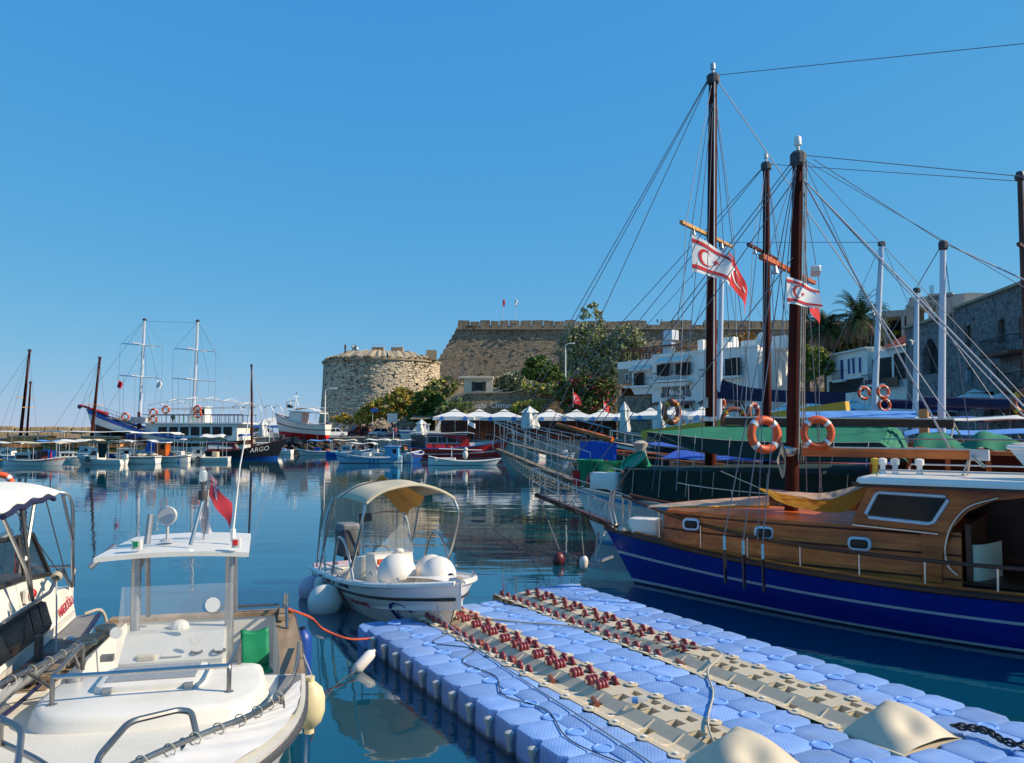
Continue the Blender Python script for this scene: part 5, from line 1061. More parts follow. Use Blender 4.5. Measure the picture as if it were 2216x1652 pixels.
for cx, cz, mt, lab in ((7.4, 9.7, 'flag_red', 'small red flag below the yard of the excursion ship'), (2.2, 9.7, 'flag_white', 'small white flag below the yard of the excursion ship')):
    w_ = MW(sh_) @ Vector((cx, .4, cz)); f = E('signal_flag', lab, 'flag', w_); MB().grid(lambda u, v: (.6*u+.1*math.sin(v*5), .15*math.sin(u*6), -.2*u-.9*v), 5, 5).build('cloth', mt, f, True); MB().tube([(0, 0, -1), (0, 0, .9)], .02, 4).build('halyard', 'wire', f)
# life rings on the ship
def lifebuoy(label, c, Rr, r, mat, nrm, band='reflective', group='lifebuoys in the harbour', tilt=0):
    e = E('lifebuoy', label, 'lifebuoy', c, group=group); z = Vector(nrm).normalized(); x = Vector((0, 0, 1)).cross(z).normalized(); y = z.cross(x); M = Matrix((x, y, z)).transposed() @ Matrix.Rotation(tilt, 3, 'Z')
    MB().torus((0, 0, 0), Rr, r, 32, 12, M).build('ring', mat, e, True)
    for k in range(4):
        a = math.pi/4+k*math.pi/2; secs = []
        for da in (-.13, .13):
            ca = Vector((Rr*math.cos(a+da), Rr*math.sin(a+da), 0)); rd = Vector((math.cos(a+da), math.sin(a+da), 0)); secs.append([M @ (ca+(rd*math.cos(b)+Vector((0, 0, 1))*math.sin(b))*r*1.04) for b in [2*math.pi*i/12 for i in range(12)]])
        MB().loft(secs, caps=False).build('band', band, e, True)
    pts = []
    for i in range(33):
        a = 2*math.pi*i/32; k = 1.13+.06*abs(math.sin(2*a-math.pi/2+math.pi/2)); pts.append(M @ Vector((Rr*k*math.cos(a), Rr*k*math.sin(a), 0)))
    MB().tube(pts[:-1], max(.009, r*.08), 4, closed=True).build('grab_rope', 'rope', e); return e
for i, (px, py, lab) in enumerate(((332, 893, 'upper of two orange rings at the fore end of the upper deck'), (331, 908, 'lower of two orange rings at the fore end of the upper deck'), (257+110-8, 887, 'single orange ring on the excursion ship rail'), (427, 886, 'upper orange ring near the stern of the excursion ship'), (428, 896, 'lower orange ring near the stern of the excursion ship'), (271, 902, 'orange ring hanging at the bow rail of the excursion ship'))):
    lifebuoy(lab, at(px, py, 101.5), .42, .12, 'orange_buoy', (0, -1, 0))
# ---- trawler on the slipway with its cradle and rubble
p = at(655, 968, 122); e = E('slipway_trawler', 'white wooden trawler with red bottom hauled out on the slipway', 'boat', (p.x, p.y, 2.7), R(165), ry=R(-4))
h = Hull(8.2, 2.9, 1.7, 1.5, 2.8, draft=.9, rake=.9, stern=.75, tm=.5, q=.42); h.build(e, [(.02, 2), (.42, 0), (.5, 1), (.93, 0), (1., 1)], ['boat_white', 'maroon', 'red_paint'], 24); h.deck(e, .75, 'antifoul'); h.edge(e, 'boat_white', .06)
MB().loft([[(-.2, s*1.1, 1.), (-.2, s*1.1, 3.1), (1.9, s*1., 3.1), (2.0, s*1., 1.2)] for s in (-1, 1)]).build('wheelhouse', 'boat_white', e); MB().rbox((-.6, 0, 3.2), (5.4, 2.6, .14), .1).build('wheelhouse_roof', 'old_white', e)
MB().box((2.0, 0, 2.4), (.06, 1.8, 1.0)).build('window', 'window_dark', e)
fr = [[(x, s*1.1, 3.25), (x, s*1.1, 4.0)] for x in (-2.6, -.8, 1.2) for s in (-1, 1)]
for f in fr: MB().tube(f, .03, 4).build('roof_stanchion', 'galv', e)
for s in (-1, 1): MB().tube([(-2.8, s*1.1, 4.0), (1.6, s*1.1, 4.0), (2.2, s*1., 5.2)], .035, 4).build('roof_rail', 'white_paint', e)
MB().grid(lambda u, v: (lerp(-2.6, 1.4, u), lerp(-1, 1, v), 3.45+.3*math.sin(u*3.1)+.08*math.sin(v*9)), 8, 8).build('folded_awning', 'canvas_white', e, True)
yard_mast(e, 1.6, 0, 3.2, 2.6, .06, 'white_paint', [(2.2, 1.6)]); MB().torus((-3.0, 0, 2.6), 1.05, .035, 24, 4, Matrix.Rotation(math.pi/2, 3, 'X')).build('net_hoop', 'galv', e)
MB().rbox((2.5, 0, 3.9), (.7, .6, .5), .1).build('mast_lamp', 'black_paint', e)
P('cradle', (.05, .04, .035), .9, var=.4, scale=2, bump=.5)
ct = E('boat_cradle', 'dark timber cradle and wheels under the hauled-out trawler', 'cradle', (p.x, p.y, 0), R(165))
for x in (-3, -1, 1, 3): MB().box((x, 0, 1.0), (.35, 3.4, .35)).build('cross_beam', 'cradle', ct); [MB().box((x, s*1.3, 1.7), (.25, .25, 1.5)).build('upright', 'cradle', ct) for s in (-1, 1)]
for s in (-1, 1): MB().box((0, s*1.2, .7), (8, .35, .35)).build('side_rail', 'cradle', ct); [MB().lathe([(.5, -.12), (.5, .12)], 12, (x, s*1.45, .5), (0, 1, 0)).build('wheel', 'cradle', ct) for x in (-2.6, 2.4)]
for i, (dx, dz, ln) in enumerate(((-.5, .35, 3.2), (1.8, .4, 2.8), (3.2, .3, 2.2), (-2.8, .3, 2.0))):
    w_ = (p.x+dx*1.2-2.2, p.y-5.5+i*.6, dz); o = MB().beam((0, 0, 0), (ln, -.8, -.5), .3, .22).build('drift_timber', 'grey_wood'); o.location = w_; o.rotation_euler = (0, 0, .3*i-.4); tag(o, ('first', 'second', 'third', 'fourth')[i]+' weathered timber baulk in the water before the slipway', 'timber', 'timbers below the slipway')
rb_ = MB(); rnd = random.Random(5)
for i in range(160): x, y = rnd.uniform(-39, -21), rnd.uniform(117, 124); s = rnd.uniform(.25, .8); rb_.box((x, y, rnd.uniform(-.1, .5)+(y-117)*.16), (s*1.4, s, s*.8), rnd.random()*3, rnd.random(), rnd.random(), taper=.8)
tag(rb_.build('rubble', 'cradle'), 'dark rubble and debris on the slipway', 'rubble', kind='stuff')
# ---- centre group --------------------------------------------------
e, h = boat('pale blue and white fishing boat with blue cabin and dark blue bars', 802, 1003, R(178), 6.3, 2.0, (.75, .6, 1.15), ['pale_blue', 'blue_paint', 'navy'], stern=.35, rows=[(.06, 2), (.62, 0), (.72, 1), (1., 0)])
cabin(e, -2.9, -1.5, 1.5, .45, 1.2, 'sea_blue', roof='sky_cloth', nwin=1, slant=.1); rails(e, h, .4, .15, .9, 5, 'sea_blue')
for x in (-.9, -.5, -.1): q = h.p((x+3.15)/6.3, .28, 1); MB().box((x, q.y+.02, .33), (.14, .05, .42)).build('hull_bar', 'blue_paint', e)
canopy(e, -.6, 2.2, 1.7, 2.0, 'canvas_white', .05, nposts=2); MB().rbox((.4, 0, .8), (.9, 1, .5), .08).build('fish_box', 'white_paint', e)
e, h = boat('blue boat with dark red transom ladder moored bow-in', 892, 1000, R(80), 5.6, 2.0, (1.0, .8, 1.1), ['blue_paint', 'maroon', 'blue_paint'], stern=.95)
MB().box((-2.9, 0, .5), (.08, 1.7, .9), ry=-.3).build('transom_platform', 'galv', e)
for i in range(9): MB().box((-2.98, lerp(-.75, .75, i/8), .5), (.04, .05, .9), ry=-.3).build('platform_rib', 'sea_blue', e)
outboard(e, -2.7, .1, 1.15, 'green_dark', .9); outboard(e, -2.6, -.6, 1.1, 'dark_grey', .7)
e, h = boat('red and white cabin boat with white window frames', 990, 991, R(3), 11.5, 3.0, (1.3, 1.15, 2.3), ['red_paint', 'boat_white', 'boat_white'], name='cabin_boat', stern=.6, rake=1.2, draft=.6, rows=[(.02, 2), (.38, 0), (.46, 1), (.95, 0), (1., 1)], gun='blue_paint', drop=.35)
cabin(e, -3.6, 1.6, 2.3, 1.0, 1.75, 'red_paint', roof='boat_white', nwin=4, slant=.5, frame='boat_white', wz=(.45, .85)); canopy(e, -5.6, 2.0, 2.7, 2.95, 'boat_white', .06, z0=1.1, nposts=5, pm='blue_paint'); MB().loft([[(1.3, s*1.0, 1.3), (1.3, s*1.0, 1.8), (4.2, s*.6, 2.0), (4.4, s*.5, 1.7)] for s in (-1, 1)]).build('fore_cabin', 'boat_white', e)
MB().box((-4.6, -.9, 1.9), (1.6, .06, 1.6)).build('side_window', 'smoke_glass', e)
f = E('stern_flag', 'white pennant flag on the red cabin boat', 'flag', MW(e) @ Vector((1.2, -1., 3.1))); MB().tube([(0, 0, -.2), (0, 0, 1.4)], .025, 4).build('staff', 'galv', f); MB().grid(lambda u, v: (.9*u, .15*math.sin(u*6), 1.35-.55*v-.45*u), 5, 4).build('cloth', 'flag_white', f, True)
e, h = boat('slim white skiff with wrapped outboard and red bow tip', 1000, 1007, R(4), 6.4, 1.5, (.85, .42, .6), ['boat_white', 'red_paint', 'sea_blue'], name='skiff', stern=.3, rows=[(.08, 2), (.85, 0), (1., 1)]); MB().rbox((-1.6, 0, .55), (2., 1., .3), .1).build('thwart_cover', 'canvas_white', e)
o = MB(); o.sphere((.3, -.2, 1.0), .32, 10, (.8, .8, 1.4)); o.sphere((.35, -.2, 1.5), .2, 8); o.build('wrapped_motor', 'canvas_white', e, True); yard_mast(e, -1.0, 0, .4, 1.4, .04, 'white_paint'); MB().tube([(-2.2, 0, 1.55), (1.9, 0, 1.4)], .05, 5).build('boom', 'white_paint', e)
e, h = boat('white flybridge motor cruiser lying behind the pale blue boat', 905, 978, R(183), 8., 2.8, (1.4, 1.2, 1.7), ['boat_white', 'navy', 'boat_white'], name='motor_cruiser', stern=.9, draft=.5, rows=[(.05, 2), (.75, 0), (.82, 1), (1., 0)])
cabin(e, -1.6, 1.8, 2.2, 1.2, 1.3, 'boat_white', nwin=2, slant=.9, wmat='smoke_glass', frame='alu_mast'); MB().box((-2.7, 0, 2.7), (.25, 2.2, 2.2), ry=-.35).build('radar_arch', 'boat_white', e)
e, h = boat('white sport cruiser with slanted blue windscreen', 1050-130, 952, R(184), 6.5, 2.4, (1.2, 1.1, 1.3), ['boat_white', 'blue_paint', 'boat_white'], name='motor_cruiser', stern=.9, z=1.9, Y=116); cabin(e, -.6, 1.9, 2.0, 1.1, 1., 'boat_white', nwin=2, slant=1., wmat='blue_paint'); MB().box((-2., 0, 2.2), (.3, 2., 2.0), ry=-.5).build('radar_arch', 'boat_white', e)
e, h = boat('small blue dinghy beside the slipway', 726, 975, R(160), 4., 1.5, (.8, .6, .9), ['blue_paint', 'boat_white', 'blue_paint'], name='skiff', stern=.6); MB().tube([(-.6, 0, .3), (-.6, 0, 2.2)], .04, 4).build('post', 'galv', e)
for i, (px, py, L, col, can, rz, lab) in enumerate(((772, 975, 5.2, 'boat_white', 'canvas_white', 185, 'white open boat with white awning left behind the pale blue boat'), (842, 985, 5.4, 'boat_white', 'canvas_cream', 176, 'white boat with cream awning beside the pale blue cabin'), (1150, 990, 5.2, 'boat_white', 'canvas_cream', 120, 'open white boat with cream awning right of the red cabin boat'), (1205, 978, 5., 'boat_white', 'sky_cloth', 60, 'small white boat with pale blue awning on the terrace side'),
        (1118, 985, 4.8, 'sea_blue', None, 100, 'light blue open boat by the net bowsprit'), (1255, 972, 5.2, 'boat_white', 'canvas_white', 70, 'white launch with white awning below the terrace'), (1300, 966, 5., 'pale_blue', 'sky_cloth', 40, 'pale blue launch near the black schooner bow'), (1172, 968, 5., 'boat_white', None, 150, 'white dinghy tied below the terrace railing'), (1330, 985, 5.4, 'boat_white', None, 30, 'white inflatable-sided boat under the schooner bow'), (1225, 992, 4.6, 'boat_white', None, 95, 'white dinghy with outboard among the bowsprits'))):
    e, h = boat(lab, px, py, R(rz), L, 1.9, (.7, .55, .9), [col, 'blue_paint' if i % 2 else 'red_paint', 'antifoul'], stern=.7, name='open_boat')
    if can: canopy(e, -1.4, 1.5, 1.8, 1.95, can, .12)
    else: outboard(e, -L/2, 0, .7, 'dark_grey', .8)
    MB().box((.3, 0, .6), (.3, 1.5, .08)).build('thwart', 'grey_wood', e); MB().rbox((-.7, .1, .65), (.8, .8, .6), .1).build('console', ('white_paint', 'blue_paint', 'old_white')[i % 3], e)
XB = ((20, 996, 4.6, 184, 'sea_blue', 'canvas_white', 'blue double-ender'), (105, 992, 4.8, 170, 'white_paint', 'sky_cloth', 'white launch'), (190, 992, 4.4, 175, 'old_white', 'canvas_cream', 'old white launch'), (262, 990, 4.8, 10, 'blue_paint', 'canvas_white', 'blue launch'), (310, 983, 5.4, 172, 'white_paint', 'canvas_cream', 'white hooped-roof launch'), (418, 990, 5., 5, 'boat_white', 'canvas_white', 'white cuddy boat'), (470, 984, 5.2, 176, 'red_paint', 'canvas_white', 'red-hulled launch'), (540, 978, 4.8, 12, 'sea_blue', None, 'sea-blue open boat'), (600, 984, 4.4, 165, 'white_paint', None, 'plain white rowing boat'),
      (690, 986, 4.6, 182, 'boat_white', 'sky_cloth', 'white boat with blue top'), (748, 988, 4.8, 5, 'blue_paint', 'canvas_cream', 'dark blue launch'), (815, 990, 5., 178, 'boat_white', 'canvas_white', 'white day boat'), (870, 984, 5.2, 170, 'sea_blue', 'canvas_white', 'turquoise launch'), (935, 983, 5., 8, 'boat_white', None, 'white rowing boat'), (1075, 983, 5., 150, 'boat_white', 'canvas_white', 'white tender'), (1095, 972, 4.6, 30, 'red_paint', None, 'red rowing boat'), (1138, 974, 5., 160, 'blue_paint', 'canvas_white', 'blue tender'), (1188, 985, 4.6, 20, 'boat_white', 'canvas_cream', 'white shaded launch'), (1240, 984, 4.8, 165, 'sea_blue', None, 'turquoise rowing boat'), (1280, 978, 5., 35, 'boat_white', 'canvas_cream', 'cream-topped launch'), (1320, 974, 5., 150, 'boat_white', 'sky_cloth', 'blue-topped launch'))
PL_ = ('at the far left end of the moored row', 'behind the cream-awning boat', 'left of the green-canopy boat', 'before the ship bow', 'under the excursion ship bow', 'behind the blue skiff', 'behind the black sailing boat', 'beside the black bow', 'in front of the slipway timbers', 'left of the pale blue fishing boat', 'behind the bow of the pale blue boat', 'behind the blue hull bars', 'left of the red-transom boat', 'behind the red cabin boat stern', 'right of the slim skiff', 'under the long net bowsprit tip', 'behind the long pulpit rails', 'between the two long bowsprits', 'under the pulpit rails', 'before the blue rail cover', 'below the schooner bowsprit')
for i, (px, py, L, rz, col, can, lab) in enumerate(XB):
    e, h = boat(lab+' '+PL_[i], px, py, R(rz), L, 1.8, (.65, .5, .85), [col, ('red_paint', 'blue_paint', 'white_paint')[i % 3], 'antifoul'], stern=(.7, .2, .5)[i % 3], name='moored_boat')
    if i % 2 == 0: cabin(e, -.5, .9, 1.2, .35, .95, ('white_paint', 'pale_blue', 'gulet_wood', 'boat_white')[i//2 % 4], nwin=2, slant=.2)
    else: MB().rbox((.2, 0, .7), (.8, .8, .7), .1).build('console', ('old_white', 'blue_paint')[i % 4 == 1], e)
    if can: canopy(e, -1.7, 1.4, 1.7, 1.9+.1*(i % 3), can, .1)
    if i % 4 == 0: yard_mast(e, 1.2, 0, .5, 2.6+.5*(i % 3), .05, 'white_paint')
    if i % 3 == 0: outboard(e, -L/2, 0, .65, 'dark_grey', .7)
    MB().rbox((-1.1, .2, .6), (.5, .5, .4), .06).build('fish_box', ('sky_cloth', 'orange_buoy', 'white_paint', 'yellow')[i % 4], e)
# moored cruisers seen behind the ARGO bow: brown hull and white parasol tent on the quay
e, h = boat('brown wooden launch behind the black boat', 590-35, 962, R(4), 7.5, 2.4, (1.4, 1.2, 1.9), ['dark_wood', 'pine', 'dark_wood'], name='wooden_launch', stern=.6, deck='teak'); cabin(e, -2, .8, 1.7, 1.1, 1.2, 'black_paint', nwin=2, roof='canvas_white')
p = at(600, 935, 128); t_ = E('market_tent', 'white canvas tent roof left of the slipway trawler', 'tent', (p.x, p.y, QZ)); MB().add([(-3.2, -2, 1.9), (3.2, -2, 1.9), (3.2, 2, 1.9), (-3.2, 2, 1.9), (-1.5, 0, 3.1), (1.5, 0, 3.1)], [(0, 1, 5, 4), (1, 2, 5), (2, 3, 4, 5), (3, 0, 4)]).build('roof', 'canvas_white', t_)
for a, c in ((-3.1, -1.9), (3.1, -1.9), (3.1, 1.9), (-3.1, 1.9)): MB().tube([(a, c, 0), (a, c, 1.9)], .04, 4).build('pole', 'galv', t_)
MB().box((0, -2.02, 1.7), (6.4, .04, .4)).build('valance', 'sky_cloth', t_)
# ================================================================= FLOATING DOCK
u_ = Vector((-.4785, .8781, 0)); v_ = Vector((.8781, .4785, 0)); DT = .36
P0 = gz(813, 1371, DT); dock = E('floating_dock', 'floating dock of blue plastic cubes with two beige roller tracks', 'floating dock', (P0.x, P0.y, 0), math.atan2(v_.y, v_.x))
# local x = across (c), local y = along, away (s)
m = bpy.data.materials.new('cube_blue'); m.use_nodes = True; n, l = nodes(m); b = n['Principled BSDF']; b.inputs['Roughness'].default_value = .5
tc = n.new('ShaderNodeTexCoord'); mp = n.new('ShaderNodeMapping'); mp.inputs['Rotation'].default_value = (0, 0, 0); l.new(tc.outputs['Object'], mp.inputs[0])
br = n.new('ShaderNodeTexBrick'); br.inputs['Scale'].default_value = 1; br.inputs['Brick Width'].default_value = .045; br.inputs['Row Height'].default_value = .03; br.inputs['Mortar Size'].default_value = .009; br.inputs['Mortar Smooth'].default_value = .3; l.new(mp.outputs[0], br.inputs['Vector'])
oi = n.new('ShaderNodeObjectInfo'); nz = n.new('ShaderNodeTexNoise'); nz.inputs['Scale'].default_value = 3; nz.inputs['Detail'].default_value = 6
ad = n.new('ShaderNodeVectorMath'); l.new(tc.outputs['Object'], ad.inputs[0]); l.new(oi.outputs['Location'], ad.inputs[1]); l.new(ad.outputs[0], nz.inputs['Vector'])
rp = n.new('ShaderNodeValToRGB'); rp.color_ramp.elements[0].color = (.21, .37, .72, 1); rp.color_ramp.elements[1].color = (.3, .48, .84, 1); rp.color_ramp.elements[0].position = .3; rp.color_ramp.elements[1].position = .7; l.new(nz.outputs['Fac'], rp.inputs[0])
g2 = n.new('ShaderNodeTexNoise'); g2.inputs['Scale'].default_value = .8; g2.inputs['Detail'].default_value = 9; g2.inputs['Roughness'].default_value = .75; l.new(ad.outputs[0], g2.inputs['Vector'])
r2 = n.new('ShaderNodeValToRGB'); r2.color_ramp.elements[0].position = .52; r2.color_ramp.elements[1].position = .8; r2.color_ramp.elements[1].color = (.45, .45, .45, 1); l.new(g2.outputs['Fac'], r2.inputs[0])
mx = n.new('ShaderNodeMixRGB'); l.new(r2.outputs[0], mx.inputs[0]); l.new(rp.outputs[0], mx.inputs[1]); mx.inputs[2].default_value = (.36, .3, .22, 1)
rv = n.new('ShaderNodeMapRange'); rv.inputs[3].default_value = .8; rv.inputs[4].default_value = 1.12; l.new(oi.outputs['Random'], rv.inputs[0]); hv = n.new('ShaderNodeHueSaturation'); l.new(mx.outputs[0], hv.inputs['Color']); l.new(rv.outputs[0], hv.inputs['Value']); sz = n.new('ShaderNodeSeparateXYZ'); l.new(tc.outputs['Object'], sz.inputs[0]); az = n.new('ShaderNodeMath'); az.operation = 'MULTIPLY_ADD'; az.inputs[1].default_value = -.16; l.new(g2.outputs['Fac'], az.inputs[0]); l.new(sz.outputs['Z'], az.inputs[2]); wz_ = n.new('ShaderNodeMapRange'); wz_.inputs[1].default_value = -.06; wz_.inputs[2].default_value = .02; wz_.inputs[3].default_value = .85; wz_.inputs[4].default_value = 0; l.new(az.outputs[0], wz_.inputs[0]); mw = n.new('ShaderNodeMixRGB'); l.new(wz_.outputs[0], mw.inputs[0]); l.new(hv.outputs[0], mw.inputs[1]); mw.inputs[2].default_value = (.03, .035, .02, 1)
md_ = n.new('ShaderNodeMixRGB'); md_.blend_type = 'MULTIPLY'; mf = n.new('ShaderNodeMath'); mf.operation = 'MULTIPLY'; mf.inputs[1].default_value = .25; l.new(br.outputs['Fac'], mf.inputs[0]); l.new(mf.outputs[0], md_.inputs[0]); l.new(mw.outputs[0], md_.inputs[1]); md_.inputs[2].default_value = (.35, .45, .65, 1); l.new(md_.outputs[0], b.inputs['Base Color'])
bp = n.new('ShaderNodeBump'); bp.inputs['Strength'].default_value = .7; bp.inputs['Distance'].default_value = .006; bp.invert = True; l.new(br.outputs['Fac'], bp.inputs['Height']); l.new(bp.outputs[0], b.inputs['Normal']); MATS['cube_blue'] = m
P('cube_disc', (.2, .38, .76), .5, var=.1, scale=5)
P('track_tan', (.6, .5, .35), .6, var=.08, scale=3, grime=.3); P('roller', (.24, .025, .04), .45, var=.15, scale=6, grime=.35); P('bolt_grey', (.45, .45, .43), .4, var=.15, scale=12, grime=.3)
def cube_mesh():
    h = .2495; c = .08; mb = MB(); oct_ = lambda a, k: [(a, -a+k), (a, a-k), (a-k, a), (-a+k, a), (-a, a-k), (-a, -a+k), (-a+k, -a), (a-k, -a)]
    lv = [(-.07, h-.02, c), (.02, h, c), (DT-.05, h, c), (DT-.02, h-.002, c), (DT-.006, h-.008, c), (DT-.001, h-.018, c), (DT+.004, .1, .03)]
    vs = []; fs = []
    for z, a, k in lv: vs += [(x, y, z) for x, y in oct_(a, k)]
    for j in range(len(lv)-1):
        for i in range(8): fs.append((j*8+i, j*8+(i+1) % 8, (j+1)*8+(i+1) % 8, (j+1)*8+i))
    fs.append(tuple(range((len(lv)-1)*8, len(lv)*8))); mb.add(vs, fs); return mb.mesh('float_cube', 'cube_blue', 38)
CUBE = cube_mesh(); DISC = MB().lathe([(.112, 0), (.115, .012), (.1, .02), (.085, .02), (.08, .012), (.0, .012)], 16).mesh('coupling_disc', 'cube_disc', True)
mbolt = MB(); mbolt.lathe([(.03, -.17), (.032, -.16), (.032, -.04), (.05, -.035), (.05, 0), (.06, .005), (.06, .03), (.045, .04), (.0, .042)], 10); BOLT = mbolt.mesh('bolt', 'bolt_grey', True)
S0, ENDS = -11., {0: 1.0, 2: 1.5, 4: 2.0}; random.seed(4)
for strip, s1 in ENDS.items():
    k = 0; s = s1
    while s > S0:
        dr = max(0, 1.6-k)*.045 if strip != 4 else 0
        for c in (strip+.25, strip+.75):
            o = inst(CUBE, 'float_cube', dock, Matrix.Translation((c, s-.25, -dr+random.uniform(-.006, .006))) @ Matrix.Rotation(R(random.choice((0, 180))+random.uniform(-.6, .6)), 4, 'Z') @ Matrix.Rotation(random.uniform(-.012, .012)+(.09*dr/.05 if dr else 0), 4, 'X'))
        if k: inst(DISC, 'coupling_disc', dock, Matrix.Translation((strip+.5, s, DT-.006)))
        if strip == 0 and k > 1: inst(BOLT, 'bolt', dock, Matrix.Translation((-.035, s, DT-.1)))
        s -= .5; k += 1
# roller track modules, one metre long, with real sockets
def tz(c):
    pr = ((0, .36), (.07, .36), (.11, .345), (.2, .27), (.3, .235), (.42, .24), (.52, .3), (.58, .335), (.95, .352), (1., .36))
    for (a, z0), (b_, z1) in zip(pr, pr[1:]):
        if c <= b_: return z0+(z1-z0)*(c-a)/(b_-a)
    return .36
BIG = [(.10, .26, .56, .72), (.10, .26, .79, .9), (.30, .46, .56, .72), (.30, .46, .79, .9)]; SML = [(.66, .83, .56, .72), (.66, .83, .79, .9)]; DRAIN = [(.84, .97, .3, .44)]
SIDE = [(.04+.25*i, .2+.25*i, .1, .16) for i in range(4)]
def track_mesh():
    holes = [(c0, c1, s0, s1) for s0, s1, c0, c1 in BIG+SML+DRAIN+SIDE]
    xs = sorted({0, .035, .07, .11, .2, .25, .3, .36, .42, .47, .52, .58, .95, 1} | {h[0] for h in holes} | {h[1] for h in holes}); ys = sorted({0, .5, 1} | {h[2] for h in holes} | {h[3] for h in holes}); mb = MB(); D = .13
    for a, c in zip(xs, xs[1:]):
        for d, f in zip(ys, ys[1:]):
            if any(h[0] <= a+1e-6 and c <= h[1]+1e-6 and h[2] <= d+1e-6 and f <= h[3]+1e-6 for h in holes): continue
            z0, z1 = tz(a), tz(c)
            mb.quad((a, d, z0), (c, d, z1), (c, f, z1), (a, f, z0))
    for a, c, d, f in holes:
        z0, z1 = tz(a), tz(c); zb = min(z0, z1)-D
        mb.quad((a, d, zb), (c, d, zb), (c, f, zb), (a, f, zb)); mb.quad((a, d, z0), (a, f, z0), (a, f, zb), (a, d, zb)); mb.quad((c, f, z1), (c, d, z1), (c, d, zb), (c, f, zb)); mb.quad((c, d, z1), (a, d, z0), (a, d, zb), (c, d, zb)); mb.quad((a, f, z0), (c, f, z1), (c, f, zb), (a, f, zb))
    for yy in (0, 1): mb.add([(c, yy, tz(c)) for c in xs]+[(1, yy, 0), (0, yy, 0)], [tuple(range(len(xs)+2))])
    # rounded lips between the sockets and a raised cross rib
    for s0 in (.5, 1.0): mb.tube([(.2, s0-.0, tz(.2)-.005), (.3, s0, tz(.3)-.005), (.42, s0, tz(.42)-.005), (.55, s0, tz(.55)-.005)], .018, 6)
    return mb.mesh('track_module', 'track_tan', 35)
TRK = track_mesh()
ear = MB(); ear.lathe([(.07, 0), (.085, .004), (.085, .014), (.07, .018), (.035, .018)], 14); ear.lathe([(.035, .012), (.03, .03), (.0, .032)], 8); EAR = ear.mesh('corner_lug', ['track_tan'], True)
LUGC = MB().lathe([(.03, .01), (.026, .032), (.0, .034)], 8).mesh('lug_cap', 'white_paint', True)
def wheel(n): 
    mb = MB(); 
    for i in range(n): mb.lathe([(.03, i*.052), (.06, i*.052), (.077, i*.052+.012), (.08, i*.052+.026), (.077, i*.052+.04), (.06, i*.052+.052), (.03, i*.052+.052)], 14, (0, 0, 0), (1, 0, 0))
    mb.k = 1; mb.lathe([(.034, -.012), (.034, n*.052+.012)], 10, (0, 0, 0), (1, 0, 0)); return mb.mesh('roller', ['roller', 'steel'], True)
W1, W3 = wheel(1), wheel(3)
for strip, s_hi, s_roll, s_side in ((1, 1., -4.0, -3.0), (3, 1.8, -3.9, -3.6)):
    s = s_hi-1
    SE = s_hi-math.floor(s_hi+6.6)
    while s > -6.6:
        o = inst(TRK, 'track_module', dock, Matrix.Translation((strip, s, random.uniform(-.004, .004)))) 
        if s >= s_roll-.01:
            for k, (s0, s1, c0, c1) in enumerate(BIG+SML):
                wide = c1-c0 > .13 and strip == 1
                inst(W3 if wide else W1, 'roller', dock, Matrix.Translation((strip+(c0+.002 if wide else (c0+c1)/2-.026), s+(s0+s1)/2, tz((c0+c1)/2)+.02)) @ Matrix.Rotation(random.uniform(0, 1), 4, 'X'))
        if s >= s_side-.2:
            for s0, s1, c0, c1 in SIDE: inst(W1, 'roller', dock, Matrix.Translation((strip+(c0+c1)/2-.026, s+(s0+s1)/2, .365)) @ Matrix.Rotation(random.uniform(0, 1), 4, 'X'))
        for q in (0, .5):
            for c in (0., 1.): inst(EAR, 'corner_lug', dock, Matrix.Translation((strip+c+(.02 if c == 0 else -.02), s+q, DT))); inst(LUGC, 'lug_cap', dock, Matrix.Translation((strip+c+(.02 if c == 0 else -.02), s+q, DT+.004)))
        s -= 1.0
    # moulded bow stop at the inner end
    bx = E('_', None, None); bpy.data.objects.remove(bx)
    def bow_stop(u, v):
        a = u*2-1; x = a*.47; y = (v-.5)*.84; r2_ = (abs(a)**2.2); hgt = .3*(1-r2_)*(1-abs(2*v-1)**2.2*.75)*(1.0 if v < .6 else 1-.5*(v-.6)/.4)
        hgt -= .12*math.exp(-((u-.4)/.17)**2-((v-.24)/.16)**2); hgt += .07*math.exp(-((u-.6)/.12)**2-((v-.74)/.1)**2)
        return (strip+.5+x, SE-.43+y, DT-.02+max(0, hgt))
    MB().grid(bow_stop, 26, 22).build('bow_stop', 'track_tan', dock, 'all')
    s = SE-.86
    while s > S0:
        for c in (strip+.25, strip+.75): inst(CUBE, 'float_cube', dock, Matrix.Translation((c, s-.25, 0)))
        s -= .5
    MB().box((strip+.5, SE-.43, DT-.1), (.98, .85, .18)).build('stop_base', 'track_tan', dock)
    for q in range(int(5.5)): 
        MB().tube([(strip+.34, s_hi-1.1-q*1.02, tz(.34)+.03), (strip+.44, s_hi-.85-q*1.02, tz(.36)+.02)], .03, 8).build('drain_pipe', 'brown_buoy', dock)
def dk(c, s, z=DT): return MW(dock) @ Vector((c, s, z))
def rope(label, pts, r=.014, mat='rope', n=6, name='rope'):
    o = MB().tube(catmull(pts, n), r, 6).build(name, mat, None, True); return tag(o, label, 'rope')
rope('thin grey line lying along the blue cubes toward the viewer', [dk(1.55, .75, .75), dk(1.15, .2, .55), dk(1.02, -1.2, .4), dk(.85, -3.2, .385), dk(.7, -5.6, .385), dk(.5, -7.8, .385), dk(.4, -9, .385)], .009, 'rope_grey')
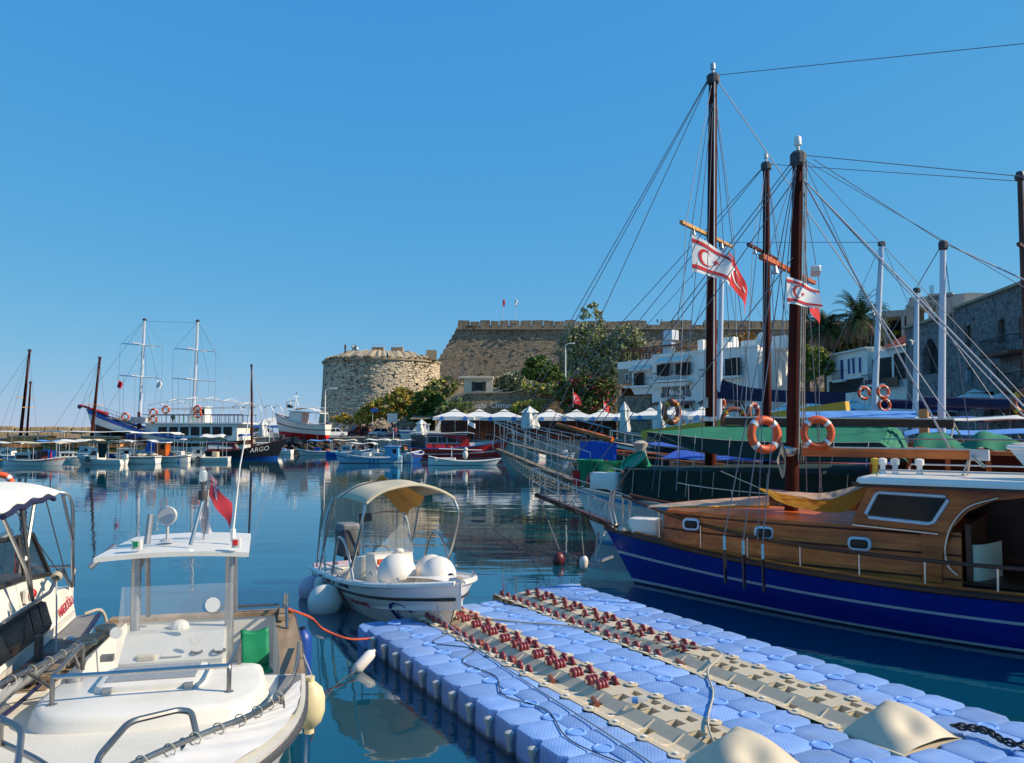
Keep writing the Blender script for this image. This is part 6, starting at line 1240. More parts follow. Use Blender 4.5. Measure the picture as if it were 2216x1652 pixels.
rope('tan rope crossing from the boat bow over both roller tracks', [dk(1.5, .8, .8), dk(1.75, .3, .42), dk(2.2, -.4, .385), dk(2.9, -1.2, .39), dk(3.3, -2.2, .37), dk(3.7, -3.2, .43), dk(3.75, -3.7, .45), dk(3.15, -4.1, .4), dk(2.6, -4.8, .385), dk(1.8, -5.6, .385), dk(1.2, -6.6, .385), dk(.6, -8.0, .385)], .013, 'rope')
rope('wavy black line lying on the outer row of blue cubes', [dk(.98, -.6, .375), dk(.55, -1.0, .374), dk(.95, -1.6, .375), dk(.52, -2.1, .374), dk(.62, -2.9, .374), dk(.36, -3.6, .374), dk(.55, -4.3, .374), dk(.3, -5.2, .374), dk(.5, -6.2, .374)], .007, 'rope_dark')
def chain(label, pts, r=.035):
    e = E('chain', label, 'chain', pts[0]); P_ = catmull(pts, 6); L_ = 0; k = 0
    for a, b_ in zip(P_, P_[1:]):
        c = (a+b_)/2-Vector(pts[0]); t = (b_-a).normalized(); up = Vector((0, 0, 1)) if k % 2 else t.cross(Vector((0, 0, 1))).normalized(); up = (up-t*up.dot(t)).normalized(); M = Matrix((t, up, t.cross(up))).transposed()
        tb = MB().torus((0, 0, 0), r, r*.32, 10, 5); tb.v = [tuple(c+M @ Vector((x*1.6, y, z))) for x, y, z in tb.v]; tb.build('link', 'black_rubber', e, True); k += 1
chain('black mooring chain beside the nearest beige bow stop', [dk(4.0, -6.95, .44), dk(4.15, -7.2, .44), dk(4.1, -7.5, .42), dk(4.5, -7.9, .42), dk(4.9, -8.6, .42), dk(5.0, -9.3, .42)])
# plastic bottle lying in a socket
bt = E('plastic_bottle', 'clear plastic water bottle lying on the left roller track', 'bottle', dk(1.5, -4.55, .4), R(-20)); MB().lathe([(.0, 0), (.035, .005), (.037, .05), (.034, .1), (.037, .15), (.03, .19), (.014, .21), (.014, .235)], 12, axis=(1, .15, .12)).build('body', 'clear_plastic', bt, True); MB().lathe([(.0375, .06), (.0375, .13)], 12, axis=(1, .15, .12)).build('label_wrap', 'sky_cloth', bt, True); MB().lathe([(.016, .232), (.016, .25)], 8, axis=(1, .15, .12)).build('cap', 'white_paint', bt)
# ================================================================= FENDERS
def ball(label, c, r, mat, sc=(1, 1, 1.05), group='round buoy fenders'):
    e = E('ball_fender', label, 'fender', c, group=group); MB().sphere((0, 0, 0), r, 20, sc).build('ball', mat, e, 'all'); MB().lathe([(.05*r*3, r*.97), (.03*r*3, r*1.12)], 8, axis=(-.5, .5, .6)).build('eye', mat, e, True); return e
def fender(label, c, L, r, mat, d=(0, 0, 1), capm=None, ends='navy'):
    e = E('cylinder_fender', label, 'fender', c, group='cylinder fenders'); d = Vector(d).normalized(); MB().lathe([(r*.25, 0), (r*.8, r*.5), (r, r*1.1), (r, L-r*1.1), (r*.8, L-r*.5), (r*.25, L)], 14, -d*L/2, d).build('body', mat, e, True)
    for s in (-1, 1): MB().lathe([(r*.3, -r*.15), (r*.32, r*.25)], 10, d*s*L/2, d*s).build('end_cap', ends, e, True)
    return e
# ================================================================= MOTOR BOAT at the dock
BD = math.atan2(-u_.y, -u_.x); pb = Vector((-1.02, 13.9, 0)); mbt = E('motor_boat', 'white centre-console motor boat with cream sun canopy and dolphin emblem', 'boat', pb, BD, ry=R(-2.2))
hc = Hull(5.25, 2.1, .72, .74, 1.02, draft=.18, rake=.62, stern=.92, tm=.6, pb=2.9, q=.3, xo=-5.45)
hc.build(mbt, [(.05, 1), (.6, 0), (.68, 0), (.71, 2), (.75, 0), (1., 0)], ['boat_white', 'antifoul', 'black_rubber', 'grey'], 34)
hc.edge(mbt, 'black_rubber', .025, 0, f=.72, out=.012, name='rub_rail'); hc.edge(mbt, 'boat_white', .05, -.01, 0, .99)
for sd in (1, -1):
    mb = MB()
    for a, c in [(i/24, (i+1)/24) for i in range(24)]:
        q = [hc.top(a, sd), hc.top(c, sd), hc.top(c, sd, .24, .0), hc.top(a, sd, .24, .0)]; q2 = [hc.top(a, sd, .24), hc.top(c, sd, .24), hc.top(c, sd, .26, -.45), hc.top(a, sd, .26, -.45)]
        for k in (q, q2):
            k = [Vector((p.x, p.y if p.y*sd > 0 else 0, p.z)) for p in k]; mb.add(k, [(0, 1, 2, 3)])
    mb.build('side_deck', 'boat_white', mbt)
hc.deck(mbt, .42, 'boat_white', 0, .9, 'cockpit_sole', .2, camber=0)
MB().loft([[(-1.05, s*.45, .98), (-.35, s*.25, 1.02), (.25, s*.04, 1.0)] for s in (1, -1)], closed=False, caps=False).build('foredeck', 'boat_white', mbt)
MB().box((-5.4, 0, .42), (.12, 1.8, .75)).build('transom', 'fender_lilac', mbt); MB().rbox((-5.0, 0, .62), (.55, 1.7, .25), .06).build('stern_seat', 'boat_white', mbt)
con = MB().loft([[(-3.25, s*.42, .3), (-3.2, s*.42, 1.2), (-2.75, s*.4, 1.2), (-2.45, s*.38, .3)] for s in (-1, 1)]).build('console', 'boat_white', mbt)
ws_ = MB().loft([[(-2.72, s*.42, 1.18), (-2.98, s*.4, 1.75)] for s in (-1, 1)], closed=False, caps=False); ws_.quad((-2.72, .42, 1.18), (-3.3, .45, 1.18), (-3.3, .43, 1.68), (-2.98, .4, 1.75)); ws_.quad((-2.72, -.42, 1.18), (-3.3, -.45, 1.18), (-3.3, -.43, 1.68), (-2.98, -.4, 1.75)); ws_.build('windscreen', 'clear_plastic', con)
MB().tube([(-3.3, .45, 1.18), (-3.3, .43, 1.95), (-3.2, 0, 2.0), (-3.3, -.43, 1.95), (-3.3, -.45, 1.18)], .02, 6).build('windscreen_rail', 'steel', con, True)
MB().torus((-3.45, 0, 1.15), .17, .018, 18, 6, Matrix.Rotation(.9, 3, 'Y')).build('steering_wheel', 'black_rubber', con, True); MB().rbox((-3.9, 0, .7), (.45, .8, .7), .08).build('helm_seat', 'canvas_white', mbt)
MB().rbox((-3.0, -.5, 1.92), (.06, .26, .16), .02).build('rear_mirror', 'dark_grey', con); MB().sphere((-2.75, .12, 1.24), .1, 10, (1, 1, .6)).build('compass', 'white_paint', con); MB().box((-2.55, -.33, 1.08), (.08, .14, .1)).build('red_lamp', 'orange_buoy', con)
om = outboard(mbt, -5.55, 0, .75, 'dark_grey', 1.25); MB().rbox((-5.8, 0, 1.5), (.62, .44, .22), .1).build('cowl', 'grey', om)
# canopy on bent tubes
cz0 = 2.36
def cano(u, v):
    x = lerp(-4.55, -1.75, u); w_ = lerp(.74, 1.0, math.sin(u*math.pi*.8)); y = (v-.5)*2*w_; z = cz0-.02+.3*(1-abs(2*v-1)**2.4)-.34*abs(u-.62)**1.6-.03*math.sin(v*14)*math.sin(u*6); return (x, y, z)
cn = MB().grid(cano, 20, 18, thick=.02).build('canopy', 'canvas_cream', mbt, 'all')
rim = [cano(1, v/18) for v in range(19)]; MB().tube(rim, .028, 6).build('canopy_hem', 'canvas_cream', cn, True); MB().tube([cano(.55, v/18) for v in range(19)], .02, 5).build('canopy_seam', 'shutter', cn, True)
MB().grid(lambda u, v: (lerp(-4.4, -2.7, u)*(1-v*.0), lerp(.05, .8, v*.8), cz0+.3-.85*v*(1-abs(u-.4))-.08*math.sin(u*9)), 14, 8).build('loose_flap', 'canvas_orange', cn, 'all')
for s in (1, -1):
    for pts in ([(-1.8, s*.9, cz0-.1), (-1.75, s*.98, 1.9), (-2.2, s*1.0, 1.2), (-2.7, s*.98, .76)], [(-4.5, s*.72, cz0-.1), (-4.4, s*.95, 1.6), (-4.2, s*.97, .75)], [(-3.6, s*.92, cz0-.05), (-4.1, s*.98, 1.5), (-4.6, s*.97, .76)], [(-2.2, s*1.0, .8), (-2.55, s*1.0, 1.35), (-2.95, s*1.0, 1.55), (-3.25, s*1.0, 1.45), (-3.65, s*.98, .76)]):
        MB().tube(catmull(pts, 5), .026, 7).build('canopy_frame', 'steel', mbt, True)
    MB().tube([hc.top(t, s, .14, .16) for t in (.06, .15, .3, .42)], .018, 6).build('side_rail', 'steel', mbt, True); stay(mbt, [(-5.1, s*.9, .75), (-4.9, s*.88, 1.7), (-4.8, s*.85, 2.2)], .02, 'steel', 'rod')
    for x in (-.6, -1.6): MB().tube([(x-.08, s*lerp(.62, .9, -x/2+.1), 1.0), (x, s*lerp(.62, .9, -x/2+.1), 1.04), (x+.08, s*lerp(.62, .9, -x/2+.1), 1.0)], .015, 5).build('cleat', 'steel', mbt)
MB().loft([[(.05, s*.07, 1.0), (.1, s*.07, 1.07), (.36, s*.05, 1.02), (.34, s*.05, .95)] for s in (-1, 1)]).build('bow_roller', 'steel_dull', mbt)
# graphics on the port (camera left) side: local -y
def on_hull(hl, t, zf, sd=-1, eps=.012):
    z = hl.zs(t)*zf; a = hl.p(t, z, sd); dx = (hl.p(min(1, t+.02), hl.zs(min(1, t+.02))*zf, sd)-a).normalized(); dz = (hl.p(t, z+.05, sd)-a).normalized(); nrm = dx.cross(dz); nrm = nrm if nrm.y*sd > 0 else -nrm; return a+nrm*eps, dx, dz
def hull_text(hl, e, s, t, zf, size, mat, sd=-1, **k): a, dx, dz = on_hull(hl, t, zf, sd); return text(s, size, mat, e, frame(a, dx if sd < 0 else -dx, dz), ext=.003, **k)
P('mark_red', (.45, .03, .05), .5, var=.1); P('mark_blue', (.01, .02, .2), .4, var=.1); P('mark_black', (.02, .02, .03), .5)
hull_text(hc, mbt, 'Orbayın meleği', .6, .52, .15, 'mark_red', shear=.1); hull_text(hc, mbt, "- CAP'S MARINE", .5, .87, .1, 'navy'); hull_text(hc, mbt, 'Orbay', .3, .88, .13, 'mark_red', shear=.1); hull_text(hc, mbt, '333', .345, .34, .34, 'mark_black', shear=-.1)
a, dx, dz = on_hull(hc, .32, .62); MB().box((0, 0, 0), (.5, .01, .12)).build('number_block', 'mark_black', mbt).matrix_local = frame(a, dx, dz) @ Matrix.Rotation(math.pi/2, 4, 'X')
a, dx, dz = on_hull(hc, .425, .42); MB().box((0, 0, 0), (.035, .01, .55)).build('red_stripe', 'mark_red', mbt).matrix_local = frame(a, dx, dz) @ Matrix.Rotation(math.pi/2, 4, 'X')
# leaping dolphin emblem
dol = [(-.3, .1), (-.26, .2), (-.1, .27), (.08, .24), (.2, .17), (.26, .12), (.33, .09), (.24, .07), (.1, .13), (-.02, .1), (-.12, .0), (-.18, -.14), (-.1, -.24), (-.02, -.34), (-.14, -.26), (-.3, -.26), (-.22, -.16), (-.26, -.02)]
def hp(x, y): t = .84+x*.8/5.6; z = .37+y*.8; q = hc.p(t, z, -1); return q+Vector((.012, -.014, -.003))
inner = [(x*.74+.02, y*.74+.04) for x, y in dol]; N = len(dol); mb = MB()
mb.add([hp(x, y) for x, y in dol]+[hp(x, y) for x, y in inner], [(i, (i+1) % N, N+(i+1) % N, N+i) for i in range(N)]+[(11, 12, 13, 14, 15, 16)]); mb.build('dolphin_emblem', 'mark_blue', mbt)
# big white ball fenders, aboard and overside
MWm = MW(mbt)
ball('large white ball fender on the boat bow nearest the dock', MWm @ Vector((-1.45, -.42, .98)), .36, 'fender_white'); ball('white ball fender on the bow against the console', MWm @ Vector((-1.55, .3, .95)), .31, 'fender_white'); e = ball('white ball fender with a dark cap at the tip of the bow', MWm @ Vector((-.95, .18, .96)), .33, 'fender_white'); MB().sphere((.24, -.22, 0), .09, 10).build('dark_cap', 'navy', e, True)
ball('lilac-tinted ball fender floating off the motor boat stern', gz(676, 1277, .14)+Vector((0, 0, .0)), .29, 'fender_lilac'); ball('larger white ball fender floating at the motor boat quarter', gz(703, 1303, .18), .33, 'fender_white'); fender('slim grey fender hanging upright beside the ball fenders', MWm @ Vector((-4.1, -1.13, .42)), .55, .1, 'fender_white', (.1, 0, 1))
rope('black line hanging from the motor boat rail to the water', [MWm @ Vector((-3.25, -.98, .8)), MWm @ Vector((-3.35, -1.08, .55)), MWm @ Vector((-3.3, -1.06, .2)), MWm @ Vector((-3.25, -1.02, -.2))], .016, 'rope_dark')
rope('pale lines tying the motor boat stem to the roller track', [MWm @ Vector((-.05, -.02, .5)), dk(1.5, .55, .5), dk(1.45, .1, .42)], .014, 'rope')
# ================================================================= WHITE WORKBOAT in the foreground
ha_dir = Vector((.24, -.971, 0)); wk = E('workboat', 'big white workboat with hard-top console filling the lower left', 'boat', Vector((-2.62, 4.75, 0)), math.atan2(ha_dir.y, ha_dir.x))
hw = Hull(6.9, 2.78, 1.0, .98, 1.28, draft=.3, rake=.35, stern=.86, tm=.55, pb=2.4, q=.22, xo=-6.9)
hw.build(wk, [(.05, 1), (.86, 0), (.9, 2), (1., 0)], ['boat_white', 'antifoul', 'dark_grey', 'gelcoat'], 40)
hw.edge(wk, 'dark_grey', .035, 0, f=.93, out=.02, name='rub_rail')
# fore deck (from bow to console), side decks, cockpit
hw.deck(wk, .0, 'gelcoat', .44, .995, 'foredeck', .0, camber=.03)
for sd in (1, -1):
    mb = MB()
    for i in range(14):
        a, c = lerp(0, .44, i/14), lerp(0, .44, (i+1)/14); mb.add([hw.top(a, sd), hw.top(c, sd), hw.top(c, sd, .26), hw.top(a, sd, .26)], [(0, 1, 2, 3)])
    mb.build('side_deck', 'teak', wk)
mb = MB()
for sd in (1, -1):
    for i in range(14):
        a, c = lerp(0, .44, i/14), lerp(0, .44, (i+1)/14); mb.add([hw.top(a, sd, .26), hw.top(c, sd, .26), hw.top(c, sd, .28, -.62), hw.top(a, sd, .28, -.62)], [(0, 1, 2, 3)])
mb.add([hw.top(0, 1, .1, -.02)+Vector((.16, 0, 0)), hw.top(0, -1, .1, -.02)+Vector((.16, 0, 0)), hw.top(0, -1, .1, -.62)+Vector((.16, 0, 0)), hw.top(0, 1, .1, -.62)+Vector((.16, 0, 0))], [(0, 1, 2, 3)]); q = hw.top(.44, 1, .02); mb.add([(q.x, q.y, q.z), (q.x, -q.y, q.z), (q.x, -q.y, q.z-.62), (q.x, q.y, q.z-.62)], [(0, 1, 2, 3)]); mb.build('cockpit_side', 'old_white', wk)
MB().grid(lambda u, v: (lerp(-6.8, q.x, u), lerp(-1.2, 1.2, v), .38), 4, 4).build('cockpit_sole', 'old_white', wk); MB().box((-6.82, 0, 1.01), (.2, 2.35, .05)).build('transom_cap', 'teak', wk)
# grey side-deck patch on camera right
mb = MB()
for i in range(10): a, c = lerp(.46, .66, i/10), lerp(.46, .66, (i+1)/10); mb.add([hw.top(a, 1, .04, .035), hw.top(c, 1, .04, .035), hw.top(c, 1, .27, .035), hw.top(a, 1, .27, .035)], [(0, 1, 2, 3)])
mb.build('deck_patch', 'deck_grey', wk)
# raised trunk cabin: rounded plan, soft edge
def trunk(k, z, L=0.):
    f = [(-3.62, -.82), (-3.62, .8), (-3.4, .98), (-2.9, 1.06), (-2.5, .98), (-2.28, .7), (-2.2, 0), (-2.28, -.7), (-2.5, -.98), (-2.9, -1.05), (-3.4, -.98)]
    P_ = catmull([(x, y, 0) for x, y in f+f[:1]], 4)[:-1]; return [(-2.95+(p.x+2.95)*k, .06+p.y*k*.95, z) for p in P_]
MB().loft([trunk(1.05, .98), trunk(1.0, 1.03), trunk(.965, 1.16), trunk(.94, 1.2), trunk(.89, 1.22), trunk(.4, 1.235)]).build('trunk_cabin', 'gelcoat_hi', wk, 'all')
ht = MB().rbox((-3.12, .02, 1.255), (.66, .95, .09), .1).build('deck_hatch', 'gelcoat_hi', wk, True); MB().box((-3.12, .02, 1.305), (.48, .76, .012)).build('hatch_glass', P('hatch_grey', (.3, .31, .32), .35, var=.25, scale=25), ht)
for s in (-.32, .36): MB().box((-2.78, s, 1.26), (.06, .07, .05)).build('hinge', 'steel_dull', ht)
def bent(e, pts, r, mat='rail_steel', name='grab_rail', n=4):
    out = []
    for i, p in enumerate(pts):
        p = Vector(p)
        if i in (0, len(pts)-1): out.append(p); continue
        a = (Vector(pts[i-1])-p); b_ = (Vector(pts[i+1])-p); d = min(.07, a.length*.4, b_.length*.4); A_, B_ = p+a.normalized()*d, p+b_.normalized()*d
        for k in range(n+1): t = k/n; out.append(A_*(1-t)**2+p*2*t*(1-t)+B_*t*t)
    return MB().tube(out, r, 8).build(name, mat, e, True)
bent(wk, [(-2.62, -.72, 1.2), (-2.62, -.72, 1.46), (-3.75, -.76, 1.46), (-3.75, -.76, 1.2)], .021); bent(wk, [(-2.62, .72, 1.2), (-2.62, .72, 1.46), (-3.5, .74, 1.46), (-3.5, .74, 1.22)], .021); MB().tube([(-2.62, -.72, 1.455), (-2.62, .72, 1.455)], .021, 8).build('grab_rail', 'steel', wk, True)
for y in (-.72, .72): MB().lathe([(.045, 0), (.045, .012)], 10, (-2.62, y, 1.215)).build('rail_foot', 'steel_dull', wk)
# console, windscreen, hard top
cs = MB().loft([[(-4.6, .04+s*.5, .4), (-4.55, .04+s*.5, 1.42), (-4.15, .04+s*.49, 1.42), (-3.86, .04+s*.5, 1.2), (-3.86, .04+s*.5, .4)] for s in (-1, 1)]).build('console', 'old_white', wk)
MB().loft([[(-3.84, .04+s*.53, 1.2), (-4.1, .04+s*.53, 1.93)] for s in (-1, 1)], closed=False, caps=False).build('windscreen', 'clear_plastic', cs)
for s in (-1, 1): MB().quad((-3.84, .04+s*.53, 1.2), (-4.25, .04+s*.55, 1.2), (-4.4, .04+s*.55, 1.88), (-4.1, .04+s*.53, 1.93)).build('side_screen', 'clear_plastic', cs)
for y, z, w_ in ((.42, 1.72, .13), (-.5, 1.5, .1), (.28, 1.4, .08)): x = -3.84-(z-1.2)*.356+.014; o = MB().lathe([(.0, .0), (w_*.6, .002)], 12, (x, y, z), (1, 0, .3)).build('sticker', 'old_white', cs)
MB().sphere((-4.35, .05, 1.44), .1, 12, (1, 1, .7)).build('compass', 'white_paint', cs); MB().rbox((-3.93, -.2, 1.24), (.12, .2, .05), .03).build('gauge', 'cream', cs); MB().box((-3.93, .05, 1.245), (.1, .2, .01)).build('notice', 'white_paint', cs); MB().box((-3.95, -.58, 1.25), (.08, .12, .06)).build('switch_box', 'grey', cs)
MB().torus((-3.93, .5, 1.26), .06, .014, 14, 6).build('cable_coil', 'rope_dark', cs, True); MB().torus((-3.94, .28, 1.26), .05, .012, 14, 6).build('cable_coil', 'black_rubber', cs, True)
for x, s in ((-4.35, -.4), (-4.35, .56)): MB().tube([(x, s, .4), (x, s, 2.2)], .05, 10).build('top_post', 'steel_dull', wk, True); MB().tube([(x-.75, s, 1.4), (x-.6, s, 2.2)], .028, 8).build('top_strut', 'steel_dull', wk, True); MB().tube([(x, s, 1.95), (x-.5, s, 2.22)], .025, 6).build('top_brace', 'steel_dull', wk, True)
def tt(u, v): x = lerp(-5.75, -4.1, u); y = .0+(v-.5)*lerp(1.36, 1.54, u); return (x, y, 2.25+.035*(1-(2*v-1)**2)-.03*(u-.5)**2)
MB().grid(tt, 12, 12, thick=.05).build('hard_top', 'gelcoat_hi', wk, 35)
tp = lambda px, py, z: plz(wk, px, py, z)
q = tp(362, 1172, 2.31); lm = MB().tube([q, q+Vector((0, 0, .2))], .018, 6).build('spotlight_stem', 'galv', wk); MB().lathe([(.09, 0), (.05, .03)], 10, q).build('spotlight_foot', 'galv', lm, True); MB().lathe([(.03, -.1), (.1, -.03), (.11, .03), (.1, .045)], 14, q+Vector((0, 0, .29)), (1, -.12, .05)).build('spotlight', 'galv', lm, True); MB().lathe([(.0, .03), (.09, .046)], 14, q+Vector((0, 0, .29)), (1, -.12, .05), cap=False).build('spotlight_lens', 'lamp_glass', lm)
q = tp(318, 1178, 2.31); MB().tube([q, q+Vector((-.06, .02, .32))], .035, 8).build('pipe_stub', 'steel_dull', wk, True)
q = tp(412, 1180, 2.31); t2 = q+Vector((-.15, .1, .48)); ml = MB().tube([q, t2], .022, 6).build('light_staff', 'steel', wk, True); MB().lathe([(.05, 0), (.055, .06), (.05, .1)], 10, t2).build('stern_light', 'dark_grey', ml, True); MB().tube([t2+Vector((0, 0, .1)), t2+Vector((0, 0, .2))], .018, 6).build('light_neck', 'dark_grey', ml); MB().lathe([(.03, .2), (.045, .22), (.045, .3), (.03, .33)], 10, t2).build('anchor_light', 'lamp_glass', ml, True)
q = tp(504, 1172, 2.3); an_ = MB().tube([q, q+Vector((0, 0, .14))], .03, 8).build('aerial_base', 'white_paint', wk); MB().tube([q+Vector((0, 0, .12)), q+Vector((-.02, .06, .85)), q+Vector((-.05, .16, 1.5))], .014, 6, r2=.006).build('whip_aerial', 'white_paint', an_)
for px, py, mt in ((297, 1187, 'green_plastic'), (512, 1183, 'red_paint')): q = tp(px, py, 2.31); o = MB().rbox(q+Vector((0, 0, .04)), (.09, .1, .1), .02).build('side_light', 'old_white', wk); MB().box(q+Vector((.045, -.01, .05)), (.02, .05, .06)).build('lens', mt, o)
# green plastic seat
st = E('helm_chair', 'green plastic bucket seat behind the workboat console', 'seat', MW(wk) @ Vector((-5.0, .82, .38)), wk.rotation_euler[2]+.2); st.scale = (.78, .78, .82)
MB().grid(lambda u, v: (-.2+.05*math.cos(v*3.14), (u-.5)*.42, .45+.5*v+.02*math.cos(u*6.28)), 8, 8, thick=.03).build('backrest', 'green_plastic', st, 'all'); MB().grid(lambda u, v: (lerp(-.2, .22, v), (u-.5)*.42, .45-.03*math.sin(u*3.14)*math.sin(v*3.14)), 8, 6, thick=.03).build('seat', 'green_plastic', st, 'all'); MB().tube([(0, 0, 0), (0, 0, .45)], .05, 8).build('pedestal', 'steel', st)
for px, py in ((418, 1330), (500, 1335)):
    q = plz(wk, px, py, 1.3)
# rails: pulpit with laced cloth
def zpts(L_): return [plz(wk, px, py, z) for px, py, z in L_]
def tube_z(L_, r, mat='rail_steel', nm='pulpit_rail', n=4): MB().tube(catmull(zpts(L_), n), r, 8).build(nm, mat, wk, True)
RR = [(648, 1392, 1.03), (643, 1435, 1.1), (630, 1475, 1.2), (600, 1512, 1.3), (540, 1548, 1.36), (430, 1592, 1.4), (300, 1648, 1.44), (180, 1715, 1.45)]
LR = [(168, 1398, 1.32), (100, 1432, 1.35), (0, 1482, 1.38), (-120, 1550, 1.4)]
tube_z(RR, .022); tube_z(LR, .022)
bent(wk, zpts([(427, 1596, 1.4), (414, 1540, 1.56), (385, 1537, 1.58), (280, 1562, 1.6), (212, 1640, 1.52), (205, 1700, 1.45)]), .023, name='pulpit_hoop'); bent(wk, zpts([(-60, 1530, 1.62), (5, 1557, 1.6), (48, 1577, 1.56), (42, 1632, 1.44), (35, 1665, 1.4)]), .023, name='pulpit_hoop')
tube_z([(-80, 1570, 1.36), (0, 1607, 1.36), (80, 1645, 1.36), (140, 1690, 1.36)], .022)
for L_ in ([(394, 1602, 1.41), (402, 1652, 1.1)], [(155, 1405, 1.33), (170, 1445, 1.02)], [(60, 1455, 1.36), (128, 1500, 1.02)], [(610, 1508, 1.28), (616, 1560, 1.02)], [(2, 1560, 1.6), (0, 1612, 1.36)]): MB().tube(zpts(L_), .02, 7).build('pulpit_post', 'rail_steel', wk, True)
def two(A_, B_, u, v):
    f = lambda L_: L_[min(len(L_)-2, int(u*(len(L_)-1)))].lerp(L_[min(len(L_)-2, int(u*(len(L_)-1)))+1], u*(len(L_)-1)-min(len(L_)-2, int(u*(len(L_)-1))))
    return f(A_).lerp(f(B_), v)
for T_, G_, sd in ((RR[3:7], [(.5, 1), (.62, 1), (.75, 1), (.88, 1)], 1), (LR, [(.46, -1), (.56, -1), (.7, -1), (.85, -1)], -1)):
    top = catmull(zpts(T_), 6); bot = catmull([hw.top(t, k, .05, .05) for t, k in G_], 6)
    MB().grid(lambda u, v: two(top, bot, u, .1+.9*v)+Vector((0, sd*.016*math.sin(u*38+v*6)*math.sin(v*2.8), .025*abs(math.sin(u*14*math.pi))*(v < .05)*-1)), 70, 10).build('lee_cloth', 'lee_cloth', wk, 'all')
    for i in range(8): p = two(top, bot, i/7, .05); MB().torus(p, .045, .005, 12, 5, Matrix.Rotation(math.pi/2, 3, 'Y') @ Matrix.Rotation(.4, 3, 'X')).build('lashing', 'rope', wk, True)
wr = catmull(zpts(RR[:4]), 8)
for i, p in enumerate(wr): MB().torus(p, .022, .006, 8, 5, Matrix.Rotation(math.pi/2, 3, 'Y') @ Matrix.Rotation(.15*i, 3, 'X')).build('rail_whipping', 'rope', wk, True)
MB().grid(lambda u, v: (lerp(-2.1, -.9, u), lerp(.1, .2, v)+.18*u, 1.045+.03*u*u+.018), 8, 2).build('deck_tape', 'gelcoat_hi', wk)
lk = MB().rbox((-1.35, -.35, 1.075), (.5, .62, .03), .06).build('locker_lid', 'gelcoat_hi', wk, True); MB().box((-1.12, -.35, 1.1), (.05, .12, .03)).build('latch', 'steel_dull', lk)
for x, y in ((-2.05, -1.12), (-2.3, 1.2), (-.9, .75), (-.9, -.6)): cl = MB().tube([(x-.1, y, 1.1), (x+.1, y, 1.1)], .016, 6).build('mooring_cleat', 'steel_dull', wk, True); MB().box((x, y, 1.07), (.09, .05, .06)).build('cleat_base', 'steel_dull', cl)
MB().lathe([(.07, 0), (.08, .05), (.06, .1), (.0, .11)], 12, (-3.3, -.72, 1.2)).build('deck_vent', 'steel_dull', wk, True)
for k in range(26): t = .3+k*.026; q = hw.p(t, hw.zs(t)*.96, 1); MB().lathe([(.012, 0), (.008, .006)], 6, q+Vector((0, .004, 0)), (0, 1, 0)).build('screw_head', 'steel_dull', wk)
for x, y in ((-1.7, .1), (-1.8, .34)): MB().lathe([(.045, 0), (.04, .02)], 10, (x, y, 1.06)).build('deck_fitting', 'steel_dull', wk)
MB().box((-6.5, 1.06, 1.04), (.5, .09, .05)).build('stern_cleat', 'teak', wk)
for y in (.35,): bent(wk, [(-6.78, .2, 1.03), (-6.78, .2, 1.12), (-6.78, 1.0, 1.12), (-6.78, 1.0, 1.03)], .02)
bent(wk, [tuple(hw.top(.02, 1, .13, .0)), tuple(hw.top(.02, 1, .13, .22)), tuple(hw.top(.1, 1, .13, .2)), tuple(hw.top(.14, 1, .13, 0))], .022); MB().lathe([(.06, 0), (.03, .02), (.03, .35), (.04, .36)], 10, hw.top(.07, 1, .12, 0)).build('rod_holder', 'steel', wk, True)
MB().lathe([(.0, .0), (.07, .004), (.05, .008)], 14, hw.top(.6, 1, .15, .038)).build('filler_cap', 'mark_blue', wk)
a, dx, dz = on_hull(hw, .78, .5, 1); text('ΑΓΙΟΣ ΝΙΚ', .22, 'navy', wk, frame(a, -dx, dz), ext=.003, shear=.1)
# brown oar boards on the camera-left gunwale
MB().beam(hw.top(.14, -1, .12, .06), hw.top(.4, -1, .12, .06), .22, .05).build('side_plank', 'teak', wk); MB().beam(hw.top(.26, -1, -.05, .05), hw.top(.42, -1, -.02, .08), .3, .07).build('rubber_mat', 'black_rubber', wk); MB().lathe([(.045, 0), (.045, .45)], 10, hw.top(.3, -1, -.12, -.1)).build('rod_tube', 'dark_grey', wk)
for k, (t, z) in enumerate(((.1, 1.06), (.2, 1.08))): MB().torus(hw.top(t, -1, .15, .08), .1, .03, 14, 6).build('rope_coil', 'rope', wk, True)
# fenders and mooring line of the workboat
Mk = MW(wk)
fender('blue cylinder fender hanging at the workboat quarter', Mk @ (hw.p(.12, .5, 1)+Vector((0, .2, .05))), .75, .12, 'fender_blue'); fender('yellowed oval fender hanging on the workboat side', Mk @ (hw.p(.46, .62, 1)+Vector((0, .16, .08))), .5, .16, 'fender_yellow', ends='fender_yellow')
rope('cord holding the yellowed fender', [Mk @ hw.top(.34, 1, .0, .03), Mk @ (hw.p(.4, .9, 1)+Vector((0, .09, 0))), Mk @ (hw.p(.46, .86, 1)+Vector((0, .15, 0)))], .008, 'rope_grey')
rope('red mooring rope from the workboat stern to the dock', [Mk @ hw.top(.03, 1, .1, .08), Mk @ hw.top(0, 1, -.25, -.12), gz(700, 1362, .5), gz(755, 1383, .33), dk(.0, .1, .26)], .018, 'rope_red', 8)
fender('white fender at the outer corner of the dock', gz(788, 1432, .12), .42, .085, 'fender_white', (.55, .5, .55), ends='fender_white')
rope('dark line sagging from the dock fender into the water', [gz(775, 1450, .02), gz(730, 1480, .05), gz(690, 1530, .01)], .008, 'rope_dark')
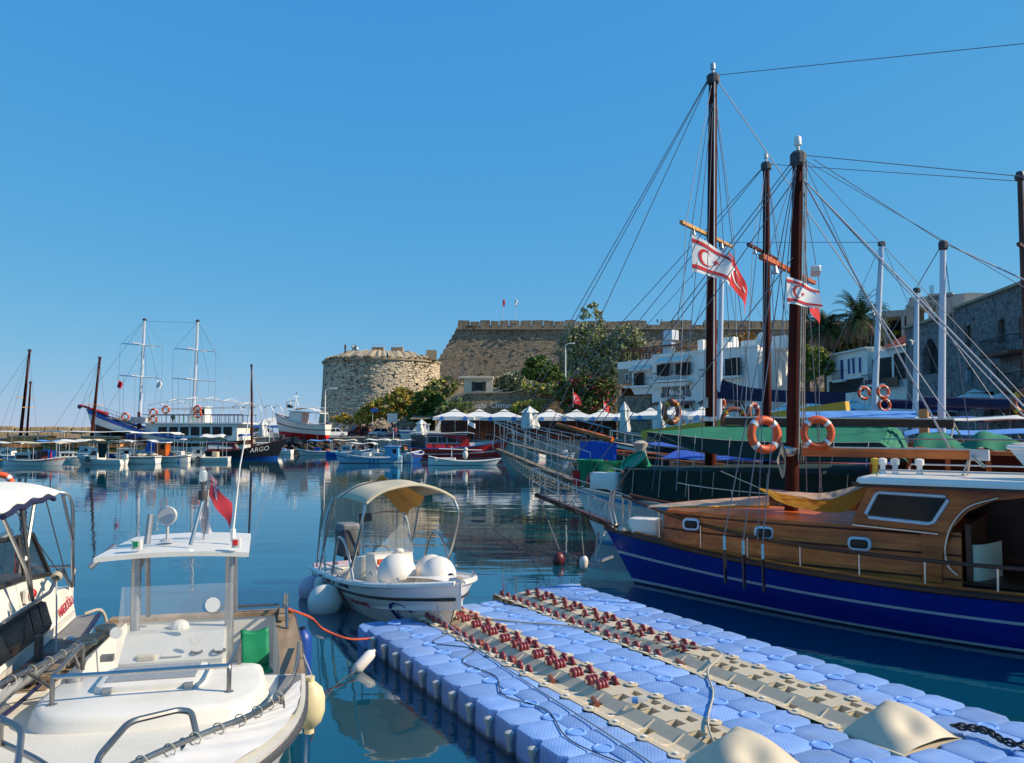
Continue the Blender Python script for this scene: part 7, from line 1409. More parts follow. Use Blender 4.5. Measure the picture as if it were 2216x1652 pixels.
# ensigns on the hard top
def ensign(label, base, hgt, w_, h_, droop, parts, tiltv=(0, 0, 1)):
    e = E('ensign', label, 'flag', base); MB().tube([(0, 0, -.05), Vector(tiltv)*hgt], .012, 6).build('staff', 'steel', e)
    return e
P('ens_red', (.55, .04, .06), .8, var=.08); P('ens_blue', (.16, .14, .3), .8); P('ens_white', (.72, .66, .68), .8)
bq = Mk @ tp(440, 1165, 2.3); e = ensign('faded red ensign with union canton on the workboat hard top', bq, .78, .5, .5, 0, None, (.06, 0, 1))
rt_ = Vector((.95, .3, 0)).normalized()
def fl(u, v): p = Vector((.05, 0, .76))+rt_*(.25*u)+Vector((.012*math.sin(u*9), .05*math.sin(u*7+v*3), -.36*u-.25*v-.06*u*v)); return p
def patch(u0, u1, v0, v1, mat, off, nm='cloth'): MB().grid(lambda a, b_: fl(lerp(u0, u1, a), lerp(v0, v1, b_))+Vector((0, -off, 0)), 8, 8).build(nm, mat, e, 'all')
patch(0, 1, 0, 1, 'ens_red', 0); patch(0, .5, 0, .5, 'ens_blue', .004, 'canton'); patch(0, .5, .2, .3, 'ens_white', .008, 'cross_bar'); patch(.21, .29, 0, .5, 'ens_white', .008, 'cross_bar'); patch(0, .5, .225, .275, 'ens_red', .011, 'cross_bar'); patch(.235, .265, 0, .5, 'ens_red', .011, 'cross_bar')
for d0, d1 in ((0, .5), (.5, 0)):
    MB().grid(lambda a, b_: fl(.5*a, lerp(d0, d1, a)+(b_-.5)*.07)+Vector((0, -.006, 0)), 10, 2).build('saltire', 'ens_white', e)
MB().grid(lambda u, v: Vector((-.04+.1*u*(.4+v), .01+.03*math.sin(v*8+u*5), .55-.5*v)), 6, 10).build('furled_cloth', 'ens_white', e, 'all')
# ================================================================= CRUISER at the left edge
cd = Vector((.275, -.961, 0)); bs = gz(212, 1330, .92); cr_ = E('cabin_cruiser', 'white cabin cruiser with bimini and red name on the quarter', 'boat', Vector((bs.x, bs.y, 0))+Vector((cd.y, -cd.x, 0))*1.24, math.atan2(cd.y, cd.x))
hr = Hull(7.6, 2.75, .92, .95, 1.35, draft=.4, rake=.8, stern=.9, tm=.5, pb=2.4, q=.25, xo=0.)
hr.build(cr_, [(.05, 1), (.9, 0), (1., 2)], ['boat_white', 'antifoul', 'dark_grey'], 36); hr.edge(cr_, 'navy', .03, 0, out=.015, name='rub_rail'); hr.deck(cr_, .0, 'deck_grey', 0, .99, 'side_deck', .02, camber=0)
# cabin side rises from the side deck; camera-right side is local +y
sec = lambda x, wb, wt, z1: [(x, wb, .93), (x, wt, z1), (x, -wt, z1), (x, -wb, .93)]
MB().loft([sec(.12, .98, .9, 1.36), sec(.75, .98, .88, 1.42), sec(1.25, .97, .8, 1.75), sec(2.2, .97, .72, 1.84), sec(3.6, .95, .7, 1.84), sec(5.2, .8, .5, 1.5), sec(6.6, .4, .2, 1.25)]).build('cabin', 'boat_white', cr_, 25)
MB().quad((.2, .97, .95), (3.5, .97, .95), (3.5, .985, 1.06), (.2, .985, 1.06)).build('cabin_plinth', 'boat_white', cr_)
def cab_y(x, z): # on cabin side surface
    return lerp(.975, .76, (z-.93)/.9)+.012
def cquad(nm, pts, mat, off=0., par=None): return MB().add([(x, cab_y(x, z)+off, z) for x, z in pts], [tuple(range(len(pts)))]).build(nm, mat, par or cr_)
wn = cquad('window_frame', [(1.35, 1.12), (1.42, 1.4), (1.6, 1.46), (3.6, 1.5), (3.6, 1.14), (1.5, 1.08)], 'black_rubber', .03)
for x0, x1 in ((1.42, 1.75), (1.78, 2.12), (2.15, 3.5)): cquad('pane', [(x0, 1.13), (x0+.03, 1.42), (x1, 1.45), (x1, 1.15)], 'smoke_glass', .045, wn)
cs_ = MB().loft([[(1.0, s*.82, 1.7), (1.35, s*.7, 2.25)] for s in (1,)]+[[(2.6, .74, 1.82), (2.3, .66, 2.3)]]+[[(3.1, 0, 1.84), (2.6, 0, 2.32)]]+[[(2.6, -.74, 1.82), (2.3, -.66, 2.3)]], closed=False, caps=False).build('windscreen', 'smoke_glass', cr_)
MB().tube([(1.0, .83, 1.7), (1.35, .71, 2.25), (2.3, .67, 2.3), (2.6, 0, 2.33)], .03, 6).build('screen_frame', 'black_rubber', cs_); MB().tube([(1.0, .84, 1.68), (1.9, .8, 1.8), (2.6, .75, 1.83), (3.1, 0, 1.85)], .03, 6).build('screen_frame', 'black_rubber', cs_); MB().tube([(1.9, .79, 1.78), (1.85, .69, 2.28)], .025, 6).build('screen_frame', 'black_rubber', cs_)
bent(cr_, [(.25, .95, 1.38), (.3, .93, 1.4), (.95, .98, 1.75), (1.15, .99, 1.76), (1.7, 1.02, 1.58), (3.5, 1.03, 1.62)], .022, name='hand_rail'); bent(cr_, [(1.12, .98, 1.76), (.35, .96, 1.42)], .02, name='hand_rail')
hc_ = hr.top(.02, 1, .3, 0); MB().box((.1, 0, 1.14), (.1, 1.85, .42)).build('transom', 'boat_white', cr_)
text('WAEZOĞLU', .16, 'mark_red', cr_, frame((.62, cab_y(.5, 1.2)+.04, 1.17), (-1, -.02, .05), (0, -.25, 1)), ext=.004, space=.85)
MB().sphere((2.0, cab_y(2, 1.55)+.05, 1.62), .06, 10).build('side_light', 'red_paint', cr_, True); MB().rbox((2.0, cab_y(2, 1.55)+.0, 1.6), (.14, .06, .16), .03).build('side_light_base', 'old_white', cr_)
MB().lathe([(.05, 0), (.07, .01), (.03, .03)], 12, (1.5, 1.2, .945)).build('deck_cleat', 'steel', cr_, True)
# bimini
def bim(u, v): x = lerp(.9, 3.4, u); y = (v-.5)*1.9; return (x, y, 2.78+.16*(1-abs(2*v-1)**3)-.22*abs(u-.5)**2+.02*math.sin(u*25)*(2*v-1))
bo = MB().grid(bim, 20, 16, thick=.02).build('bimini', 'canvas_white', cr_, 'all'); MB().tube([Vector(bim(u/10, 1))+Vector((0, .005, -.05)) for u in range(2, 11)], .035, 6).build('bimini_sock', 'navy_cloth', bo, True)
for s in (1, -1):
    MB().tube(catmull([(.75, s*.7, 2.74), (.55, s*.92, 2.68), (.5, s*.98, 2.45), (.42, s*.98, 1.8), (.25, s*.96, 1.38)], 5), .024, 8).build('bimini_frame', 'steel', cr_, True); MB().tube([(.85, s*.93, 2.7), (.65, s*.97, 2.3), (.47, s*.98, 2.05)], .022, 7).build('bimini_frame', 'steel', cr_, True); MB().tube([(3.3, s*.93, 2.66), (2.6, s*.98, 2.0), (2.4, s*1.0, 1.62)], .022, 7).build('bimini_frame', 'steel', cr_, True); MB().tube([(2.2, s*.94, 2.72), (2.6, s*.97, 2.1)], .022, 7).build('bimini_frame', 'steel', cr_, True)
    stay(cr_, [(1.7, s*.94, 2.7), (.9, s*.98, 1.75)], .008, 'rope_dark', 'strap'); stay(cr_, [(2.9, s*.94, 2.68), (1.2, s*.98, 1.75)], .008, 'rope_dark', 'strap'); stay(cr_, [(2.7, s*.95, 2.68), (2.45, s*1.02, 1.62)], .02, 'rope_dark', 'strap')
bent(cr_, [(-.02, .3, 1.3), (-.02, .35, 1.62), (.1, .95, 1.64), (.25, .95, 1.4)], .02, name='stern_rail'); MB().lathe([(.045, 0), (.045, .46)], 10, (-.05, 1.1, 1.58), (-.35, .7, .65)).build('rod_holder', 'steel_dull', cr_)
MB().tube(catmull([(-.1, -.2, 1.2), (-.1, -.15, 1.9), (-.02, .1, 2.15)], 5), .05, 8).build('davit', 'steel', cr_, True); 
ef = E('furled_flag', 'furled red and white flag on the cruiser stern', 'flag', MW(cr_) @ Vector((-.1, .18, 1.5))); MB().grid(lambda u, v: (.02+.07*u*v, .03*math.sin(v*8+u*4), .4-.55*v), 5, 10).build('cloth', 'ens_white', ef, 'all'); MB().grid(lambda u, v: (-.04+.07*u*v, -.012+.03*math.sin(v*8+u*4), .34-.45*v), 5, 10).build('red_band', 'ens_red', ef, 'all'); MB().tube([(0, 0, -.2), (0, 0, .5)], .01, 5).build('staff', 'steel', ef)
Mc = MW(cr_)
rope('grey mooring line slanting down the cruiser side', [Mc @ Vector((1.35, 1.0, 1.68)), Mc @ Vector((1.8, 1.12, 1.3)), Mc @ Vector((2.3, 1.24, .98)), Mc @ Vector((2.9, 1.4, .9))], .011, 'rope_grey'); 
for k in range(3): MB().torus((1.32+.03*k, 1.0, 1.7), .05, .016, 12, 5, Matrix.Rotation(math.pi/2+.3*k, 3, 'Y')).build('rope_knot', 'rope', cr_, True)
rope('frayed rope hanging from the cruiser stern cleat', [Mc @ Vector((.15, 1.1, .97)), Mc @ Vector((.02, 1.28, .98)), Mc @ Vector((-.02, 1.36, .75)), Mc @ Vector((-.0, 1.38, .35)), Mc @ Vector((.05, 1.38, .12))], .022, 'rope')
lifebuoy('orange lifebuoy cut by the left picture edge', gz(-6, 1062, 2.2) if False else at(-2, 1052, 24), .33, .09, 'orange_buoy', (.5, -1, 0))
# ================================================================= GULETS ON THE RIGHT
GH = math.atan2(.586, -.81)
def PX(b, pts, y): return [pl(b, px, py, y) for px, py in pts]
def gulet(label, loc, L, B, sheer, rows, cols, deck, name='gulet', rake=.8, draft=.9, drop=.06, group='wooden gulets moored side by side', rz=GH):
    e = E(name, label, 'boat', loc, rz, group); h = Hull(L, B, *sheer, draft=draft, rake=rake, stern=.8, tm=.5, pb=2.1, q=.3, xo=-L); h.build(e, rows, cols, 44); h.deck(e, drop, deck, n=30); return e, h
def wood_rail(e, h, hf, t0, t1, n, rail='dark_wood', post='steel', inset=.1, sides=(1, -1), r=.035, pr=.02):
    for sd in sides:
        tp_ = [h.top(lerp(t0, t1, i/(2*n)), sd, inset) for i in range(2*n+1)]; tp_ = [p+Vector((0, 0, hf(p.x))) for p in tp_]; MB().tube(tp_, r, 6).build('rail', rail, e, True)
        for i in range(n+1): p = h.top(lerp(t0, t1, i/n), sd, inset); MB().tube([p, p+Vector((0, 0, hf(p.x)))], pr, 6).build('stanchion', post, e, True)
def bowsprit(e, a, b_, w=.22, rail=.75, mat='dark_wood', n=5, net=False):
    a, b_ = Vector(a), Vector(b_); MB().beam(a, b_, w, .12, w*.6, .1).build('bowsprit', mat, e); d = b_-a
    for s in (1, -1):
        top = []; mid = []
        for i in range(n+1):
            t = i/n; p = a+d*(.02+.98*t); wd = lerp(.62, .16, t**1.5); q = p+Vector((0, s*wd, rail*lerp(1., .95, t))); m_ = p+Vector((0, s*wd*1.02, rail*.5)); f_ = p+Vector((0, s*w*.4, 0)); top.append(q); mid.append(m_); MB().tube(catmull([f_, f_+Vector((0, s*wd*.6, .1)), m_, q], 3), .011, 6).build('pulpit_post', 'steel', e, True)
        MB().tube(top, .014, 6).build('pulpit_rail', 'steel', e, True); MB().tube(mid, .01, 6).build('pulpit_rail', 'steel', e, True)
        if s == 1: T0 = top[-1]
    MB().tube(catmull([T0, b_+Vector((.1, 0, rail*.97)), T0*1-Vector((0, 2*T0.y, 0))], 4), .018, 6).build('pulpit_rail', 'steel', e, True)
    if net:
        nm = MB()
        def nf(u, v): p = a.lerp(b_, u); return p+Vector((0, (v-.5)*lerp(1.3, .2, u), -.55*math.sin(v*math.pi)*math.sin(u*math.pi*.9+.2)))
        for i in range(27): nm.tube([nf(max(0, min(1, i/26+k*.02-.1)), k/10) for k in range(11)], .007, 3, cap=False); nm.tube([nf(max(0, min(1, i/26-k*.02+.1)), k/10) for k in range(11)], .007, 3, cap=False)
        tag(nm.build('safety_net', 'rope', e), kind='stuff')
def mast(e, base, top, r, mat, cross=(), cap=True, light=None, name='mast'):
    base, top = Vector(base), Vector(top); o = MB().tube([base, base.lerp(top, .5), top], r, 12, r2=r*.72).build(name, mat, e, True)
    if cap: MB().lathe([(r*.75, -.25), (r*1.15, -.2), (r*1.15, 0), (r*.8, .06)], 10, top).build('mast_band', 'dark_grey', o)
    if light: MB().lathe([(.04, 0), (.04, .12), (.075, .14), (.075, .3), (.05, .33)], 10, top+Vector((0, 0, .06))).build('masthead_light', light, o, True)
    for z, hl, m_ in cross:
        c = base.lerp(top, (z-base.z)/(top.z-base.z)); MB().beam(c+Vector((.12, hl, 0)), c+Vector((.12, -hl, 0)), .1, .1, .08, .08).build('crosstree', m_, o)
        for s in (1, -1): MB().lathe([(.035, .0), (.05, -.06), (.08, -.16)], 8, c+Vector((.12, s*hl*.55, -.05))).build('deck_lamp', 'galv', o, True)
    return o
def line(e, pts, r=.011, mat='rope_grey', nm='rigging'): return MB().tube(pts, r, 5).build(nm, mat, e)
def flag_cloth(label, c, w_, h_, kind, dirv, seed=0, droop=.5):
    e = E('flag', label, 'flag', c, group='flags in the rigging'); d = Vector(dirv).normalized()
    def f(u, v): return d*(w_*u*(.92+.08*math.cos(u*5+seed)))+Vector((0, 0, -h_*v*(1-.25*u)-droop*w_*u**1.3))+Vector((d.y, -d.x, 0))*(-.09*w_*math.sin(u*8+v*2+seed)*u)
    nrm = Vector((d.y, -d.x, 0)).normalized(); nrm = nrm if nrm.y < 0 else -nrm
    def patch(pts_uv, mat, off, nm): MB().add([f(u, v)+nrm*off for u, v in pts_uv], [tuple(range(len(pts_uv)))]).build(nm, mat, e)
    MB().grid(f, 16, 10).build('cloth', 'flag_white' if kind == 'w' else 'flag_red', e, 'all'); c2 = 'flag_red' if kind == 'w' else 'flag_white'; cx = .36
    for s in (1, -1):
        if kind == 'w':
            for v0, v1 in ((.1, .2), (.8, .9)): MB().grid(lambda a, b_: f(a, lerp(v0, v1, b_))+nrm*.012*s, 16, 1).build('stripe', c2, e, 'all')
        k = h_/w_; N = 18; ou = [(cx+.24*k*math.cos(a), .5+.24*math.sin(a)) for a in [R(35)+i/N*R(290) for i in range(N+1)]]; inn = [(cx+.055*k+.195*k*math.cos(a), .5+.195*math.sin(a)) for a in [R(40)+i/N*R(280) for i in range(N+1)]]
        mb = MB(); mb.add([f(u, v)+nrm*.014*s for u, v in ou+inn], [(i, i+1, N+2+i, N+1+i) for i in range(N)]); mb.build('crescent', c2, e)
        st = [(cx+.3*k+(.1 if i % 2 == 0 else .042)*k*math.cos(R(180+36*i)), .5+(.1 if i % 2 == 0 else .042)*math.sin(R(180+36*i))) for i in range(10)]; patch(st, c2, .014*s, 'star')
    MB().tube([Vector((0, 0, .15)), Vector((0, 0, -h_-.2))], .008, 4).build('halyard', 'rope_grey', e)
# ---- blue gulet ----------------------------------------------------
ge, he = gulet('blue gulet with white stripes and varnished wooden deckhouse', (2.84, 19.1, 0), 15.5, 4.3, (1.3, .93, 1.2), [(.03, 2), (.085, 1), (.54, 0), (.595, 1), (.98, 0), (1., 3)], ['gulet_blue', 'stripe_pale', 'navy', 'dark_wood'], 'deck_pale', rake=.75)
he.edge(ge, 'dark_wood', .055, .01, name='cap_rail'); he.edge(ge, 'gulet_wood', .03, .07, out=-.1, name='toe_rail')
hf = lambda x: .47+.34*max(0, (x+4.2)/4.2)**2
wood_rail(ge, he, hf, .12, .97, 13)
q = he.top(.97, 1, .1); 
for s in (1, -1): MB().tube(catmull([he.top(.985, s, .05), he.top(.985, s, .05)+Vector((.12, 0, .5)), he.top(.985, s, .05)+Vector((.05, 0, .95))], 4), .03, 8).build('bow_post', 'steel', ge, True)
bowsprit(ge, (.35, 0, 1.22), (2.75, 0, 1.9), .22, .68)
MB().rbox((-.35, .1, 1.35), (.75, .45, .35), .12, rz=.2).build('windlass', 'boat_white', ge, True); MB().lathe([(.12, 0), (.2, .05), (.12, .14)], 14, (.05, .35, 1.2)).build('rope_coil', 'rope', ge, True)
MB().tube([(.9, .1, 1.1), (.95, .12, .55), (.8, .1, .45)], .035, 6).build('anchor', 'steel_dull', ge); MB().tube([(.7, .4, .5), (.85, .1, .42), (.7, -.25, .5)], .04, 6).build('anchor', 'steel_dull', ge)
# deckhouse
def dsec(x, w0, w1, z1): return [(x, w0, .9), (x, w1, z1), (x, w1*.5, z1+.06), (x, -w1*.5, z1+.06), (x, -w1, z1), (x, -w0, .9)]
dh = MB().loft([dsec(-1.0, .62, .5, 1.72), dsec(-1.15, .75, .68, 1.8), dsec(-2.2, 1.15, 1.08, 1.84), dsec(-3.6, 1.38, 1.3, 1.82), dsec(-6.9, 1.42, 1.34, 1.8)]).build('deckhouse', 'gulet_wood', ge, 30)
for z in (1.02, 1.42, 1.74): MB().tube([(x, y+.015, z) for x, y in ((-1.1, lerp(.75, .68, (z-.9)/.9)), (-2.2, lerp(1.15, 1.08, (z-.9)/.9)), (-3.6, lerp(1.38, 1.3, (z-.9)/.9)), (-6.9, lerp(1.42, 1.34, (z-.9)/.9)))], .018, 5).build('moulding', 'dark_wood', dh)
for px, py, w_ in ((1488, 1137, .38), (1655, 1153, .4), (1862, 1176, .42)):
    c = pl(ge, px, py, 1.3); yy = lerp(1.08, 1.3, min(1, max(0, (-c.x-2.2)/1.4)))+.03 if c.x > -3.6 else 1.37; c.y = yy+.02; sl = math.atan2(.22, 1.4) if c.x > -3.6 else .01
    M = Matrix.Translation(c) @ Matrix.Rotation(sl if c.x > -3.6 else 0, 4, 'Z') @ Matrix.Rotation(R(-86), 4, 'X')
    fo = MB().rbox((0, 0, 0), (w_, .26, .05), .1).build('porthole_frame', 'alu_mast', dh, True); fo.matrix_local = M; MB().rbox((0, 0, .02), (w_-.09, .17, .03), .06).build('porthole_glass', 'window_dark', fo)
# wheelhouse: side walls with a curved after edge
wy = 1.42
poly = [pl(ge, *p, wy) for p in ((1838, 1143), (1880, 1050), (2235, 1064), (2235, 1076), (2150, 1084), (2095, 1108), (2060, 1145), (2042, 1190), (2038, 1225))]; poly.append(Vector((poly[-1].x, wy, .95))); poly.append(Vector((-6.3, wy, .95))); poly.append(Vector((-6.3, wy, 1.8)))
for s in (1, -1): MB().vprism([(p.x, p.z) for p in poly], s*wy-.03, s*wy+.03).build('wheelhouse_side', 'gulet_wood', ge)
zr = pl(ge, 1990, 1050, wy).z; xa_, xb_ = poly[1].x, -11.2
MB().quad((poly[0].x, -wy, poly[0].z), (poly[0].x, wy, poly[0].z), (xa_, wy, zr), (xa_, -wy, zr)).build('wheelhouse_front', 'gulet_wood', ge); MB().quad((poly[0].x-.02+.04, -.9, 1.95), (poly[0].x+.02, .9, 1.95), (xa_+.06, .9, zr-.12), (xa_+.06, -.9, zr-.12)).build('front_window', 'window_dark', ge)
MB().rbox(((xa_+xb_)/2+.2, 0, zr+.06), (xa_-xb_, 3.25, .12), .15).build('wheelhouse_roof', 'boat_white', ge); MB().beam((xa_+.25, 1.58, zr-.02), (xb_, 1.58, zr-.02), .05, .08).build('roof_trim', 'dark_wood', ge)
fo = MB(); W4 = [pl(ge, *p, wy+.05) for p in ((1902, 1066), (2046, 1075), (2052, 1082), (2020, 1131), (2008, 1134), (1880, 1120), (1874, 1112), (1896, 1070))]; fo.tube(W4, .035, 6, closed=True); fo = fo.build('window_frame', 'alu_mast', ge, True); MB().add([(p.x, wy+.045, p.z) for p in W4], [tuple(range(8))]).build('window_glass', 'window_dark', fo)
MB().tube([pl(ge, 1845, 1136, wy+.08), pl(ge, 2030, 1156, wy+.08)], .02, 6).build('grab_rail', 'steel', ge); MB().tube(catmull(PX(ge, ((2160, 1078), (2095, 1098), (2058, 1140), (2045, 1190), (2052, 1225), (2072, 1245)), wy+.12), 4), .018, 6).build('grab_rail', 'steel', ge, True)
rr_ = MB(); 
for s in (1, -1): MB().tube([(xa_-.15, s*1.5, zr+.13), (xa_-.2, s*1.5, zr+.24), (xb_+.3, s*1.5, zr+.24)], .016, 6).build('roof_rail', 'steel', ge, True)
for px, py, kind in ((1894, 1022, 'yellow'), (1910, 1012, 'boat_white'), (1937, 1012, 'lamp_glass'), (1990, 1015, 'canvas_white')): c = pl(ge, px, py, .3); c.z = zr+.12; MB().lathe([(.07, 0), (.05, .05), (.05, .16), (.08, .18), (.08, .28), (.03, .3)], 10, c).build('roof_fitting', kind, ge, True)
MB().quad((poly[0].x-.6, -1.38, .96), (-11, -1.38, .96), (-11, -1.38, zr), (poly[0].x-.6, -1.38, zr)).build('far_panel', 'dark_wood', ge); MB().box((-9., 0, .96), (5, 2.6, .06)).build('cockpit_sole', 'dark_wood', ge); MB().box((-7.0, 0, 1.45), (.08, 2.6, 1.0)).build('bulkhead', 'dark_wood', ge)
MB().grid(lambda u, v: (-7.05-.35*u, 1.2-.9*u*u, .98+.62*v), 8, 4).build('cockpit_screen', 'cream', ge, 'all'); MB().box((-7.9, .95, 1.3), (.12, .3, .62)).build('locker', 'boat_white', ge); MB().rbox((-8.5, .8, 1.2), (.55, .5, .45), .12).build('cushion', 'cream', ge, True); MB().torus((-8.2, .2, 1.55), .3, .03, 18, 6, Matrix.Rotation(math.pi/2, 3, 'Y')).build('ship_wheel', 'gulet_wood', ge, True)
for x in (-8.6, -10.2): MB().tube([(x, 1.45, .95), (x, 1.45, zr)], .03, 7).build('roof_post', 'dark_wood', ge)
# awnings
def edge_grid(e, A_, B_, mat, nm, n=48, m=10, sagz=.0, wr=.02): 
    A_, B_ = catmull(A_, 8), catmull(B_, 8); f = lambda L_, t: L_[min(len(L_)-1, int(t*(len(L_)-1)))].lerp(L_[min(len(L_)-1, int(t*(len(L_)-1))+1)], t*(len(L_)-1)-int(t*(len(L_)-1)))
    return MB().grid(lambda u, v: f(A_, u).lerp(f(B_, u), v)-Vector((0, 0, sagz*math.sin(v*math.pi)+wr*.6*math.sin(u*31+v*5)*math.sin(v*math.pi)))+Vector((0, wr*(math.sin(u*47+v*7)+.7*math.sin(u*83-v*4)), 0)), n, m).build(nm, mat, e, 'all')
def translucent(nm, col, k=.5):
    m = P(nm, col, .85, var=.1, scale=3, bump=.15, bscale=20); n, l = nodes(m); b = n['Principled BSDF']; t = n.new('ShaderNodeBsdfTranslucent'); mx = n.new('ShaderNodeMixShader'); mx.inputs[0].default_value = k; l.new(b.outputs[0], mx.inputs[1]); l.new(t.outputs[0], mx.inputs[2]); t.inputs[0].default_value = col+(1,); l.new(mx.outputs[0], n['Material Output'].inputs[0])
translucent('awning_orange', (1., .56, .07), .8); translucent('awning_cream', (.78, .66, .5), .55)
rd = PX(ge, ((1640, 1055), (1720, 1074), (1790, 1082), (1850, 1062), (1884, 1046)), .9); lo = PX(ge, ((1643, 1058), (1700, 1092), (1790, 1109), (1845, 1100), (1880, 1052)), 1.3); fa_ = PX(ge, ((1660, 1058), (1740, 1066), (1790, 1066), (1850, 1052), (1895, 1042)), .1)
edge_grid(ge, lo, rd, 'awning_orange', 'awning_side'); edge_grid(ge, rd, fa_, 'awning_cream', 'awning', sagz=.05)
edge_grid(ge, PX(ge, ((1400, 1098), (1480, 1097), (1570, 1096), (1665, 1094)), 1.15), PX(ge, ((1405, 1094), (1490, 1085), (1580, 1078), (1665, 1073)), .1), 'awning_cream', 'deck_sheet'); edge_grid(ge, PX(ge, ((1450, 1099), (1530, 1100), (1600, 1099), (1665, 1100)), 1.2), PX(ge, ((1450, 1097), (1530, 1096), (1600, 1094), (1665, 1094)), 1.15), 'awning_orange', 'sheet_hem')
# rig
mb0 = pl(ge, 1712, 1085, 0); mt0 = pl(ge, 1727, 335, 0); cz = pl(ge, 1722, 585, 0).z
mo = mast(ge, (mb0.x, 0, 1.8), mt0, .145, 'mast_wood', [(cz, 1.8, 'gulet_wood')], light='boat_white')
for dy, px_ in ((.0, 1), (.12, 1), (-.1, 1)): line(ge, [mt0+Vector((-.15, dy, -.2)), Vector((mb0.x-.22, dy*1.5, 2.9))], .012, 'rope')
MB().rbox(pl(ge, 1765, 597, -.6)+Vector((0, 0, .1)), (.2, .7, .12), .05, rz=.3).build('radar', 'boat_white', mo); MB().lathe([(.15, 0), (.19, .05), (.19, .16), (.15, .2)], 12, (mb0.x, 0, 3.0)).build('boom_collar', 'steel', mo, True)
for k in range(5): MB().tube(catmull([(mb0.x+.1, .2+.03*k, 3.3-.05*k), (mb0.x+.16, .24+.03*k, 2.9), (mb0.x+.1, .2, 2.55+.04*k), (mb0.x+.05, .18, 2.9), (mb0.x+.1, .2+.03*k, 3.3-.05*k)], 4), .014, 5).build('rope_hank', 'rope', mo, True)
ba, bb = pl(ge, 1738, 978, 0), pl(ge, 2100, 985, 0); MB().beam(ba, bb, .17, .17).build('boom', 'gulet_wood', ge); MB().beam(ba+Vector((0, 0, .1)), bb+Vector((0, 0, .1)), .05, .03).build('boom_track', 'steel', ge); MB().box(bb-Vector((.15, 0, 0)), (.3, .2, .2)).build('boom_end', 'galv', ge)
for px, y1, y2, y3 in ((1567, 1160, 1190, 1262), (1608, 1170, 1200, 1275), (1650, 1178, 1210, 1281)):
    a = pl(ge, px, y1, 2.12); b_ = pl(ge, px+2, y2, 2.14); c = pl(ge, px+4, y3, 2.16); b_.y = c.y = 2.17; MB().beam(b_, c, .1, .03).build('chain_plate', 'black_paint', ge); MB().beam(a, b_, .05, .03).build('turnbuckle', 'steel', ge); line(ge, [mt0+Vector((0, .1, -.15)), a], .011, 'wire', 'shroud')
    for s in (-1,): line(ge, [mt0+Vector((0, -.1, -.15)), Vector((a.x, -2.0, 1.4))], .011, 'wire', 'shroud')
for s in (1, -1): line(ge, [mt0+Vector((0, 0, -.1)), Vector((mt0.x+.1, s*1.75, cz)), Vector((mb0.x, s*2.05, 1.5))], .009, 'wire', 'shroud')
bs_t = Vector((2.7, 0, 1.9))
for k, (dz, tx) in enumerate(((-.1, 0), (-.25, -.15), (-.6, -1.0), (-2.2, -1.9))): line(ge, [mt0+Vector((.1, .05*k, dz)), bs_t+Vector((tx, .05*k, -.05 if not tx else -.2))], .011, 'wire', 'forestay')
line(ge, [bs_t, pl(ge, 1210, 1190, 0), pl(ge, 1250, 1160, 0)][:2]+[Vector((.75, 0, .2))], .012, 'wire', 'bobstay')
for px, py, r in ((2216, 622, .012), (2060, 980, .03), (2216, 880, .03), (2220, 905, .02), (1990, 905, .012), (2216, 860, .012)): line(ge, [mt0+Vector((-.1, .02, -.12 if r < .02 else -.55)), pl(ge, px, py, -.3 if px < 2100 else .3)], r*.6, 'rope_grey' if r > .015 else 'wire')
line(ge, [mt0, pl(ge, 2700, 430, -2)], .009, 'wire'); line(ge, [bb, pl(ge, 2075, 1050, .4)], .02, 'rope'); line(ge, [bb, pl(ge, 2130, 1010, .6)], .03, 'rope'); line(ge, [bb, pl(ge, 2092, 1048, -.3)], .02, 'rope'); line(ge, [pl(ge, 1640, 1055, .9), pl(ge, 1560, 1020, .2)], .01, 'rope')
Mg = MW(ge)
lifebuoy('orange lifebuoy left of the nearest dark mast', Mg @ pl(ge, 1654, 941, .9), .3, .085, 'orange_buoy', (.28, -1, .1)); lifebuoy('orange lifebuoy right of the nearest dark mast', Mg @ pl(ge, 1769, 937, .3), .27, .075, 'orange_buoy', (-.05, -1, 0))
flag_cloth('white flag with red crescent on the nearest dark mast', Mg @ pl(ge, 1702, 598, 1.0), .78, .55, 'w', (.95, .3, 0), 1, .28); flag_cloth('small red crescent flag behind the nearest mast', Mg @ pl(ge, 1745, 612, -.9), .55, .5, 'r', (.7, .7, 0), 2, .95)
dg_ = E('dinghy', 'white dinghy with cream cover on the blue gulet roof', 'boat', Mg @ Vector((-9.35, .35, zr+.24)), GH+.1); hd = Hull(3.0, 1.3, .36, .36, .42, draft=.2, rake=.3, stern=.8); hd.build(dg_, [(.03, 0), (1., 0)], ['boat_white', 'boat_white'], 18); hd.edge(dg_, 'boat_white', .04)
MB().grid(lambda u, v: hd.top(lerp(.0, .98, u), 1)*v+hd.top(lerp(.0, .98, u), -1)*(1-v)+Vector((0, 0, .03+.22*math.sin(v*math.pi)*math.sin(u*2.6+.4)+.012*math.sin(u*40))), 24, 8).build('cover', 'canvas_cream', dg_, 'all')
rope('pale mooring line from the blue gulet bow to the dock', [Mg @ Vector((.6, .3, 1.15)), gz(1290, 1210, .7), gz(1318, 1250, .3), dk(4.6, 1.7, .36)], .018, 'rope'); rope('thin line from the bowsprit down to the water', [Mg @ Vector((1.9, 0, 1.65)), gz(1160, 1105, .9), gz(1065, 1143, .0)], .012, 'rope_dark')
ef = fender('small white buoy hanging under the bowsprit', Mg @ Vector((1.3, .1, .35)), .34, .1, 'fender_white', (.1, 0, 1), ends='navy'); rope('cord of the small white buoy', [Mg @ Vector((1.3, .1, .5)), Mg @ Vector((1.35, .1, 1.0)), Mg @ Vector((1.4, .1, 1.5))], .008, 'rope')
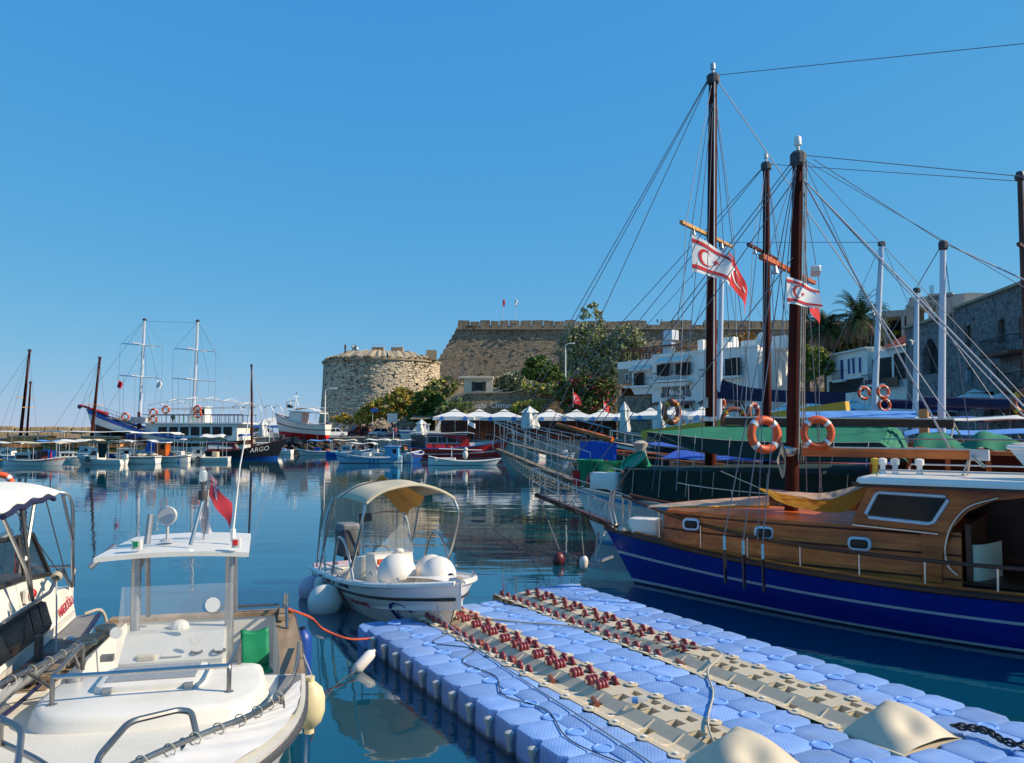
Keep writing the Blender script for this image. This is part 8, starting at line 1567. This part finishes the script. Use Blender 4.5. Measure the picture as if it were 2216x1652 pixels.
ball('dark red mooring buoy on the water', gz(1209, 1212, .12), .17, 'maroon', (1, 1, 1.3))
# ---- second gulet: green covers ------------------------------------
gf, hf_ = gulet('gulet with green tarpaulin awning, net bowsprit and tallest mast', (2.75, 25.9, 0), 18, 4.8, (1.7, 1.3, 1.7), [(.05, 1), (.85, 0), (.93, 1), (1., 0)], ['boat_white', 'sea_blue'], 'deck_pale', rake=.9)
hf_.edge(gf, 'steel', .06, .02, name='cap_rail'); wood_rail(gf, hf_, lambda x: .6+.25*max(0, (x+4)/4), .15, .98, 12, 'steel', 'steel', r=.022)
tipF = pl(gf, 1076, 974, 0); bowsprit(gf, (.6, 0, 1.75), tipF, .4, 1.0, 'grey_wood', 7, True)
Mf = MW(gf)
for lab, px, py, ti in (('left of two upright green plastic tubs on the foredeck', 1276, 1022, 0), ('right of two upright green plastic tubs on the foredeck', 1318, 1026, 0), ('tipped-over green plastic tub on the foredeck', 1385, 1018, 1)):
    c = Mf @ pl(gf, px, py, .3 if not ti else .6); e = E('plastic_tub', lab, 'tub', c, group='green tubs'); ax = (.0, 0, 1) if not ti else (-.55, -.3, .75)
    MB().lathe([(.3, -.4), (.33, -.38), (.4, .3), (.43, .34), (.43, .4), (.38, .4), (.3, -.3)], 18, axis=ax, cap=False).build('body', 'green_plastic', e, True); MB().lathe([(.0, .33), (.42, .36)], 18, axis=ax, cap=False).build('lid', 'green_plastic', e, True)
c = pl(gf, 1312, 1040, .8); MB().rbox(c, (1.0, .45, .5), .12).build('water_tank', 'boat_white', gf, True); MB().lathe([(.17, 0), (.2, .06), (.12, .12)], 12, c+Vector((.5, .05, 0)), (1, .2, 0)).build('tank_cap', 'red_paint', gf, True)
e = E('red_bucket', 'red plastic bucket on the white foredeck', 'bucket', Mf @ pl(gf, 1251, 1050, .5)); MB().lathe([(.15, 0), (.2, .42), (.21, .45)], 14, cap=False).build('body', 'red_paint', e, True); MB().lathe([(.0, .03), (.15, .03)], 14, cap=False).build('bottom', 'red_paint', e)
MB().tube([(-.6, .6, 1.7), (-.6, .6, 2.6)], .06, 8).build('samson_post', 'gulet_wood', gf)
for k in range(14): MB().torus((-.9-.08*k, .9+.1*math.sin(k*1.7), 1.68+.02*(k % 3)), .06, .018, 8, 5, Matrix.Rotation(.7*k, 3, 'X')).build('chain_link', 'steel_dull', gf)
# dark green deck covers and deckhouse
edge_grid(gf, PX(gf, ((1345, 1078), (1420, 1085), (1600, 1078), (1900, 1070)), 1.6), PX(gf, ((1352, 1015), (1420, 1019), (1600, 1022), (1900, 1030)), 1.5), 'green_dark', 'deck_cover_side'); edge_grid(gf, PX(gf, ((1352, 1015), (1420, 1019), (1600, 1022), (1900, 1030)), 1.5), PX(gf, ((1360, 1008), (1440, 1012), (1620, 1008), (1900, 1005)), -1.2), 'green_dark', 'deck_cover', sagz=-.1)
MB().prism([(-3, -1.4), (-3, 1.4), (-14, 1.5), (-14, -1.5)], 1.3, 2.1).build('deckhouse', 'gulet_wood', gf)
for k in range(9): px = 1375+k*58; MB().tube([pl(gf, px, 1012, -.6), pl(gf, px-4, 1019+k*1.2, 1.55), pl(gf, px-8, 1076, 1.66)], .012, 5).build('lashing', 'rope', gf)
for k in range(7): px = 1430+k*75; MB().tube([pl(gf, px, 936+min(20, k*5), 1.95), pl(gf, px-6, 1010, 2.2)], .009, 4).build('lashing', 'rope_grey', gf)
for i in range(4): MB().box((-9.-i*1.3, 1.5, 1.75), (.55, .06, .35)).build('deckhouse_window', 'boat_white', gf); MB().box((-9.-i*1.3, 1.54, 1.75), (.42, .04, .24)).build('window_glass', 'window_dark', gf)
mbF, mtF = pl(gf, 1536, 1020, 0), pl(gf, 1543, 165, 0); cF = pl(gf, 1540, 508, 0).z
mo = mast(gf, (mbF.x, 0, 1.5), mtF, .17, 'mast_wood', [(cF, 1.9, 'pine')], light='galv'); MB().tube([(mbF.x, 0, 2.25), (mbF.x, 0, 2.45)], .185, 12).build('white_band', 'boat_white', mo); MB().lathe([(.19, 0), (.24, .04), (.24, .16), (.19, .2)], 12, (mbF.x, 0, pl(gf, 1537, 915, 0).z)).build('boom_collar', 'steel', mo, True); MB().box((mbF.x-.0, .2, pl(gf, 1537, 872, 0).z), (.12, .06, .3)).build('winch', 'steel_dull', mo); line(gf, [mtF+Vector((-.1, .13, 0)), Vector((mbF.x-.18, .12, 3.6))], .018, 'boat_white')
bA, bB = pl(gf, 1570, 912, 0), pl(gf, 2065, 918, 0); MB().beam(bA, bB, .2, .2).build('boom', 'dark_wood', gf); MB().beam(bA+Vector((0, 0, .12)), bB+Vector((0, 0, .12)), .06, .04).build('boom_track', 'steel', gf)
sA = PX(gf, ((1560, 922), (1700, 921), (1850, 921), (1925, 922)), .0); sB = PX(gf, ((1400, 935), (1560, 952), (1730, 958), (1905, 958)), 1.9); sC = PX(gf, ((1400, 950), (1560, 985), (1730, 1000), (1960, 1000)), 2.1)
edge_grid(gf, sB, sA, 'green_cloth', 'awning'); edge_grid(gf, sC, sB, 'green_dark', 'awning_side'); edge_grid(gf, PX(gf, ((1905, 958), (1930, 975), (1965, 1000)), 1.9), PX(gf, ((1925, 922), (1950, 935), (1975, 995)), -.6), 'green_cloth', 'awning_end')  # hanging side takes a darker green: its shade is put into the colour
MB().tube(catmull(sB, 4), .012, 5).build('awning_rope', 'rope', gf)
tF = lambda t: tipF
for k, tx in enumerate((0, .35, 1.9)): line(gf, [mtF+Vector((.12, .06*k, -.1*k)), tipF+Vector((-tx*.9, .05*k, -.1*tx))], .013, 'wire', 'forestay')
for s in (1, -1):
    line(gf, [mtF, Vector((mtF.x+.1, s*1.85, cF)), Vector((mbF.x, s*2.3, 1.9))], .011, 'rope_grey', 'shroud')
    for dx in (-.7, 0, .7): line(gf, [mtF+Vector((0, 0, -.3)), Vector((mbF.x+dx, s*2.35, 1.9))], .011, 'wire', 'shroud')
line(gf, [mtF+Vector((-.1, 0, 0)), pl(gf, 2900, 24, -1)], .011, 'wire'); line(gf, [mtF+Vector((-.12, 0, -.15)), bB], .017, 'rope_grey'); line(gf, [bB, pl(gf, 2050, 985, .6)], .025, 'rope'); line(gf, [bB, pl(gf, 2100, 985, -.6)], .025, 'rope')
flag_cloth('large white flag with red crescent and stripes on the tallest mast', Mf @ pl(gf, 1497, 508, 1.2), 1.35, 1.05, 'w', (.93, .3, 0), 3, .45); flag_cloth('red crescent flag hanging right of the tallest mast', Mf @ pl(gf, 1577, 545, -.8), .9, 1.0, 'r', (.75, .5, 0), 4, 1.25)
# wheelhouse of the second gulet with green roof bundles
wx0, wx1 = pl(gf, 1890, 1000, 1.2).x, pl(gf, 2330, 1000, 1.2).x; wz = pl(gf, 1990, 978, 1.2).z
for x in [lerp(wx0, wx1, i/5) for i in range(6)]:
    for s in (1.3, -1.3): MB().box((x, s, (wz+1.4)/2), (.1, .1, wz-1.4)).build('wheelhouse_post', 'gulet_wood', gf)
MB().box(((wx0+wx1)/2, -1.25, (wz+1.4)/2), (abs(wx1-wx0), .06, wz-1.6)).build('wheelhouse_panel', 'dark_wood', gf); MB().rbox(((wx0+wx1)/2, 0, wz), (abs(wx1-wx0)+.4, 3.0, .1), .1).build('wheelhouse_roof', 'gulet_wood', gf); MB().tube([(wx0, 1.4, wz+.3), (wx1, 1.4, wz+.3)], .018, 5).build('roof_rail', 'steel', gf)
MB().grid(lambda u, v: (lerp(wx0-.9, wx1, u), lerp(1.3, -.9, v), wz+.08+.42*math.sin(v*math.pi)*(.7+.3*math.sin(u*17))+.05*math.sin(u*31+v*4)), 30, 10).build('roof_cover', 'green_cloth', gf, 'all')
for k, (px, py, r0, mt_, nr, lab) in enumerate(((1453, 892, .31, 'brown_buoy', (.75, -1, 0), 'brown lifebuoy with yellow bands left of the tallest mast'), (1588, 910, .38, 'brown_buoy', (.1, -1, 0), 'brown lifebuoy half sunk behind the green awning'), (1630, 893, .28, 'brown_buoy', (.9, -1, 0), 'reddish lifebuoy seen edge-on beside the second dark mast'))):
    lifebuoy(lab, at(px, py, 24 if k == 0 else 27), r0, .085, mt_, nr, band='yellow' if k < 2 else 'reflective')
lifebuoy('brown lifebuoy at the right picture edge', at(2222, 872, 20), .28, .08, 'brown_buoy', (-.8, -1, 0), band='yellow')
# ---- third gulet: blue covers --------------------------------------
gg, hg = gulet('varnished gulet with blue deck covers behind the green one', (3.3, 32.4, 0), 19, 5., (2.0, 1.6, 2.1), [(.05, 1), (.88, 0), (1., 1)], ['gulet_wood', 'dark_wood'], 'deck_pale', rake=1.)
hg.edge(gg, 'gulet_wood', .07, .02, name='cap_rail'); wood_rail(gg, hg, lambda x: .7, .2, .98, 12, 'gulet_wood', 'steel', r=.035)
bowsprit(gg, (.7, 0, 2.2), (4.2, 0, 2.9), .4, 1.0, 'teak', 6)
MB().prism([(-4, -1.4), (-3.2, 0), (-4, 1.4), (-14, 1.5), (-14, -1.5)], 1.6, 2.35).build('deckhouse', 'gulet_wood', gg); MB().grid(lambda u, v: (lerp(-3.6, -15, u), lerp(1.55, -1.55, v), 2.5+.16*math.sin(v*math.pi)+.1*math.sin(u*23+v*3)*math.sin(v*3.1)), 40, 10).build('deck_cover', 'blue_cloth', gg, 'all')
edge_grid(gg, PX(gg, ((1252, 1002), (1285, 1003), (1310, 1002), (1333, 1000)), 1.6), PX(gg, ((1256, 957), (1285, 955), (1310, 958), (1336, 962)), 1.3), 'blue_cloth', 'rail_cover'); edge_grid(gg, PX(gg, ((1256, 957), (1285, 955), (1310, 958), (1336, 962)), 1.3), PX(gg, ((1262, 957), (1290, 955), (1312, 958), (1336, 964)), .8), 'blue_cloth', 'rail_cover')
MB().lathe([(.25, 0), (.3, .3), (.2, .6), (.3, .9), (.1, 1.0)], 10, (-2.2, .4, 2.1)).build('windlass', 'rope', gg, True)
mbG, mtG = pl(gg, 1660, 1000, 0), pl(gg, 1658, 355, 0); cG = pl(gg, 1658, 545, 0).z; mo = mast(gg, (mbG.x, 0, 1.9), mtG, .16, 'mast_wood', [(cG, 1.5, 'mast_wood')], light='boat_white')
for s in (1, -1):
    for dx in (-.6, .3): line(gg, [mtG, Vector((mbG.x+dx, s*2.4, 2.2))], .013, 'wire', 'shroud')
    line(gg, [mtG, Vector((mtG.x, s*1.5, cG)), Vector((mbG.x, s*2.4, 2.2))], .012, 'rope_grey', 'shroud')
for tx in (0, 1.2): line(gg, [mtG, Vector((4.1-tx, 0, 2.9-tx*.2))], .014, 'wire', 'forestay')
line(gg, [mtG, pl(gg, 2900, 440, -1)], .012, 'wire')
cA = PX(gg, ((1725, 905), (1850, 903), (1980, 905)), 1.6); cB = PX(gg, ((1730, 891), (1850, 889), (1985, 890)), -.2); edge_grid(gg, cA, cB, 'sky_cloth', 'awning'); edge_grid(gg, PX(gg, ((1722, 918), (1850, 917), (1985, 922)), 1.7), cA, 'sky_cloth', 'awning_side')
mast(gg, pl(gg, 2037, 990, 0), pl(gg, 2041, 525, 0), .12, 'alu_mast', light=None, name='mizzen_mast'); t_ = pl(gg, 2041, 525, 0)
for px, py in ((2225, 610), (2100, 960), (1760, 345), (1985, 620)): line(gg, [t_, pl(gg, px, py, 0)], .014 if px != 2225 else .025, 'wire' if px != 2225 else 'rope_grey')
MB().box(pl(gg, 2000, 935, .5), (.25, .25, 1.4)).build('wooden_post', 'pine', gg)
# ---- black schooner -------------------------------------------------
gk, hk = gulet('black-hulled schooner with long bowsprit and yellow boom', (6.2, 44.5, 0), 20, 5.2, (2.4, 1.9, 2.9), [(.05, 1), (.9, 0), (.96, 2), (1., 0)], ['black_paint', 'antifoul', 'boat_white'], 'deck_pale', rake=1.4, name='schooner')
MB().tube([(.8, 0, 2.9), pl(gk, 1206, 918, 0)], .16, 8, r2=.1).build('bowsprit', 'gulet_wood', gk, True); wood_rail(gk, hk, lambda x: .6, .3, .98, 10, 'steel', 'steel', r=.025)
for s in (1, -1): MB().tube([hk.top(.98, s, .2, .7), pl(gk, 1215, 900, 0)+Vector((0, s*.3, 0))], .025, 5).build('pulpit_rail', 'steel', gk)
MB().grid(lambda u, v: (lerp(-1.5, -8, u), lerp(1.7, -1.7, v), 2.75-.05*u*8+.1*math.sin(u*19)*math.sin(v*3)), 20, 8).build('deck_cushions', 'blue_cloth', gk, 'all')
yb = MB().beam(at(1393, 942, 42), at(1835, 885, 33), .35, .45, .3, .6).build('yellow_boom', 'yellow', gk, world=True)
mast(gk, pl(gk, 1554, 985, 0), pl(gk, 1563, 525, 0), .16, 'alu_mast'); t_ = pl(gk, 1563, 525, 0)
for px, py in ((1210, 912), (1420, 960), (1640, 990), (1900, 525), (1760, 900)): line(gk, [t_, pl(gk, px, py, 0)], .014, 'wire')
edge_grid(gk, PX(gk, ((1548, 862), (1620, 868), (1730, 872), (1830, 880)), .2), PX(gk, ((1548, 808), (1575, 826), (1650, 842), (1830, 850)), 0), 'navy_cloth', 'sail_cover')
person('sunbather sitting on the black schooner deck', 1480, 935, 40, 'sit', 'cloth_pink', 'cloth_red', .4, z=pl(gk, 1480, 952, .8).z-.3); person('second sunbather on the black schooner deck', 1497, 935, 39.5, 'sit', 'skin', 'cloth_blue', 1.4, z=pl(gk, 1497, 954, .8).z-.3)
# ---- far white-masted sailing boats on the right --------------------
for k, (lab, px, Y, top, base, lean, ml) in enumerate((('white-masted gulet with navy sail bundles and red rings', 1890, 50, 525, 905, 18, .2), ('white-masted gulet before the arched stone house', 1981, 46, 625, 905, 3, .17))):
    p = at(px, base, Y); e, h = gulet(lab, (p.x-5, Y+4, 0), 16, 4.6, (2., 1.7, 2.4), [(.05, 1), (.9, 0), (1., 1)], ['boat_white', 'dark_wood'], 'teak'); b0 = MW(e).inverted() @ at(px, base+25, Y); t0 = MW(e).inverted() @ at(px+lean, top, Y)
    mast(e, b0, t0, ml, 'alu_mast', [(lerp(b0.z, t0.z, .62), 1.3, 'galv')])
    for ax, ay, az in ((b0.x+5, 0, 2.5), (b0.x-5, 0, 3.0), (b0.x+.4, 2.2, 2.2), (b0.x+.4, -2.2, 2.2)): line(e, [t0, (ax, ay, az)], .016, 'wire', 'stay')
    MB().prism([(-5, -1.5), (-5, 1.5), (-13, 1.6), (-13, -1.6)], 1.7, 2.7).build('deckhouse', 'gulet_wood', e); MB().grid(lambda u, v: (b0.x-.4-4.8*u, .28*math.cos(v*6.28)*(1+.2*math.sin(u*14)), b0.z+1.6+.3*math.sin(v*6.28)-.25*u), 16, 10).build('sail_cover', 'navy_cloth', e, 'all'); canopy(e, b0.x-6, b0.x+.5, 3.4, 4.0, 'canvas_white' if k else 'blue_cloth', .2, z0=2)
for lab, px, py in (('left red ring beside the leaning white mast', 1870, 851), ('upper right red ring beside the leaning white mast', 1911, 848), ('lower right red ring beside the leaning white mast', 1914, 877), ('small red ring behind the tallest dark mast', 1556, 873)): lifebuoy(lab, at(px, py, 48), .34, .09, 'orange_buoy', (.15, -1, .1))
# mast cut by the right edge and flags on the mooring lines
eR = E('edge_mast', 'dark mast with spreader cut by the right picture edge', 'mast', at(2226, 900, 24)); zt_ = at(2226, 390, 24).z-eR.location.z; MB().tube([(0, 0, -5), (0, 0, zt_)], .12, 10, r2=.08).build('spar', 'dark_wood', eR, True); MB().beam((-.25, -.2, zt_*.72), (.9, .6, zt_*.68), .1, .1).build('spreader', 'dark_wood', eR); MB().lathe([(.13, 0), (.16, .1), (.1, .25)], 8, (0, 0, zt_)).build('mast_cap', 'dark_grey', eR)
for lab, px, py, s in (('red crescent flag tilted on a stay before the cafe wall', 1240, 848, .9), ('red crescent flag above the terrace parasols', 1306, 868, .8)): flag_cloth(lab, at(px, py, 34), .42*s, .5*s, 'r', (.8, .4, 0), px, .7)
e, h = boat('white sloop with blue and white sail covers behind the green roof bundles', 2120, 960, R(150), 9., 3., (1.6, 1.4, 1.8), ['boat_white', 'blue_paint', 'navy'], name='sloop', Y=29, z=0., group='sailing boats on the right'); cabin(e, -2.5, 1.2, 2., 1.3, .8, 'boat_white', nwin=3, slant=.6); canopy(e, -4.2, -1.2, 2.4, 2.9, 'blue_cloth', .25, z0=1.3)
MB().grid(lambda u, v: (lerp(-3.5, 1.2, u), .2*math.cos(v*6.28)*(1+.25*math.sin(u*18)), 2.75+.22*math.sin(v*6.28)-.1*u), 18, 10).build('sail_cover', 'canvas_white', e, 'all'); MB().tube([(-3.6, 0, 2.5), (1.4, 0, 2.5)], .07, 6).build('boom', 'alu_mast', e); MB().grid(lambda u, v: (lerp(-3.2, -.4, u), lerp(-.8, .8, v), 2.25+.06*math.sin(u*22)), 16, 6).build('striped_cushion', 'sky_cloth', e, 'all')
e, h = boat('blue-hulled sloop with pale blue covers behind the leaning stays', 2060, 950, R(155), 9., 3., (1.8, 1.5, 2.0), ['blue_paint', 'boat_white', 'navy'], name='sloop', Y=38, group='sailing boats on the right'); cabin(e, -2.5, 1.2, 2., 1.5, .8, 'gulet_wood', nwin=3, slant=.6); canopy(e, -4., 2., 2.6, 3.3, 'sky_cloth', .2, z0=1.5, nposts=3)
# ---------------------------------------------------------------- lettering becomes plain mesh
bpy.context.view_layer.update()
dg = bpy.context.evaluated_depsgraph_get()
for o in [o for o in S.objects if o.type == 'FONT']:
    me = bpy.data.meshes.new_from_object(o.evaluated_get(dg)); nm, par, ml, cu = o.name, o.parent, o.matrix_local.copy(), o.data
    bpy.data.objects.remove(o); bpy.data.curves.remove(cu)
    q = bpy.data.objects.new(nm, me); COL.objects.link(q); q.parent = par; q.matrix_local = ml
